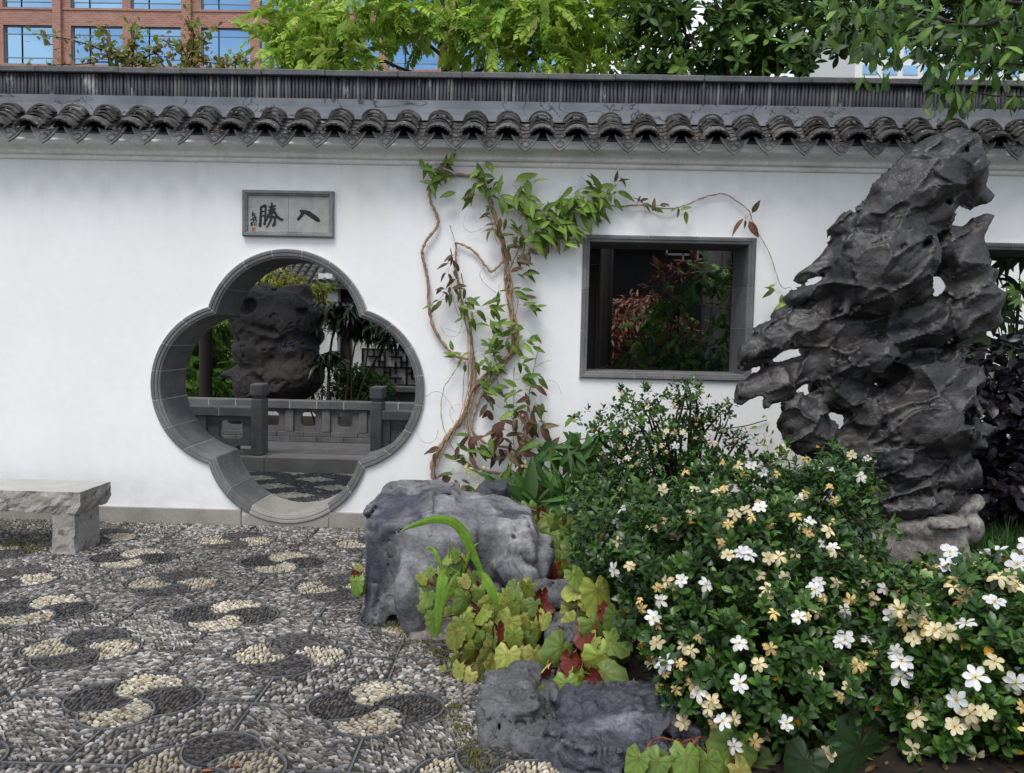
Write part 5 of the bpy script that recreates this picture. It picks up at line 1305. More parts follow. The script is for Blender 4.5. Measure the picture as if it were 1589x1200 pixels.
# ------------------------------------------------------------------ gardenias
G_DARK = [(.034, .082, .014), (.050, .116, .018), (.022, .054, .011), (.074, .155, .026), (.038, .090, .016)]
G_YNG = [(.10, .22, .03), (.07, .17, .03), (.14, .27, .05)]
def bush(name, label, blobs, nros, leaf, flowers=(), extra=0, fsize=.095, base=None, group=None, ind=300, stems=True, nstem=40, deep=.5, yng=.10, trunk_r=.012):
    """blobs: (px, py, Y, rx, ry, rz); rosettes of leaves over them, flowers where the photograph has them"""
    cs = np.array([tuple(at(b[0], b[1], b[2])) for b in blobs]); rs = np.array([b[3:6] for b in blobs])
    base = np.array(base if base is not None else (cs[:, 0].mean(), cs[:, 1].mean(), .10))
    o = thing(name, label, 'shrub', base, group)
    area = (rs[:, 0]*rs[:, 2]+rs[:, 1]*rs[:, 0])
    bi = RNG.choice(len(blobs), nros*3, p=area/area.sum()); d = unit(RNG.normal(0, 1, (nros*3, 3)))
    front = (d @ unit((CAMV-cs.mean(0))[None])[0]); sel = (front > -.25) | (RNG.random(nros*3) < .3); bi, d = bi[sel][:nros], d[sel][:nros]
    lump = 1+.20*np.array([math.sin(v[0]*6+v[2]*8+i)*math.cos(v[1]*7+i*2) for v, i in zip(d, bi)])
    rad = (1-deep*RNG.random(len(d))**2.2)*lump; P = cs[bi]+d*rs[bi]*rad[:, None]; N = unit(d/rs[bi])
    ok = P[:, 2] > .06; P, N = P[ok], N[ok]
    # not deep inside another blob
    q = np.min([np.linalg.norm((P-c)/r_, axis=1) for c, r_ in zip(cs, rs)], axis=0); ok = q > .42; P, N = P[ok], N[ok]
    A = unit(N*.55+np.array([0, -.12, .75])+RNG.normal(0, .32, P.shape)); n = len(P)
    pos, dr, nm, sc, cl = [], [], [], [], []
    yflag = RNG.random(n) < yng
    for i in range(n):
        a = A[i]; u = unit(np.cross(a, RNG.normal(0, 1, 3))); v = np.cross(a, u); m = RNG.integers(6, 10); ph = RNG.random()*6.28; cb = pick(G_DARK, 1)[0]
        for k in range(m):
            an = ph+k*2.4; el = R(28+54*k/m*1.0+RNG.normal(0, 8)) if not yflag[i] else R(10+30*k/m); el = R(90)-el if False else el
            t_ = math.cos(an)*u+math.sin(an)*v; dd = math.cos(el)*a*1.0+math.sin(el)*t_
            pos.append(P[i]+a*.006*(m-k)); dr.append(dd); nm.append(a*math.sin(el)-t_*math.cos(el)+1e-3); sc.append(leaf*RNG.uniform(.7, 1.15)*(.75 if yflag[i] else 1))
            cl.append(pick(G_YNG, 1)[0]*RNG.uniform(.7, 1.1) if yflag[i] else cb*RNG.uniform(.75, 1.35))
    pos, dr, nm, sc, cl = map(np.array, (pos, dr, nm, sc, cl))
    q = RNG.random(len(cl)) < .006; cl[q] = (.40, .22, .02)
    scatter(o, 'leaf', L_OVAL, RNG.integers(0, 3, len(pos)), pos, frames(dr, nm), sc, cl, MT['leaf_dark'], ind, 'foliage', rank=np.linalg.norm(pos-CAMV, axis=1)-sc*6)
    if stems:
        mb = MB()
        for i in RNG.choice(n, min(nstem, n), replace=False):
            e = P[i]; b = base+RNG.normal(0, .05, 3)*[1, 1, 0]; mid = b*.55+e*.45+RNG.normal(0, .04, 3); mid[2] = b[2]+(e[2]-b[2])*.55
            pts = spline([b, mid, e*.8+mid*.2+RNG.normal(0, .015, 3), e], 4); mb.tube(pts, np.linspace(trunk_r, .003, len(pts)), 5)
        mb.build('stems', MT['bark'], o)
    # flowers
    FP, FN, FT, FC, FS_ = [], [], [], [], []
    def hit(px, py):
        dv = np.array(ray(px, py)); best = None
        for c, r_ in zip(cs, rs):
            a_ = (dv/r_); b_ = (CAMV-c)/r_; A_, B_, C_ = a_@a_, 2*a_@b_, b_@b_-1.06; D_ = B_*B_-4*A_*C_
            if D_ < 0: continue
            t_ = (-B_-math.sqrt(D_))/(2*A_)
            if best is None or t_ < best[0]: best = (t_, unit(((CAMV+dv*t_)-c)/(r_*r_)))
        if best is None:
            j = int(np.argmin(np.linalg.norm(np.array([proj(c)[:2] for c in cs])-np.array([px, py]), axis=1))); t_ = (cs[j]-CAMV)@dv; best = (t_, unit(np.array([0, -.6, .6])))
        return CAMV+dv*best[0], best[1]
    WHT, CRM, OCH = (.86, .86, .85), (.80, .71, .46), (.66, .50, .22)
    def addf(p, nn, kind):
        tocam = unit(CAMV-p); FP.append(p+nn*.025+tocam*.04); FN.append(unit(nn*.5+tocam*.55+np.array([0, 0, .35])+RNG.normal(0, .28, 3)))
        if kind == 'w': FT.append(RNG.choice([0, 1, 2, 0])); FC.append(np.array(WHT)*RNG.uniform(.92, 1.0)); FS_.append(fsize*RNG.uniform(.75, 1.18))
        elif kind == 'c': FT.append(RNG.choice([2, 3, 1])); FC.append(np.array(CRM)*RNG.uniform(.8, 1.12)); FS_.append(fsize*RNG.uniform(.75, 1.0))
        else: FT.append(RNG.choice([3, 4, 5])); FC.append(np.array(OCH)*RNG.uniform(.75, 1.25)+np.array([.12, .10, .05])*RNG.random()); FS_.append(fsize*RNG.uniform(.6, .85))
    for px, py, kd in flowers: addf(*hit(px, py), kd)
    vi = np.where((N @ unit(CAMV-cs.mean(0))) > .1)[0]
    for i in RNG.choice(vi, min(extra, len(vi)), replace=False): addf(P[i]+N[i]*.02, N[i], RNG.choice(['w', 'c', 'o', 'c', 'c', 'o']))
    if FP:
        FP, FN = np.array(FP), np.array(FN); X_ = unit(np.cross(FN, RNG.normal(0, 1, FN.shape))); Y_ = np.cross(FN, X_); rt_ = np.stack([X_, Y_, FN], axis=2)
        scatter(o, 'flower', FL, np.array(FT), FP, rt_, np.array(FS_), np.array(FC), MT['petal'], 300, 'flower_mass')
    return o
mainF = [(1098, 908, 'w'), (1160, 865, 'w'), (1150, 861, 'w'), (1264, 905, 'w'), (1258, 915, 'w'), (1302, 945, 'w'), (1178, 796, 'w'), (1150, 1003, 'w'), (1296, 1002, 'w'), (1303, 998, 'w'), (1030, 930, 'w'), (1090, 1070, 'w'), (1218, 1116, 'w'), (1034, 1033, 'w'), (1040, 1028, 'w'), (962, 886, 'w'), (1062, 902, 'w'), (1020, 955, 'w'), (1252, 816, 'w'), (1290, 737, 'w'), (1342, 717, 'w'), (1330, 742, 'w'), (1150, 1060, 'w'), (1126, 1112, 'w'), (1190, 740, 'w'), (1165, 730, 'w'), (1365, 920, 'w'), (1285, 855, 'w'), (970, 795, 'w'), (1375, 960, 'w'),
         (1075, 1012, 'c'), (1178, 1032, 'c'), (1110, 1085, 'c'), (1066, 1115, 'c'), (1262, 1045, 'c'), (1188, 915, 'c'), (1075, 805, 'c'), (1140, 805, 'c'), (1130, 865, 'c'), (1190, 870, 'c'), (1205, 868, 'c'), (1330, 866, 'c'), (1280, 830, 'c'), (1285, 860, 'c'), (962, 842, 'c'), (1212, 700, 'c'), (1145, 730, 'c'), (1318, 712, 'c'), (1190, 937, 'c'), (1028, 1000, 'c'), (1010, 1030, 'c'), (1115, 772, 'c'), (1096, 1100, 'c'), (985, 880, 'c'), (1290, 905, 'c'),
         (1195, 1010, 'o'), (1320, 1035, 'o'), (1345, 1018, 'o'), (1330, 1035, 'o'), (1250, 965, 'o'), (1270, 927, 'o'), (1310, 930, 'o'), (1130, 820, 'o'), (1165, 810, 'o'), (1120, 848, 'o'), (1230, 808, 'o'), (1250, 835, 'o'), (1040, 1045, 'o'), (1060, 1030, 'o'), (1030, 1060, 'o'), (1090, 995, 'o'), (1026, 912, 'o'), (1002, 942, 'o'), (1000, 930, 'o'), (1297, 1078, 'o'), (1285, 760, 'o'), (1292, 780, 'o'), (1282, 815, 'o'), (1025, 965, 'o'), (1175, 790, 'o'), (1250, 770, 'o'), (1160, 740, 'o'), (1200, 960, 'o'), (1345, 930, 'o'), (1055, 1075, 'o'), (1080, 1060, 'o'), (1250, 720, 'o'), (1210, 742, 'o')]
bush('gardenia_shrub', 'broad dark green gardenia full of white and yellowing flowers before the scholar rock',
     [(1140, 900, -2.85, .52, .48, .38), (1010, 850, -2.45, .36, .40, .28), (1250, 830, -2.35, .34, .40, .36), (1200, 1045, -3.32, .36, .30, .28), (1300, 765, -2.10, .16, .2, .22), (950, 800, -2.0, .24, .3, .18), (1150, 780, -2.05, .36, .3, .20), (1085, 1015, -3.2, .19, .25, .19), (1075, 1075, -3.32, .11, .2, .10), (1310, 975, -3.0, .22, .3, .26)],
     2700, .050, mainF, 95, .072, None, 'gardenias in the bed', 300)
rightF = [(1500, 972, 'w'), (1540, 942, 'w'), (1513, 1047, 'w'), (1400, 1010, 'w'), (1406, 1028, 'w'), (1405, 1050, 'w'), (1470, 862, 'w'), (1550, 868, 'w'), (1580, 885, 'w'), (1488, 1090, 'w'), (1470, 888, 'w'), (1570, 1055, 'w'), (1590, 850, 'w'), (1535, 862, 'w'),
          (1530, 885, 'c'), (1545, 905, 'c'), (1572, 900, 'c'), (1585, 925, 'c'), (1430, 965, 'c'), (1455, 980, 'c'), (1475, 985, 'c'), (1425, 993, 'c'), (1527, 1108, 'c'), (1475, 1130, 'c'), (1428, 1118, 'c'), (1420, 1155, 'c'), (1415, 1170, 'c'), (1540, 1025, 'c'), (1480, 920, 'c'), (1585, 870, 'c'),
          (1412, 970, 'o'), (1440, 972, 'o'), (1447, 985, 'o'), (1575, 1100, 'o'), (1480, 910, 'o'), (1500, 925, 'o'), (1585, 1130, 'o'), (1455, 890, 'o'), (1440, 900, 'o'), (1380, 1080, 'o'), (1340, 1050, 'o')]
bush('gardenia_shrub', 'gardenia with large cream flower clusters at the right edge', [(1490, 990, -3.3, .30, .36, .26), (1578, 945, -3.15, .22, .3, .19), (1590, 1070, -3.45, .24, .3, .25), (1420, 1030, -3.3, .15, .26, .2), (1500, 1085, -3.5, .20, .25, .15), (1440, 1120, -3.55, .10, .15, .10)],
     1350, .052, rightF, 30, .086, None, 'gardenias in the bed', 260)
zc = [(130, 330, 14), (440, 180, 18), (690, 170, 20), (560, 260, 18), (340, 400, 28), (700, 370, 34), (980, 150, 24), (1000, 280, 28), (1150, 400, 28), (1300, 270, 13), (1400, 520, 19), (1320, 620, 18), (480, 520, 32), (880, 520, 36), (620, 640, 26), (420, 700, 24), (1050, 620, 26), (300, 900, 34), (700, 820, 36), (1150, 800, 30), (900, 700, 28), (600, 900, 36), (250, 800, 26)]
bush('gardenia_shrub', 'taller open gardenia with small flowers standing against the white wall under the window',
     [(880+x_/5.217, 590+y_/5.217, -.72+random.uniform(-.18, .12), r_/215, r_/215*1.1, r_/215*.92) for x_, y_, r_ in zc], 900, .040,
     [(880+x_/5.217, 590+y_/5.217, k_) for x_, y_, k_ in [(1180, 810, 'w'), (1140, 450, 'w'), (880, 530, 'w'), (930, 930, 'w'), (470, 820, 'c'), (720, 690, 'c'), (1190, 490, 'c'), (490, 610, 'w'), (120, 880, 'w'), (330, 895, 'w'), (420, 960, 'c'), (1020, 1080, 'c'), (440, 540, 'c'), (930, 440, 'c'), (700, 580, 'c'), (780, 530, 'c'), (860, 215, 'o'), (1250, 700, 'o'), (1030, 720, 'c'), (680, 820, 'c'), (590, 1000, 'c'), (850, 420, 'c'), (1370, 500, 'o'), (440, 130, 'o'), (270, 610, 'o'), (80, 330, 'o'), (200, 310, 'o'), (450, 420, 'c')]],
     34, .052, (at(1060, 800, -.7).x, -.7, .12), 'gardenias in the bed', 200, True, 70, .8, .10, .016)
# ------------------------------------------------------------------ begonias
def begonia(label, leaves, base_px, baseY, cols, group='begonias in the bed', dyf=.0):
    b = Vector(at(base_px[0], base_px[1], baseY)); b.z = max(b.z, .02); o = thing('begonia', label, 'begonia', b, group)
    P, D, N_, S_, C_, T_ = [], [], [], [], [], []
    st = MB(); leaves = list(leaves)+([(l[0]+random.gauss(0, 16), l[1]+random.gauss(3, 12), l[2]*.95, l[3]+random.gauss(0, 30), l[4]+.07, random.choice(['g', '', 'g', '', 'g', '', 'r'] if l[5] != 'd' else ['d'])) for l in leaves if random.random() < .75] if len(leaves) > 9 else [])
    for (px, py, sz, ang, Y, kind) in leaves:
        p = np.array(at(px, py, Y)); s_ = sz/ppm(Y); a = R(ang)+random.gauss(0, .25)
        right, up, fw = np.array(_RT), np.array(_UP), np.array(_F)
        d = math.sin(a)*right-math.cos(a)*up*.9+fw*random.gauss(-.12, .18)
        nrm = -fw*random.uniform(.6, 1.0)+np.array([0, 0, 1.0])*random.uniform(.15, .85)+right*random.gauss(0, .45)
        if kind == 'r': nrm = -nrm+right*random.choice([-.9, .9])
        if kind == 'n': nrm = right*random.choice([-1, 1])-fw*.45
        d = unit(d); P.append(p-d*s_*.15); D.append(d); N_.append(unit(nrm)); S_.append(s_*1.38); T_.append(random.randrange(4))
        c = np.array(random.choice(cols))*random.uniform(.75, 1.2)
        if kind == 'g': c = np.array((.14, .23, .045))*random.uniform(.8, 1.2)
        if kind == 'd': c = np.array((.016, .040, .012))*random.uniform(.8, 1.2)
        C_.append(c)
        q = Vector(p-d*s_*.15); m_ = q.lerp(b, .5)+Vector((random.gauss(0, .03), .06, .05)); st.tube(spline([b+Vector((random.gauss(0, .04), random.gauss(0, .03), 0)), m_, q-Vector(unit(nrm))*.012], 4), .0045, 5)
    n = len(P); scatter(o, 'leaf', BEG, np.array(T_), np.array(P), frames(np.array(D), np.array(N_)), np.array(S_), np.array(C_), MT['leaf_begonia'], 300, 'foliage')
    st.build('stems', MT['stemred'], o)
BG = [(.27, .34, .065), (.32, .38, .09), (.20, .29, .05), (.36, .38, .12), (.24, .34, .06)]
z7 = lambda x_, y_: (640+x_/4.413, 840+y_/4.413)
c1 = [(60, 250, 60, 20, ''), (105, 380, 85, 0, 'g'), (155, 545, 110, 10, 'g'), (125, 210, 60, -20, ''), (170, 240, 60, 30, ''), (300, 640, 120, -10, ''), (340, 560, 90, 20, ''), (450, 640, 90, -15, 'g'), (520, 600, 80, 30, ''), (430, 760, 120, 0, 'g'), (655, 570, 140, 5, ''), (765, 540, 130, 0, ''), (865, 590, 90, 15, 'g'), (905, 530, 90, 20, ''), (555, 840, 120, -25, ''), (655, 800, 140, 10, ''), (750, 760, 100, 0, ''), (840, 790, 120, 5, ''), (620, 910, 80, 0, ''), (320, 880, 90, -10, ''), (390, 930, 90, 5, ''), (460, 900, 80, 0, ''), (300, 320, 70, 0, 'g'), (360, 400, 120, 0, 'g'), (450, 350, 80, 10, 'g'), (410, 240, 65, 0, 'g'), (300, 90, 65, 0, 'g'), (310, 160, 60, 0, 'g'), (250, 120, 60, -40, ''), (700, 330, 90, -30, 'g'), (790, 320, 90, 20, 'g'), (640, 380, 90, 0, 'g'), (600, 450, 80, -10, ''), (740, 430, 100, 10, 'g'), (690, 470, 90, 0, ''), (560, 370, 70, -20, 'g'), (520, 480, 70, 0, ''), (840, 440, 80, 30, 'g'), (580, 520, 90, 0, ''), (480, 700, 90, -10, 'g'), (700, 650, 100, 0, 'g'), (800, 680, 90, 0, 'g'), (540, 680, 80, 0, 'g'), (380, 500, 70, -20, ''), (240, 470, 50, 0, 'g'),
      (485, 500, 100, -30, 'n'), (525, 750, 120, -20, 'n'), (575, 610, 90, 0, 'r'), (310, 790, 80, -20, 'n'), (230, 970, 90, -60, 'r'), (875, 370, 80, 30, 'r'), (900, 450, 70, 40, 'r'), (870, 510, 60, 0, 'r'), (440, 560, 70, -30, 'n')]
begonia('yellow-green begonia clump with red-backed leaves in front of the big boulder', [(*z7(x_, y_), s_/4.413, a_, -2.62-(y_-500)/2400+random.uniform(-.05, .05), k_) for x_, y_, s_, a_, k_ in c1], (780, 1000), -2.45, BG)
c2 = [(1125, 240, 120, 20, 'g'), (1275, 360, 180, 5, ''), (1110, 350, 110, -40, ''), (1210, 420, 100, 20, ''), (1010, 740, 160, -30, 'g'), (1180, 620, 130, -10, 'r'), (1265, 580, 170, 20, 'g'), (1300, 810, 180, 30, ''), (1370, 690, 140, 40, 'g'), (1330, 910, 180, 80, 'g'), (890, 900, 120, -20, 'r'), (980, 1000, 80, 0, ''), (1060, 990, 130, 0, ''), (1145, 950, 120, 10, ''), (1120, 1040, 100, 0, 'g'), (1080, 830, 120, 0, 'r'), (1390, 520, 120, 10, 'g'), (1230, 700, 120, -10, 'n'), (1170, 300, 90, 0, 'n'), (1240, 930, 90, 20, 'r'), (1440, 600, 110, 20, 'g'), (900, 1040, 70, -30, ''), (1300, 480, 90, 30, 'r'), (1370, 900, 80, 70, 'r'), (1030, 870, 90, 0, 'r')]
begonia('begonia with large ribbed green and dark red leaves beside the gardenia', [(*z7(x_, y_), s_/4.413, a_, -2.88-(y_-650)/2600+random.uniform(-.04, .04), k_) for x_, y_, s_, a_, k_ in c2], (910, 1040), -2.85, BG)
c3 = [(540+x_/2.609, 740+y_/2.609, s_/2.609, a_, -1.65-(y_-250)/700, k_) for x_, y_, s_, a_, k_ in [(680, 165, 70, -30, 'g'), (760, 190, 70, 0, ''), (820, 180, 80, 10, 'g'), (880, 170, 80, 20, 'g'), (940, 165, 80, 0, 'g'), (820, 250, 90, 0, 'g'), (860, 300, 80, 0, 'g'), (890, 350, 70, 0, ''), (905, 230, 80, 20, 'g'), (770, 230, 80, 0, 'g'), (850, 385, 70, -20, 'r'), (915, 400, 90, 0, ''), (720, 200, 60, 0, 'r'), (800, 300, 70, 0, 'g'), (920, 300, 80, 10, 'g'), (870, 230, 80, 0, 'g'), (950, 220, 70, 20, 'g'), (850, 345, 60, -10, ''), (780, 160, 60, 10, 'r'), (960, 380, 70, 20, 'g'), (830, 330, 60, 0, '')]]
begonia('bright lime begonia bed between the big boulder and the gardenia', c3, (870, 860), -1.7, [(.20, .32, .045), (.26, .38, .065), (.17, .28, .04)])
begonia('single begonia stem growing at the left foot of the big boulder', [(552, 905, 22, -10, -2.15, 'g'), (551, 890, 10, 20, -2.12, 'r'), (556, 880, 9, 30, -2.12, ''), (561, 912, 14, 10, -2.12, 'g')], (560, 925), -2.1, BG)
begonia('low begonia leaves along the bottom edge in front of the slate-grey boulder', [(1018, 1186, 34, -30, -3.72, 'g'), (1042, 1188, 34, 10, -3.7, 'g'), (1068, 1178, 38, 0, -3.7, 'g'), (1098, 1186, 36, 20, -3.68, 'g'), (990, 1182, 32, -20, -3.72, 'g'), (1140, 1165, 62, 20, -3.55, 'g'), (1175, 1190, 50, 30, -3.5, 'g'), (1125, 1198, 40, 0, -3.6, 'g'), (1150, 1200, 40, 20, -3.6, '')], (1090, 1215), -3.5, BG)
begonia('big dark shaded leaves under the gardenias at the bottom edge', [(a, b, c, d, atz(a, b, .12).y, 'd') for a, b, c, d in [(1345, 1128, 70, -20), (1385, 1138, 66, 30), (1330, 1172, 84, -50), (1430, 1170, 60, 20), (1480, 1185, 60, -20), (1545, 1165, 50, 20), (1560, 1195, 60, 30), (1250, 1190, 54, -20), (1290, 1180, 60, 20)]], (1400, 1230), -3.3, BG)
begonia('green begonia leaves between the two gardenias at the foot of the scholar rock', [(1412, 925, 62, 30, -2.3, 'g'), (1400, 940, 52, -20, -2.35, 'g'), (1442, 900, 40, 40, -2.2, ''), (1462, 945, 40, 60, -2.3, ''), (1390, 905, 40, -30, -2.2, ''), (1420, 890, 34, 10, -2.1, 'g'), (1358, 885, 34, -30, -2.1, 'g'), (1375, 960, 50, -10, -2.4, 'g')], (1410, 980), -2.1, BG)
# ------------------------------------------------------------------ strap-leaved plant over the boulder
sp_ = thing('strap_leaf_plant', 'plant with long arching bright green strap leaves over the big boulder', 'plant', at(740, 930, -2.4))
z3 = lambda x_, y_: (540+x_/4.674, 750+y_/4.674)
def strap(pts, w, Y, tw=0.0):
    Pn = spline([at(*z3(x_, y_), Y+dy) for x_, y_, dy in pts], 6); n = len(Pn); V = []; C_ = []
    sd = np.array(_RT)
    for i, p in enumerate(Pn):
        t_ = i/(n-1); T = (Pn[min(i+1, n-1)]-Pn[max(i-1, 0)]).normalized(); s_ = np.cross(np.array(T), np.array(_F)+np.array([0, 0, .25])); s_ = unit(s_)
        hw = w/2*(min(1, .5+2*t_)*(1-t_**4)+.02)
        for k in range(5):
            u = k/2-1; V.append(np.array(p)+s_*hw*u-np.array(_F)*.006*(1-abs(u))); g = 1.0+.25*(k % 2)-.2*t_*0; C_.append(np.array((.20, .36, .045))*g)
    F = [(5*i+k, 5*i+k+1, 5*i+k+6, 5*i+k+5) for i in range(n-1) for k in range(4)]
    put('blade', npmesh('blade', np.array(V), np.array(F), np.array(C_), True, MT['leaf_lime']), sp_)
strap([(965, 640, 0), (900, 500, -.03), (830, 350, -.06), (750, 280, -.08), (640, 262, -.08), (510, 295, -.06), (375, 350, -.03)], .052, -2.42)
strap([(930, 650, 0), (985, 690, -.06), (1040, 780, -.08), (1090, 940, -.06)], .055, -2.62); strap([(760, 640, 0), (700, 660, -.07), (672, 800, -.10), (655, 960, -.10), (648, 1135, -.09)], .050, -2.72)
strap([(810, 640, 0), (760, 720, -.06), (715, 830, -.08), (690, 920, -.08)], .034, -2.48); strap([(730, 700, 0), (732, 560, -.0), (738, 375, .0)], .012, -2.45); strap([(890, 420, 0), (896, 380, 0), (900, 330, 0)], .010, -2.38); strap([(700, 690, 0), (640, 520, .0), (600, 470, .02), (560, 480, 0)], .022, -2.5); strap([(820, 680, 0), (860, 560, 0), (905, 470, 0), (950, 430, .02)], .022, -2.45); strap([(860, 690, 0), (800, 660, -.04), (750, 615, -.05)], .03, -2.42)
# ------------------------------------------------------------------ grasses
def grass(name, label, x0, x1, y0, y1, n, h, cols, z=.12, lean=.5):
    o = thing(name, label, 'grass', ((x0+x1)/2, (y0+y1)/2, z)); o['kind'] = 'stuff'
    T = []
    for dr_ in (.3, .7, 1.0):
        V = []; F = []
        for i in range(6):
            t_ = i/5; V += [(-.011*(1-t_), dr_*.55*t_*t_, t_*(1-.35*dr_*t_)), (.011*(1-t_)+.001, dr_*.55*t_*t_, t_*(1-.35*dr_*t_))]
        for i in range(5): F.append((2*i, 2*i+1, 2*i+3, 2*i+2))
        T.append((np.array(V), np.array(F)))
    P = np.stack([RNG.uniform(x0, x1, n), RNG.uniform(y0, y1, n), np.full(n, z)], 1); a = RNG.uniform(0, 6.28, n)
    rt_ = np.zeros((n, 3, 3)); rt_[:, 0, 0] = np.cos(a); rt_[:, 1, 0] = np.sin(a); rt_[:, 0, 1] = -np.sin(a); rt_[:, 1, 1] = np.cos(a); rt_[:, 2, 2] = 1
    scatter(o, 'grass_blades', T, RNG.integers(0, 3, n), P, rt_, RNG.uniform(.6, 1.2, n)*h, pick(cols, n)*RNG.uniform(.7, 1.2, (n, 1)), MT['leaf_mid'], 0)
GG = [(.05, .12, .025), (.07, .16, .03), (.04, .10, .03), (.09, .18, .04)]
grass('mondo_grass', 'dark green tufted grass at the foot of the wall behind the begonias', at(745, 780, -.5).x, at(975, 780, -.5).x, -.95, -.2, 1500, .34, GG, .10)
grass('mondo_grass', 'fine green grass tuft to the right of the scholar rock', at(1488, 860, -1.1).x, at(1680, 860, -1.1).x, -1.5, -.5, 1700, .36, [(.07, .16, .035), (.09, .20, .05), (.05, .12, .03)], .12)
# broad strap leaves behind the grass and big glossy leaves at the wall's foot
def leafy(name, label, cat, pts, tmpl, cols, mat, loc, group=None, ind=300, spread=0.0):
    """pts: (px, py, Y, length m, angle deg in the picture (0 = up, 90 = right), tilt)"""
    o = thing(name, label, cat, loc, group); n = len(pts); right, up, fw = np.array(_RT), np.array(_UP), np.array(_F)
    P = np.array([tuple(at(p[0], p[1], p[2])) for p in pts]); a = np.array([R(p[4]) for p in pts])+RNG.normal(0, spread, n)
    D = np.sin(a)[:, None]*right+np.cos(a)[:, None]*up-fw*RNG.normal(.25, .35, n)[:, None]
    N_ = -fw*RNG.uniform(.4, 1, n)[:, None]+np.array([0, 0, 1])*RNG.uniform(.2, 1, n)[:, None]+right*RNG.normal(0, .4, n)[:, None]
    scatter(o, 'leaf', tmpl, RNG.integers(0, len(tmpl), n), P, frames(D, N_), np.array([p[3] for p in pts]), np.array([c for c in (p[5] if len(p) > 5 else random.choice(cols) for p in pts)])*RNG.uniform(.75, 1.2, (n, 1)), mat, ind, 'foliage')
    return o
pts = []
for k in range(60):
    bx_, by_ = random.uniform(790, 960), random.uniform(770, 800); pts.append((bx_, by_, -random.uniform(.35, .7), random.uniform(.22, .42), random.gauss(0, 40)))
leafy('strap_leaf_plant', 'dark broad strap leaves behind the grass at the foot of the wall', 'plant', pts, L_THIN+L_LANCE[:1], [(.05, .12, .025), (.07, .15, .03), (.035, .09, .02)], MT['leaf_mid'], at(870, 800, -.5))

# leaf litter on the soil
T = [leaf_t(.4, 3, .3, -.1)]; n = 900; P = np.stack([RNG.uniform(.1, 3.2, n), RNG.uniform(-4.1, -2.2, n), np.full(n, .10)], 1)
for i in range(n):
    h_ = soil.ray_cast(Vector((P[i][0], P[i][1], 2)), Vector((0, 0, -1))); P[i][2] = h_[1].z+.006 if h_[0] else -.3
lit = thing('leaf_litter', 'brown fallen leaves and petals scattered on the dark soil of the bed', 'leaf litter', (1.5, -3.2, .05)); lit['kind'] = 'stuff'
scatter(lit, 'fallen_leaves', T, np.zeros(n, int), P, frames(RNG.normal(0, 1, (n, 3))*[1, 1, .15], np.tile([0, .05, 1.], (n, 1))), RNG.uniform(.025, .06, n), pick([(.10, .055, .025), (.16, .09, .04), (.06, .035, .02), (.22, .17, .08), (.05, .06, .02)], n), MT['petal'], 0)
# ------------------------------------------------------------------ the climbing vine on the wall
VY = -.035
vine = thing('climbing_vine', 'twisting brown climbing vine with green and bronze leaves on the white wall', 'vine', at(672, 765, -.1))
def stem(pts, r0, r1, name='stem', par=None, n=7, wob=.006, yo=0.0, mat=None):
    P = [at(x_, y_, VY+yo+random.gauss(0, .006)) for x_, y_ in pts]; P = spline(P, 6)
    P = [p+Vector((random.gauss(0, wob*.3), random.gauss(0, wob*.3), random.gauss(0, wob*.3))) for p in P]
    mb = MB(); k = len(P); rr = 1.0*np.linspace(r0, r1, k)*np.array([1+.22*math.sin(i*1.7)+random.gauss(0, .08) for i in range(k)])
    mb.tube(P, rr, n); return mb.build(name, mat or MT['vinebark'], par or vine)
stem([(674, 770), (674, 750), (671, 722), (680, 700), (695, 677), (710, 660), (725, 635), (730, 617), (740, 600), (757, 580), (790, 555), (801, 540), (798, 512), (794, 489), (788, 455), (785, 432), (786, 410), (782, 383), (773, 351), (763, 320), (755, 297), (746, 277)], .021, .016)
stem([(801, 540), (804, 520), (799, 495), (791, 470), (794, 445), (788, 420), (781, 395), (778, 370), (769, 345)], .014, .010, yo=-.02); stem([(788, 553), (796, 538), (793, 510), (796, 480), (786, 455), (790, 430), (784, 400)], .011, .008, yo=-.03)
stem([(746, 277), (725, 272), (698, 273), (677, 285), (667, 297), (668, 313), (676, 329), (680, 347), (671, 362), (661, 375), (655, 391), (658, 408), (661, 421), (665, 444), (666, 477), (672, 505), (687, 532), (705, 551), (727, 557)], .011, .013)
stem([(657, 392), (659, 415), (663, 440), (664, 470), (668, 495), (680, 520)], .006, .005, yo=-.012)
stem([(707, 376), (707, 400), (708, 421), (713, 446), (718, 473), (729, 500), (731, 520), (734, 550), (732, 587), (727, 620), (722, 640), (727, 675), (732, 712), (747, 730), (780, 735), (815, 736), (840, 734), (855, 745), (860, 762)], .008, .012)
stem([(790, 555), (777, 577), (750, 610), (738, 635), (732, 655), (735, 672), (757, 689), (790, 695), (802, 703)], .012, .010); stem([(735, 555), (737, 590), (732, 620), (727, 640)], .012, .012, yo=-.01)
stem([(707, 377), (721, 381), (737, 392), (757, 417), (764, 421), (775, 412), (784, 403)], .008, .010); stem([(784, 432), (797, 405), (806, 385), (812, 376)], .006, .004, yo=-.02); stem([(784, 402), (797, 378), (813, 376)], .006, .004)
stem([(757, 300), (790, 318), (830, 335), (865, 335), (885, 327), (910, 320), (930, 319), (960, 320), (998, 319), (1030, 324), (1050, 323), (1067, 317), (1095, 306), (1122, 301), (1145, 313), (1163, 329), (1168, 345), (1180, 368), (1195, 395), (1205, 425), (1213, 446), (1228, 446)], .008, .0025)
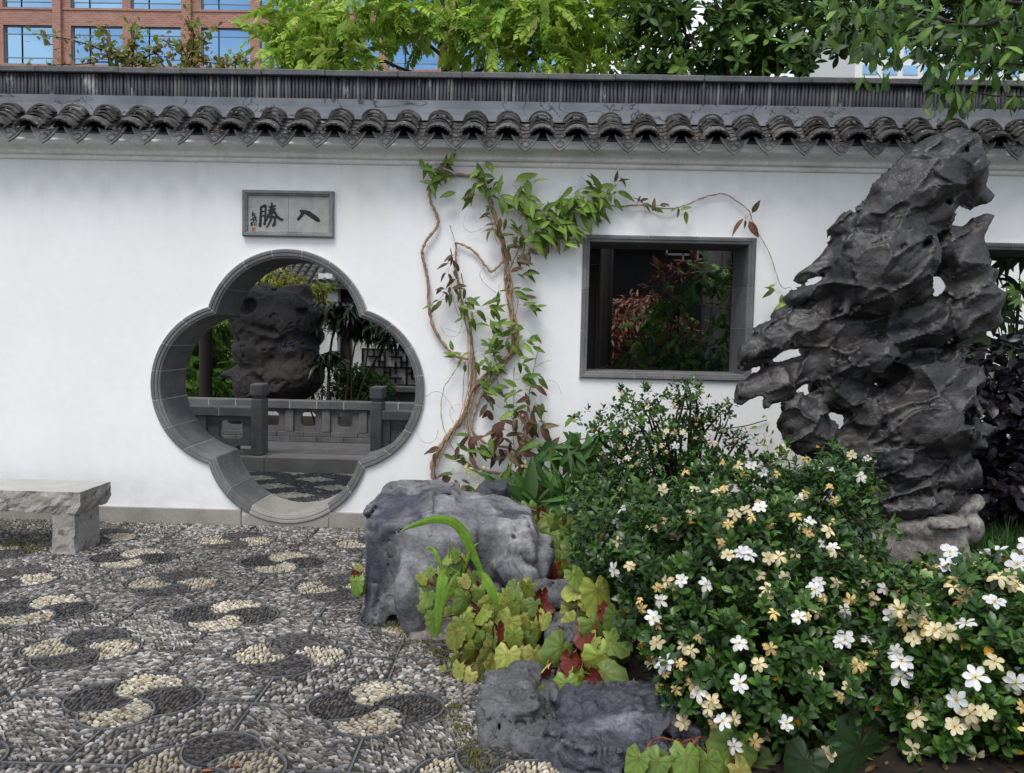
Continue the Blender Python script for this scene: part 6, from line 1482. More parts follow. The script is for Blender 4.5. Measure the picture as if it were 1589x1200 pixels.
stem([(813, 376), (822, 385), (838, 388), (846, 380), (848, 372)], .003, .003); stem([(716, 560), (700, 585), (688, 605), (684, 640), (690, 668), (700, 690), (718, 715)], .003, .003); stem([(722, 560), (719, 600), (718, 630)], .003, .0025); stem([(798, 570), (797, 620), (797, 670), (798, 695)], .003, .003); stem([(768, 580), (780, 610), (793, 645), (800, 660)], .004, .003); stem([(838, 536), (830, 565), (822, 605), (818, 640), (812, 680)], .003, .004); stem([(830, 570), (845, 562), (857, 558)], .002, .0015); stem([(690, 768), (720, 765), (750, 770), (775, 765)], .010, .008, yo=-.3)
stem([(700, 440), (705, 470), (712, 490)], .002, .002); stem([(698, 350), (703, 365), (707, 378)], .003, .002); stem([(757, 318), (768, 365), (774, 380)], .003, .002); stem([(660, 615), (680, 608), (698, 625), (705, 640)], .0018, .0015); stem([(770, 455), (752, 440), (745, 425), (755, 412), (764, 418)], .002, .0015)
for k in range(5):       # loose side strands twined round the main stems
    for base_ in ([(674, 765), (672, 722), (695, 677), (725, 635), (740, 600), (790, 555), (801, 535)], [(801, 540), (797, 505), (790, 465), (785, 430), (782, 385), (770, 345), (758, 300)], [(707, 385), (709, 425), (716, 470), (731, 515), (733, 580), (724, 640), (728, 690), (745, 730), (800, 737)]):
        a_ = random.randrange(0, len(base_)-3); seg = base_[a_:a_+random.randint(3, 5)]
        stem([(x_+random.gauss(0, 5), y_+random.gauss(0, 5)) for x_, y_ in seg], .004, .0025, yo=-.02-random.random()*.02)
for k in range(16):      # hair-thin tendrils
    x_, y_ = random.choice([(730, 560), (800, 600), (820, 640), (700, 640), (790, 340), (720, 480), (760, 700)]); x_ += random.gauss(0, 20); y_ += random.gauss(0, 20); a_ = random.uniform(0, 6.28)
    stem([(x_, y_), (x_+18*math.cos(a_), y_+18*math.sin(a_)), (x_+30*math.cos(a_+.5), y_+30*math.sin(a_+.5)), (x_+36*math.cos(a_+1.2), y_+36*math.sin(a_+1.2))], .0016, .001, 'tendril')
wire_ = thing('wire', 'thin black wire strung across the white wall behind the gardenia', 'wire', at(880, 690, -.03)); mbw = MB(); mbw.tube(spline([at(858, 693, -.02), at(900, 682, -.05), (at(1010, 672, -.06)), at(1137, 664, -.05), at(1190, 652, -.02)], 6), .0045, 5); mbw.build('strand', MT['wire'], wire_)
GR1 = [(.13, .22, .035), (.18, .29, .05), (.09, .16, .03), (.24, .35, .07)]; BRZ = [(.13, .065, .045), (.17, .085, .055), (.10, .07, .045), (.14, .10, .05)]; MXD = [(.12, .17, .045), (.09, .13, .04), (.15, .10, .05)]
vl = []
def cl(px, py, n, sx, sy, ln, cols, ang=0, asd=60, Y=-.07):
    for _ in range(int(n*1.15) if py < 385 else int(n*1.1)+1): vl.append((random.gauss(px, sx), random.gauss(py, sy), Y-random.random()*.08, ln*random.uniform(.5, 1.15)*(1.05 if py < 385 else .85)/ppm(0), random.gauss(ang, asd), random.choice(cols)))
cl(668, 268, 8, 7, 10, 26, GR1, 150, 80); cl(690, 258, 7, 10, 6, 26, GR1, 120, 70); cl(688, 252, 3, 8, 4, 24, BRZ, 100, 40); cl(672, 285, 3, 8, 3, 24, GR1, 200, 70)
cl(755, 285, 10, 12, 12, 26, GR1, 120, 90); cl(735, 300, 5, 10, 10, 24, MXD, 250, 40); cl(770, 310, 8, 14, 14, 28, GR1, 100, 70); cl(800, 305, 12, 16, 14, 32, GR1, 120, 50); cl(815, 335, 14, 20, 14, 32, GR1, 130, 60); cl(850, 345, 16, 22, 14, 32, GR1, 120, 60); cl(880, 325, 16, 16, 18, 34, GR1, 140, 60); cl(905, 310, 14, 16, 14, 36, GR1, 130, 60); cl(925, 305, 10, 10, 10, 32, GR1, 150, 60); cl(935, 285, 4, 8, 8, 22, GR1, 60, 60); cl(945, 312, 5, 12, 5, 26, GR1, 110, 40); cl(870, 365, 10, 20, 8, 28, GR1, 140, 50); cl(855, 370, 4, 10, 6, 26, BRZ, 160, 40); cl(805, 365, 6, 14, 8, 28, GR1, 150, 60); cl(840, 360, 8, 18, 8, 30, GR1, 140, 50)
cl(768, 345, 8, 10, 16, 24, BRZ+MXD, 150, 90); cl(785, 385, 6, 8, 10, 28, MXD, 130, 60); cl(817, 390, 4, 5, 6, 30, BRZ, 175, 20); cl(803, 402, 5, 8, 6, 28, MXD+GR1, 120, 30); cl(805, 430, 4, 8, 8, 30, MXD, 120, 25); cl(780, 455, 5, 8, 6, 30, GR1, 230, 40); cl(802, 455, 4, 6, 6, 28, MXD, 110, 30); cl(815, 475, 5, 7, 5, 26, GR1, 100, 40)
cl(702, 405, 5, 5, 5, 22, BRZ, 190, 60); cl(700, 425, 5, 8, 6, 24, BRZ, 220, 60); cl(690, 445, 5, 8, 4, 22, BRZ, 190, 60); cl(717, 450, 4, 8, 4, 26, MXD, 120, 60); cl(685, 470, 4, 8, 3, 24, GR1+MXD, 250, 40); cl(720, 475, 8, 10, 8, 26, GR1, 110, 60); cl(750, 478, 6, 10, 4, 28, GR1, 100, 30); cl(732, 490, 5, 8, 5, 26, GR1, 200, 60); cl(760, 505, 6, 12, 6, 26, GR1, 90, 60); cl(790, 515, 10, 16, 8, 28, GR1, 250, 70); cl(820, 530, 6, 10, 4, 30, GR1, 100, 30); cl(778, 530, 6, 10, 6, 28, GR1, 250, 40); cl(750, 540, 8, 10, 8, 26, GR1, 100, 60); cl(720, 548, 6, 10, 4, 24, GR1, 270, 60); cl(755, 560, 8, 12, 8, 26, GR1, 130, 60); cl(770, 570, 5, 10, 4, 26, GR1, 80, 50); cl(745, 590, 6, 8, 8, 26, GR1, 160, 50); cl(762, 605, 4, 6, 4, 28, GR1, 130, 30)
cl(805, 565, 4, 5, 6, 24, GR1, 120, 60); cl(815, 585, 5, 10, 4, 28, GR1, 110, 40); cl(800, 605, 5, 8, 6, 28, GR1, 250, 40); cl(830, 600, 3, 8, 5, 26, MXD, 120, 30); cl(835, 625, 4, 6, 6, 26, MXD, 140, 30); cl(805, 635, 5, 8, 5, 28, GR1+MXD, 250, 40); cl(760, 630, 4, 6, 5, 28, BRZ+MXD, 200, 40); cl(820, 630, 4, 6, 6, 28, BRZ, 170, 30)
cl(800, 650, 8, 12, 8, 34, BRZ, 190, 60); cl(830, 655, 6, 10, 6, 34, BRZ, 130, 50); cl(845, 665, 3, 4, 5, 36, BRZ, 150, 25); cl(775, 670, 5, 8, 5, 36, BRZ, 240, 40); cl(775, 680, 4, 6, 6, 34, BRZ, 180, 25); cl(810, 680, 6, 10, 6, 36, BRZ, 140, 40); cl(825, 690, 5, 10, 4, 32, BRZ, 110, 30); cl(725, 690, 8, 10, 8, 32, MXD, 170, 70); cl(745, 690, 4, 5, 6, 32, MXD, 140, 30); cl(705, 712, 4, 6, 4, 30, MXD, 110, 30); cl(670, 700, 3, 4, 6, 30, BRZ, 220, 30); cl(780, 705, 7, 12, 6, 32, BRZ, 200, 70); cl(815, 710, 9, 14, 7, 36, BRZ, 130, 70); cl(815, 745, 8, 14, 6, 36, BRZ, 110, 60); cl(790, 755, 6, 12, 5, 36, BRZ+MXD, 250, 50); cl(695, 740, 5, 8, 6, 32, MXD+BRZ, 200, 50); cl(715, 755, 7, 10, 6, 34, MXD+BRZ, 180, 50); cl(760, 735, 5, 6, 8, 36, GR1, 180, 30)
cl(960, 290, 3, 8, 6, 16, GR1+MXD, 80, 60); cl(990, 316, 5, 12, 4, 18, MXD+BRZ, 100, 60); cl(1020, 318, 5, 10, 6, 18, GR1+BRZ, 90, 90); cl(1040, 326, 5, 10, 3, 18, GR1, 100, 80); cl(1160, 342, 3, 4, 3, 26, [(.28, .13, .08), (.22, .11, .07)], 170, 25); cl(1168, 330, 1, 2, 2, 18, BRZ, 60, 20); cl(1200, 450, 2, 4, 3, 24, GR1, 250, 20); cl(1215, 460, 2, 4, 4, 28, GR1, 200, 20); cl(1218, 468, 2, 4, 3, 30, GR1, 240, 15)
cl(1200, 665, 8, 12, 14, 14, GR1, 120, 90); cl(1215, 690, 8, 12, 12, 14, GR1, 150, 80); cl(1190, 690, 5, 10, 8, 13, GR1, 180, 80); cl(1235, 700, 6, 10, 10, 22, GR1, 170, 40); cl(1256, 600, 2, 4, 4, 14, GR1, 100, 60); cl(1512, 685, 3, 6, 10, 16, GR1, 90, 60); cl(1505, 668, 2, 4, 4, 14, GR1, 90, 60)
right, up, fw = np.array(_RT), np.array(_UP), np.array(_F)
n = len(vl); P = np.array([tuple(at(p[0], p[1], p[2])) for p in vl]); a = np.array([R(p[4]) for p in vl])
D = np.sin(a)[:, None]*right+np.cos(a)[:, None]*up-fw*RNG.normal(.18, .25, n)[:, None]; N_ = -fw*RNG.uniform(.5, 1, n)[:, None]+np.array([0, 0, 1])*RNG.uniform(.1, .9, n)[:, None]+right*RNG.normal(0, .35, n)[:, None]
scatter(vine, 'leaf', L_VINE, RNG.integers(0, 3, n), P, frames(D, N_), np.stack([np.array([p[3] for p in vl])*RNG.uniform(.75, 1.05, n), np.array([p[3] for p in vl]), np.array([p[3] for p in vl])], 1), np.array([p[5] for p in vl])*RNG.uniform(.7, 1.2, (n, 1)), MT['leaf_mid'], 300, 'foliage')
# fine leaf stalks: tie each leaf back to the wall
mb = MB()
for i in range(n):
    if RNG.random() < .7:
        b = P[i]-D[i]*.035+np.array([RNG.normal(0, .015), .03, RNG.normal(0, .015)]); mb.tube([b, (b+P[i])/2+np.array([0, -.006, .004]), P[i]], .0016, 4)
mb.build('leaf_stalks', MT['vinebark'], vine)['kind'] = 'stuff'
# pale yellow blossom sprays low on the vine
fp = [(random.gauss(px, 7), random.gauss(py, 5)) for px, py, k in [(740, 733, 14), (727, 728, 8), (738, 760, 8), (778, 745, 8), (812, 722, 6), (770, 742, 4)] for _ in range(k)]
FP = np.array([tuple(at(x_, y_, -.16)) for x_, y_ in fp]); FN = unit(np.array([0, -1, .3])+RNG.normal(0, .4, FP.shape)); X_ = unit(np.cross(FN, RNG.normal(0, 1, FN.shape)))
scatter(vine, 'blossom', FL[:2], RNG.integers(0, 2, len(FP)), FP, np.stack([X_, np.cross(FN, X_), FN], 2), RNG.uniform(.022, .034, len(FP)), np.tile([.72, .66, .30], (len(FP), 1)), MT['petal'], 300)
# glossy big-leaved plant at the wall's foot
pts = []
for px, py, n_, sp2, col in [(880, 670, 5, 8, (.10, .20, .05)), (865, 690, 5, 10, (.06, .14, .035)), (895, 700, 7, 10, (.07, .16, .04)), (912, 690, 5, 8, (.10, .17, .05)), (885, 715, 5, 10, (.06, .14, .04)), (850, 700, 5, 10, (.06, .13, .035)), (835, 720, 5, 8, (.08, .17, .045)), (925, 705, 4, 8, (.13, .12, .06)), (860, 735, 5, 10, (.05, .12, .03)), (905, 740, 6, 12, (.05, .13, .03)), (800, 770, 8, 14, (.10, .19, .04)), (830, 780, 8, 16, (.09, .18, .04)), (765, 765, 6, 10, (.05, .12, .03))]:
    for _ in range(n_): pts.append((random.gauss(px, sp2), random.gauss(py, sp2*.6), -.18-random.random()*.15, random.uniform(34, 60)/ppm(-.2), random.gauss(150 if random.random() < .6 else 60, 50), col))
leafy('broad_leaf_plant', 'glossy dark green broad-leaved plant at the foot of the wall left of the gardenia', 'plant', pts, L_LANCE, GR1, MT['leaf_mid'], at(880, 790, -.25))

# ------------------------------------------------------------------ trees
def crown_tree(name, label, trunk_pts, limbs, leaves_fn, cat='tree', r0=.06, bark=None, group=None):
    o = thing(name, label, cat, trunk_pts[0], group); mb = MB(); mb.tube(spline(trunk_pts, 5), np.linspace(r0, r0*.5, len(spline(trunk_pts, 5))), 8); mb.build('trunk', bark or MT['bark'], o)
    for lp, ra in limbs:
        mb = MB(); q = spline(lp, 5); mb.tube(q, np.linspace(ra, ra*.25, len(q)), 6); mb.build('limb', bark or MT['bark'], o)
    leaves_fn(o); return o
def blob_leaves(o, blobs, n, tmpl, size, cols, mat, ind=150, droop=.3, deep=.75, flat=.6, name='leaf'):
    cs = np.array([b[0] for b in blobs]); rs = np.array([b[1] for b in blobs]); w = (rs**2).sum(1); bi = RNG.choice(len(blobs), n, p=w/w.sum())
    d = unit(RNG.normal(0, 1, (n, 3))); rad = 1-deep*RNG.random(n)**1.8; P = cs[bi]+d*rs[bi]*rad[:, None]
    D = unit(d*np.array([1, 1, .5])+RNG.normal(0, .45, (n, 3))+np.array([0, 0, -droop])); N_ = unit(np.array([0, -.15, 1.0])+RNG.normal(0, flat, (n, 3)))
    tone = (.62+.5*np.clip(RNG.normal(.5, .3, len(blobs)), 0, 1))[bi]
    scatter(o, name, tmpl, RNG.integers(0, len(tmpl), n), P, frames(D, N_), size*RNG.uniform(.65, 1.2, n), pick(cols, n)*(tone*RNG.uniform(.75, 1.2, n))[:, None], mat, ind, 'crown', rank=np.linalg.norm(P-CAMV, axis=1))
def B3(px, py, Y, r_, sq=.8): return (np.array(at(px, py, Y)), np.array([r_, r_, r_*sq]))
# lime-green feathery tree
LT = 4.2
lim = [B3(random.uniform(430, 980), random.uniform(-90, 95), LT+random.uniform(-.2, 1.3), random.uniform(.26, .46), .6) for _ in range(50)]+[B3(px, py, LT-.4, .34, .6) for px, py in [(430, 90), (470, 70), (440, 60), (520, 90), (560, 100), (480, 100), (540, 40), (620, 20), (700, 30), (760, 60), (830, 70), (900, 80), (930, 40), (860, 20), (780, 10), (500, 30), (560, 5), (465, 30), (840, 100), (930, 105)]]
lim = [b for b in lim if not (570 < proj(b[0])[0] < 700 and 45 < proj(b[0])[1] < 125) and not (850 < proj(b[0])[0] < 905 and 70 < proj(b[0])[1] < 130) and not (450 > proj(b[0])[0] and proj(b[0])[1] < 15)]
tb_ = at(690, 300, LT); tb_.z = 0
def limb(x0, y0, x1, y1, dy, r_): return ([at(x0, y0, LT), at((x0+x1)/2+random.uniform(-15, 15), (y0+y1)/2+8, LT+dy*.5), at(x1, y1, LT+dy)], r_)
crown_tree('feathery_tree', 'lime-green feathery-leaved tree behind the middle of the wall', [tb_, at(688, 220, LT), at(690, 110, LT), at(688, 40, LT), at(684, -40, LT)],
           [limb(690, 130, 560, 80, -.3, .035), limb(690, 118, 600, 95, .3, .03), limb(690, 90, 640, 20, .3, .03), limb(690, 60, 650, 0, -.2, .028), limb(690, 110, 760, 50, .2, .03), limb(690, 130, 800, 70, -.3, .035), limb(790, 110, 850, 30, .2, .025), limb(690, 100, 730, 0, .3, .03), limb(690, 140, 900, 60, .2, .03), limb(560, 80, 450, 60, .0, .02), limb(600, 95, 480, 95, .2, .02), limb(690, 50, 700, -30, 0, .03), limb(690, 110, 668, 40, .1, .02)],
           lambda o: blob_leaves(o, lim, 1500, COMP, .36, [(.32, .50, .06), (.40, .58, .08), (.24, .42, .05), (.46, .60, .11)], MT['leaf_lime'], 160, .35, .8, .45, 'compound_leaf'), r0=.05)
# glossy dark evergreen
DT = 3.4
dk = [B3(random.uniform(985, 1330), random.uniform(-110, 95), DT+random.uniform(-.6, .8), random.uniform(.28, .45)) for _ in range(62)]
dk += [B3(random.uniform(1330, 1640), random.uniform(-110, 55), DT+random.uniform(-.3, .8), random.uniform(.26, .42)) for _ in range(34)]+[B3(px, py, DT, .22) for px, py in [(1430, 75), (1500, 85), (1560, 95), (1330, 70), (1600, 80), (1310, 95), (1180, 100), (1130, 104), (1080, 106), (1220, 85), (1040, 108), (1000, 108)]]
dk = [b for b in dk if not (1235 < proj(b[0])[0] < 1330 and 55 < proj(b[0])[1] < 120)]
tb_ = at(1130, 300, DT); tb_.z = 0
def rosettes(o, blobs, n, leaf, cols, ind, m0=7):
    cs = np.array([b[0] for b in blobs]); rs = np.array([b[1] for b in blobs]); bi = RNG.integers(0, len(blobs), n); d = unit(RNG.normal(0, 1, (n, 3))); P0 = cs[bi]+d*rs[bi]*(1-.6*RNG.random(n)**2)[:, None]
    A = unit(d*.7+np.array([0, -.2, .55])+RNG.normal(0, .3, (n, 3))); pos, dr, nm, sc, cc = [], [], [], [], []
    for i in range(n):
        a_ = A[i]; u = unit(np.cross(a_, RNG.normal(0, 1, 3))); v = np.cross(a_, u); m = RNG.integers(m0-2, m0+2); ph = RNG.random()*6.28; cb = np.array(random.choice(cols))*RNG.uniform(.7, 1.25)
        for k in range(m):
            an = ph+k*2.4; el = R(40+40*k/m+RNG.normal(0, 8)); t_ = math.cos(an)*u+math.sin(an)*v
            pos.append(P0[i]); dr.append(math.cos(el)*a_+math.sin(el)*t_); nm.append(a_*math.sin(el)-t_*math.cos(el)+1e-3); sc.append(leaf*RNG.uniform(.7, 1.15)); cc.append(cb*RNG.uniform(.8, 1.2))
    pos, dr, nm, sc, cc = map(np.array, (pos, dr, nm, sc, cc))
    scatter(o, 'leaf', L_OBOV, RNG.integers(0, 3, len(pos)), pos, frames(dr, nm), sc, cc, MT['leaf_mid'], ind, 'crown')
crown_tree('evergreen_tree', 'dense dark glossy-leaved evergreen behind the wall right of the lime-green tree', [tb_, at(1132, 160, DT), at(1128, 60, DT), at(1135, -60, DT)], [([at(1130, 130, DT), at(1080, 70, DT), at(1030, 20, DT)], .03), ([at(1130, 120, DT), at(1190, 60, DT), at(1250, 10, DT)], .03), ([at(1130, 100, DT), at(1120, 30, DT), at(1090, -40, DT)], .03), ([at(1132, 150, DT), at(1220, 100, DT), at(1300, 70, DT)], .03), ([at(1190, 110, DT), at(1260, 60, DT-.2), at(1330, 30, DT-.2)], .02), ([at(1220, 100, DT), at(1350, 50, DT), at(1500, 20, DT)], .025), ([at(1300, 75, DT), at(1430, 70, DT), at(1560, 80, DT)], .02)],
           lambda o: rosettes(o, dk, 1750, .155, [(.05, .11, .022), (.08, .165, .03), (.12, .22, .045), (.045, .095, .02), (.17, .29, .06)], 160), r0=.09)
# sparse twiggy shrub on the left, over the wall
TW = 1.35
tw_ = thing('twiggy_shrub', 'sparse twiggy shrub with small yellow-green leaves rising above the wall at left', 'shrub', (at(240, 100, TW).x, TW, 0)); mb = MB(); tl = []
for pts in [[(175, 190), (168, 90), (150, 75), (110, 62), (50, 52)], [(175, 190), (172, 95), (185, 90), (205, 85)], [(210, 200), (200, 100), (170, 70), (155, 45)], [(210, 200), (205, 95), (210, 60), (205, 35)], [(220, 200), (222, 100), (245, 80), (240, 60)], [(280, 200), (290, 95), (275, 75), (262, 68)], [(285, 200), (298, 90), (300, 50), (290, 25)], [(290, 200), (290, 100), (310, 70), (325, 50)], [(270, 200), (255, 105), (230, 100), (215, 95)], [(360, 200), (365, 105), (368, 95), (372, 90)], [(230, 200), (185, 105), (120, 100), (60, 103)], [(300, 200), (300, 105), (330, 98), (350, 100)]]:
    q = spline([at(x_, y_, TW) for x_, y_ in pts], 6); mb.tube(q, np.linspace(.010, .003, len(q)), 5)
    for p in q[int(len(q)*.28):]:
        for _ in range(5): tl.append((np.array(p)+RNG.normal(0, .04, 3)))
for p in [(225, 102), (235, 98), (245, 104), (185, 100), (195, 104), (205, 98), (300, 104), (290, 100), (280, 106)]*8: tl.append(np.array(at(p[0]+random.gauss(0, 8), p[1]+random.gauss(0, 4), TW)))
mb.build('twigs', MT['bark'], tw_); P = np.array(tl); n = len(P); scatter(tw_, 'leaf', L_OVAL, RNG.integers(0, 3, n), P, frames(RNG.normal(0, 1, (n, 3)), unit(np.array([0, -.5, .8])+RNG.normal(0, .5, (n, 3)))), RNG.uniform(.045, .085, n), pick([(.26, .29, .06), (.18, .24, .04), (.30, .24, .07), (.22, .30, .05), (.24, .15, .06)], n)*RNG.uniform(.7, 1.2, (n, 1)), MT['leaf_lime'], 300, 'foliage')
# overhanging tree whose trunk stands to the right of the picture
OY = -.75
ov = []
ovp = [([(1720, 30), (1589, 26), (1547, 33), (1525, 40), (1493, 40), (1471, 33), (1427, 24), (1394, 11), (1359, 2), (1330, -10)], .022), ([(1720, 40), (1589, 42), (1569, 50), (1525, 66), (1493, 81), (1471, 92), (1440, 100)], .014), ([(1700, 60), (1589, 66), (1514, 75), (1480, 84)], .012), ([(1700, 150), (1589, 150), (1543, 149), (1512, 143), (1480, 132)], .008), ([(1427, 24), (1383, 13), (1343, 22), (1304, 18)], .008), ([(1493, 40), (1440, 42), (1400, 50), (1370, 62), (1350, 80)], .007), ([(1471, 38), (1420, 55), (1390, 60)], .006), ([(1700, -5), (1589, 6), (1540, -5), (1500, -20)], .02), ([(1525, 66), (1490, 60), (1450, 62)], .006), ([(1480, 132), (1465, 140), (1455, 148)], .004), ([(1512, 143), (1500, 155), (1495, 165)], .003), ([(1589, 100), (1550, 98), (1500, 100), (1470, 110)], .006)]
tx = at(1760, 400, OY)
def ovl(o):
    pts = []
    for p, r_ in ovp:
        q = spline([Vector((a_, b_, 0)) for a_, b_ in p], 5)
        for v in q:
            if v.x > 1620 or (v.y > 85 and random.random() < .5): continue
            for _ in range(2):
                pts.append((v.x+random.gauss(0, 14), v.y+random.gauss(2, 9), OY+random.gauss(0, .16), random.uniform(18, 31)/ppm(OY), random.gauss(180, 45)))
    for px, py, k, sx, sy in [(1350, 128, 5, 10, 8), (1372, 110, 3, 4, 10), (1300, 50, 10, 18, 18), (1330, 60, 12, 20, 16), (1290, 25, 10, 20, 14), (1360, 70, 10, 16, 14), (1400, 80, 9, 18, 10), (1440, 90, 10, 18, 12), (1470, 115, 8, 14, 10), (1460, 145, 3, 12, 6), (1490, 155, 3, 8, 8), (1580, 152, 5, 10, 8), (1560, 120, 10, 20, 14), (1540, 20, 14, 30, 14), (1450, 10, 14, 30, 12), (1570, 60, 12, 20, 14), (1500, 60, 10, 20, 10), (1380, 20, 12, 30, 12)]:
        for _ in range(k): pts.append((random.gauss(px, sx), random.gauss(py, sy), OY+random.gauss(0, .15), random.uniform(19, 32)/ppm(OY), random.gauss(180, 40)))
    n = len(pts); P = np.array([tuple(at(*p[:3])) for p in pts]); a = np.array([R(p[4]) for p in pts]); D = np.sin(a)[:, None]*right+np.cos(a)[:, None]*up+RNG.normal(0, .4, (n, 3)); N_ = unit(-fw*.5+np.array([0, 0, .6])+RNG.normal(0, .5, (n, 3)))
    scatter(o, 'leaf', L_OBOV, RNG.integers(0, 3, n), P, frames(D, N_), np.array([p[3] for p in pts]), pick([(.07, .14, .03), (.10, .20, .04), (.05, .10, .025), (.15, .26, .05), (.08, .12, .06)], n)*RNG.uniform(.7, 1.2, (n, 1)), MT['leaf_mid'], 300, 'foliage')
crown_tree('overhanging_tree', 'branches with broad leaves hanging over the coping at the top right corner', [Vector((tx.x, OY, 0)), Vector((tx.x+.05, OY, 1.6)), Vector((tx.x, OY, 3.2)), Vector((tx.x+.1, OY, 4.4))], [([at(a_, b_, OY+random.gauss(0, .05)) for a_, b_ in p], r_) for p, r_ in ovp], ovl, r0=.09)
# ---- greenery behind the gate
gl = [B3(random.uniform(262, 352), random.uniform(470, 612), 6.2+random.uniform(-.3, .5), random.uniform(.16, .30)) for _ in range(22)]; tb_ = at(300, 560, 6.3); tb_.z = 0
crown_tree('fern_leaf_tree', 'fresh green fern-leaved tree left of the black rock behind the gate', [tb_, at(300, 560, 6.3), at(308, 480, 6.3)], [([at(300, 600, 6.3), at(285, 560, 6.3), at(272, 530, 6.3)], .02), ([at(300, 610, 6.3), at(320, 570, 6.3), at(345, 545, 6.3)], .02)], lambda o: blob_leaves(o, gl, 620, COMP, .30, [(.10, .21, .03), (.15, .28, .04), (.07, .16, .025)], MT['leaf_lime'], 60, .5, .8, .5, 'compound_leaf'), r0=.03)
ml = [B3(px, py, 6.1+random.uniform(-.2, .2), .17, .7) for px, py in [(400, 432), (385, 428), (415, 440), (435, 440), (450, 448), (462, 440), (475, 446), (488, 448), (500, 446), (430, 425), (470, 470), (485, 478), (495, 472), (505, 482), (410, 428), (455, 432)]]; tb_ = at(455, 560, 6.2); tb_.z = 0
crown_tree('maple_tree', 'yellow-green maple spray above the black rock behind the gate', [tb_, at(455, 560, 6.2), at(450, 450, 6.2)], [([at(450, 470, 6.2), at(425, 450, 6.2), at(400, 432, 6.2)], .012), ([at(450, 470, 6.2), at(480, 455, 6.2), at(503, 447, 6.2)], .012), ([at(452, 500, 6.2), at(480, 485, 6.2), at(505, 480, 6.2)], .012)], lambda o: blob_leaves(o, ml, 900, L_LANCE, .12, [(.30, .42, .05), (.38, .44, .07), (.24, .36, .04), (.42, .30, .09)], MT['leaf_lime'], 60, .5, .7, .5), r0=.025)
# whorled dark shrub
RH = 4.75; rh = [B3(px, py, RH+random.uniform(-.25, .25), .13, .7) for px, py in [(520, 480), (535, 475), (550, 470), (545, 490), (528, 500), (512, 500), (560, 492), (575, 495), (590, 508), (605, 510), (622, 520), (570, 520), (545, 512), (515, 545), (510, 560), (580, 480), (610, 500), (560, 475)]]; tb_ = at(560, 620, RH); tb_.z = -.02
def rhl(o):
    cs = np.array([b[0] for b in rh]); pos, dr, nm, sc, cc = [], [], [], [], []
    for c in cs:
        for _ in range(5):
            p = c+RNG.normal(0, .09, 3); m = 11; ph = RNG.random()*6
            for k in range(m):
                an = ph+k*6.28/m; el = R(RNG.uniform(-50, 15)); d = np.array([math.cos(an)*math.cos(el), math.sin(an)*math.cos(el), math.sin(el)]); pos.append(p); dr.append(d); nm.append(np.array([0, 0, 1])+RNG.normal(0, .2, 3)); sc.append(RNG.uniform(.16, .25)); cc.append(np.array((.022, .038, .016))*RNG.uniform(.6, 1.6))
    pos, dr, nm, sc, cc = map(np.array, (pos, dr, nm, sc, cc)); sc3 = np.stack([sc*.8, sc, sc], 1); scatter(o, 'leaf', L_LANCE, RNG.integers(1, 3, len(pos)), pos, frames(dr, nm), sc3, cc, MT['leaf_dark'], 160, 'foliage')
crown_tree('whorled_shrub', 'dark shrub with whorls of long drooping leaves right of the black rock behind the gate', [at(510, 640, RH), at(510, 600, RH), at(512, 550, RH), at(520, 500, RH)], [([at(535, 640, RH), at(540, 590, RH), at(550, 540, RH), at(560, 490, RH)], .022), ([at(550, 640, RH), at(565, 590, RH), at(590, 550, RH), at(620, 530, RH)], .022), ([at(545, 635, RH), at(545, 570, RH), at(535, 490, RH)], .016), ([at(565, 590, RH), at(570, 550, RH), at(580, 500, RH)], .014), ([at(555, 630, RH), at(585, 590, RH), at(640, 560, RH)], .012)], rhl, r0=.028)
def round_shrub(name, label, blobs, n, leaf, cols, ind=60, tmpl=None, mat='leaf_mid'):
    c = np.mean([b[0] for b in blobs], axis=0); o = thing(name, label, 'shrub', (c[0], c[1], 0)); mb = MB()
    for b in blobs: mb.tube([Vector((c[0], c[1], -.02)), Vector(b[0])*.6+Vector((c[0], c[1], 0))*.4, Vector(b[0])], .012, 5)
    mb.build('stems', MT['bark'], o); blob_leaves(o, blobs, n, tmpl or L_OVAL, leaf, cols, MT[mat], ind, .1, .6, .6)
round_shrub('round_shrub', 'round fresh green shrub below the lattice railing behind the gate', [B3(px, py, 5.3, .2) for px, py in [(545, 580), (560, 590), (575, 595), (535, 600), (555, 608), (580, 612), (590, 600)]], 1300, .085, [(.06, .13, .025), (.09, .19, .035), (.12, .24, .05)])
round_shrub('low_shrub', 'low soft green shrub at the right foot of the black rock behind the gate', [B3(px, py, 5.2, .16) for px, py in [(485, 605), (500, 600), (515, 608), (495, 615), (525, 612), (475, 618)]], 900, .06, [(.08, .17, .03), (.12, .22, .04)], 40, L_THIN+L_LANCE)
round_shrub('hedge_shrub', 'leafy green hedge at the far left behind the gate balustrade', [B3(px, py, 7.4, .4) for px, py in [(265, 600), (285, 560), (300, 610), (330, 605), (350, 590), (340, 560), (365, 610), (275, 520), (330, 520), (360, 540), (380, 600)]], 1700, .13, [(.07, .15, .025), (.10, .20, .035), (.15, .27, .05)])
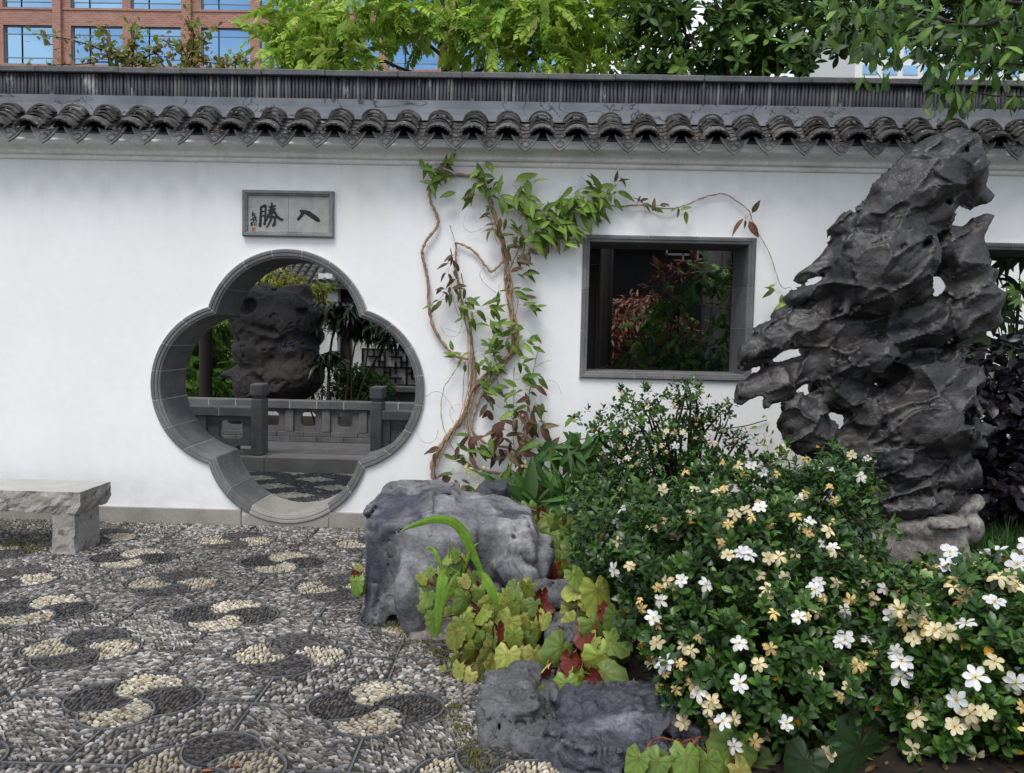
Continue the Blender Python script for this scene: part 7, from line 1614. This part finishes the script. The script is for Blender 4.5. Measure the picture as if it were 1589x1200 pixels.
# ---- behind the square window: heavenly bamboo and a red laceleaf maple
nd = [B3(px, py, 1.7+random.uniform(-.3, .5), .12, .8) for px, py in [(1010, 490), (1030, 470), (1050, 475), (1070, 450), (1085, 430), (1100, 420), (1115, 440), (1125, 480), (1135, 420), (1000, 510), (1020, 520), (1040, 500), (990, 540), (1010, 560), (1040, 550), (1060, 560), (1080, 545), (1100, 560), (1120, 540), (1130, 565), (975, 560), (1000, 580), (1060, 580), (1090, 580), (1075, 500), (1110, 505), (1140, 520), (1055, 520), (1095, 530), (960, 575), (1030, 585)]]
rdm = [B3(px, py, 1.75, .09, .8) for px, py in [(1035, 430), (1050, 425), (1060, 415), (1045, 440), (1070, 408), (1028, 425), (1010, 445), (1050, 525), (1070, 530), (1085, 515), (1035, 520)]]
tb_ = at(1050, 640, 1.8); tb_.z = 0
def ndl(o):
    blob_leaves(o, nd, 560, COMP, .15, [(.07, .14, .04), (.10, .20, .05), (.13, .25, .06), (.05, .11, .04)], MT['leaf_mid'], 120, .3, .8, .5, 'compound_leaf'); blob_leaves(o, rdm, 100, COMP, .11, [(.26, .07, .05), (.20, .09, .06), (.18, .10, .06)], MT['leaf_mid'], 60, -.3, .8, .5, 'red_leaf')
crown_tree('heavenly_bamboo', 'green shrub with red new shoots seen through the square window', [tb_, at(1050, 560, 1.8), at(1055, 470, 1.8)], [([at(1050, 620, 1.8), at(1020, 560, 1.8), at(1005, 500, 1.8)], .01), ([at(1050, 620, 1.8), at(1090, 560, 1.8), at(1110, 440, 1.8)], .01), ([at(1050, 620, 1.8), at(1040, 520, 1.8), at(1050, 425, 1.8)], .01)], ndl, 'shrub', .012)
mp = [B3(px, py, 3.0+random.uniform(-.2, .2), .15, .7) for px, py in [(960, 480), (975, 470), (990, 475), (955, 500), (970, 505), (985, 500), (950, 525), (965, 530), (980, 525), (950, 550), (960, 560), (1000, 490), (1010, 470), (1040, 500), (1050, 490), (1060, 520)]]; tb_ = at(975, 640, 3.0); tb_.z = 0
crown_tree('laceleaf_maple', 'rusty red laceleaf maple at the left inside the square window', [tb_, at(972, 560, 3.0), at(970, 490, 3.0)], [([at(972, 560, 3.0), at(990, 510, 3.0), at(1010, 475, 3.0)], .012)], lambda o: blob_leaves(o, mp, 1700, L_LANCE, .085, [(.30, .16, .11), (.36, .20, .14), (.24, .12, .09), (.28, .10, .07)], MT['leaf_mid'], 60, .5, .5, .5), 'tree', .02)
# ---- right of the rock: black-purple shrub, palmate leaves in the second opening
round_shrub('purple_shrub', 'black-purple leafy shrub to the right of the scholar rock', [B3(px, py, -.72+random.uniform(-.15, .15), .22) for px, py in [(1530, 620), (1560, 600), (1590, 610), (1620, 640), (1530, 660), (1560, 650), (1590, 670), (1520, 700), (1550, 710), (1580, 720), (1620, 720), (1530, 750), (1560, 770), (1590, 780), (1515, 780), (1620, 780), (1510, 730), (1560, 560), (1600, 560)]], 2600, .105, [(.016, .013, .022), (.024, .020, .032), (.011, .010, .015), (.032, .027, .040)], 260, L_OVAL, 'leaf_dark')
def palm_t():
    mb = MB(); lf = leaf_t(.30, 4, .2, .2, .5)
    for k in range(7):
        a_ = R(-105+35*k); c, s = math.cos(a_), math.sin(a_); mb.add((lf[0]*(1-.06*abs(k-3))) @ np.array([[c, s, 0], [-s, c, 0], [0, 0, 1]]).T, lf[1])
    return np.concatenate(mb.V), np.concatenate(mb.Q), np.concatenate(mb.C)
pts = [(1560, 400, .7, .22, 180, (.03, .055, .02)), (1540, 420, .8, .2, 150, (.025, .05, .018)), (1580, 440, .7, .22, 200, (.03, .06, .02)), (1570, 530, .35, .24, 120, (.05, .10, .03)), (1545, 530, .4, .2, 230, (.04, .08, .025)), (1555, 470, .8, .22, 160, (.022, .045, .016)), (1590, 500, .5, .22, 140, (.03, .06, .02)), (1585, 390, .6, .2, 170, (.03, .06, .02)), (1575, 450, -.3, .085, 220, (.12, .24, .05)), (1582, 465, -.3, .085, 250, (.14, .27, .05)), (1585, 440, -.3, .07, 90, (.12, .24, .05)), (1545, 490, .5, .18, 200, (.03, .055, .02)), (1480, 560, -.2, .09, 160, (.05, .10, .03)), (1500, 545, -.2, .08, 100, (.05, .10, .03)), (1490, 580, -.2, .08, 200, (.05, .10, .03))]
leafy('palmate_plant', 'dark plant with big hand-shaped leaves in the opening at the right edge', 'plant', pts, [palm_t()], GR1, MT['leaf_mid'], at(1570, 620, .6), spread=.3)
o = bpy.data.objects.get('palmate_plant'); mb = MB()
for p in pts: mb.tube(spline([Vector(at(1570, 640, .3)), at((p[0]+1570)/2, (p[1]+620)/2, (p[2]+.3)/2), at(p[0], p[1], p[2]+.02)], 4), .005, 5)
mb.build('stems', MT['bark'], o)
# ---- litter: fallen leaves and petals on the paving and soil
for px, py, lab in [(375, 1188, 'orange-brown fallen leaf on the near paving, left one'), (330, 1196, 'orange-brown fallen leaf on the white lobe of the nearest flower motif')]:
    p = atz(px, py, .015); me = npmesh('fallen_leaf', leaf_t(.4, 4, .2, .05)[0]*.045+np.array([0, 0, 0]), leaf_t(.4, 4, .2, .05)[1], np.tile([.38, .13, .06], (15, 1)), True, MT['petal'])
    tag(put('fallen_leaf', me, None, None, Matrix.Translation(p) @ Matrix.Rotation(R(random.uniform(60, 110)), 4, 'Z')), lab, 'leaf', 'fallen leaves')
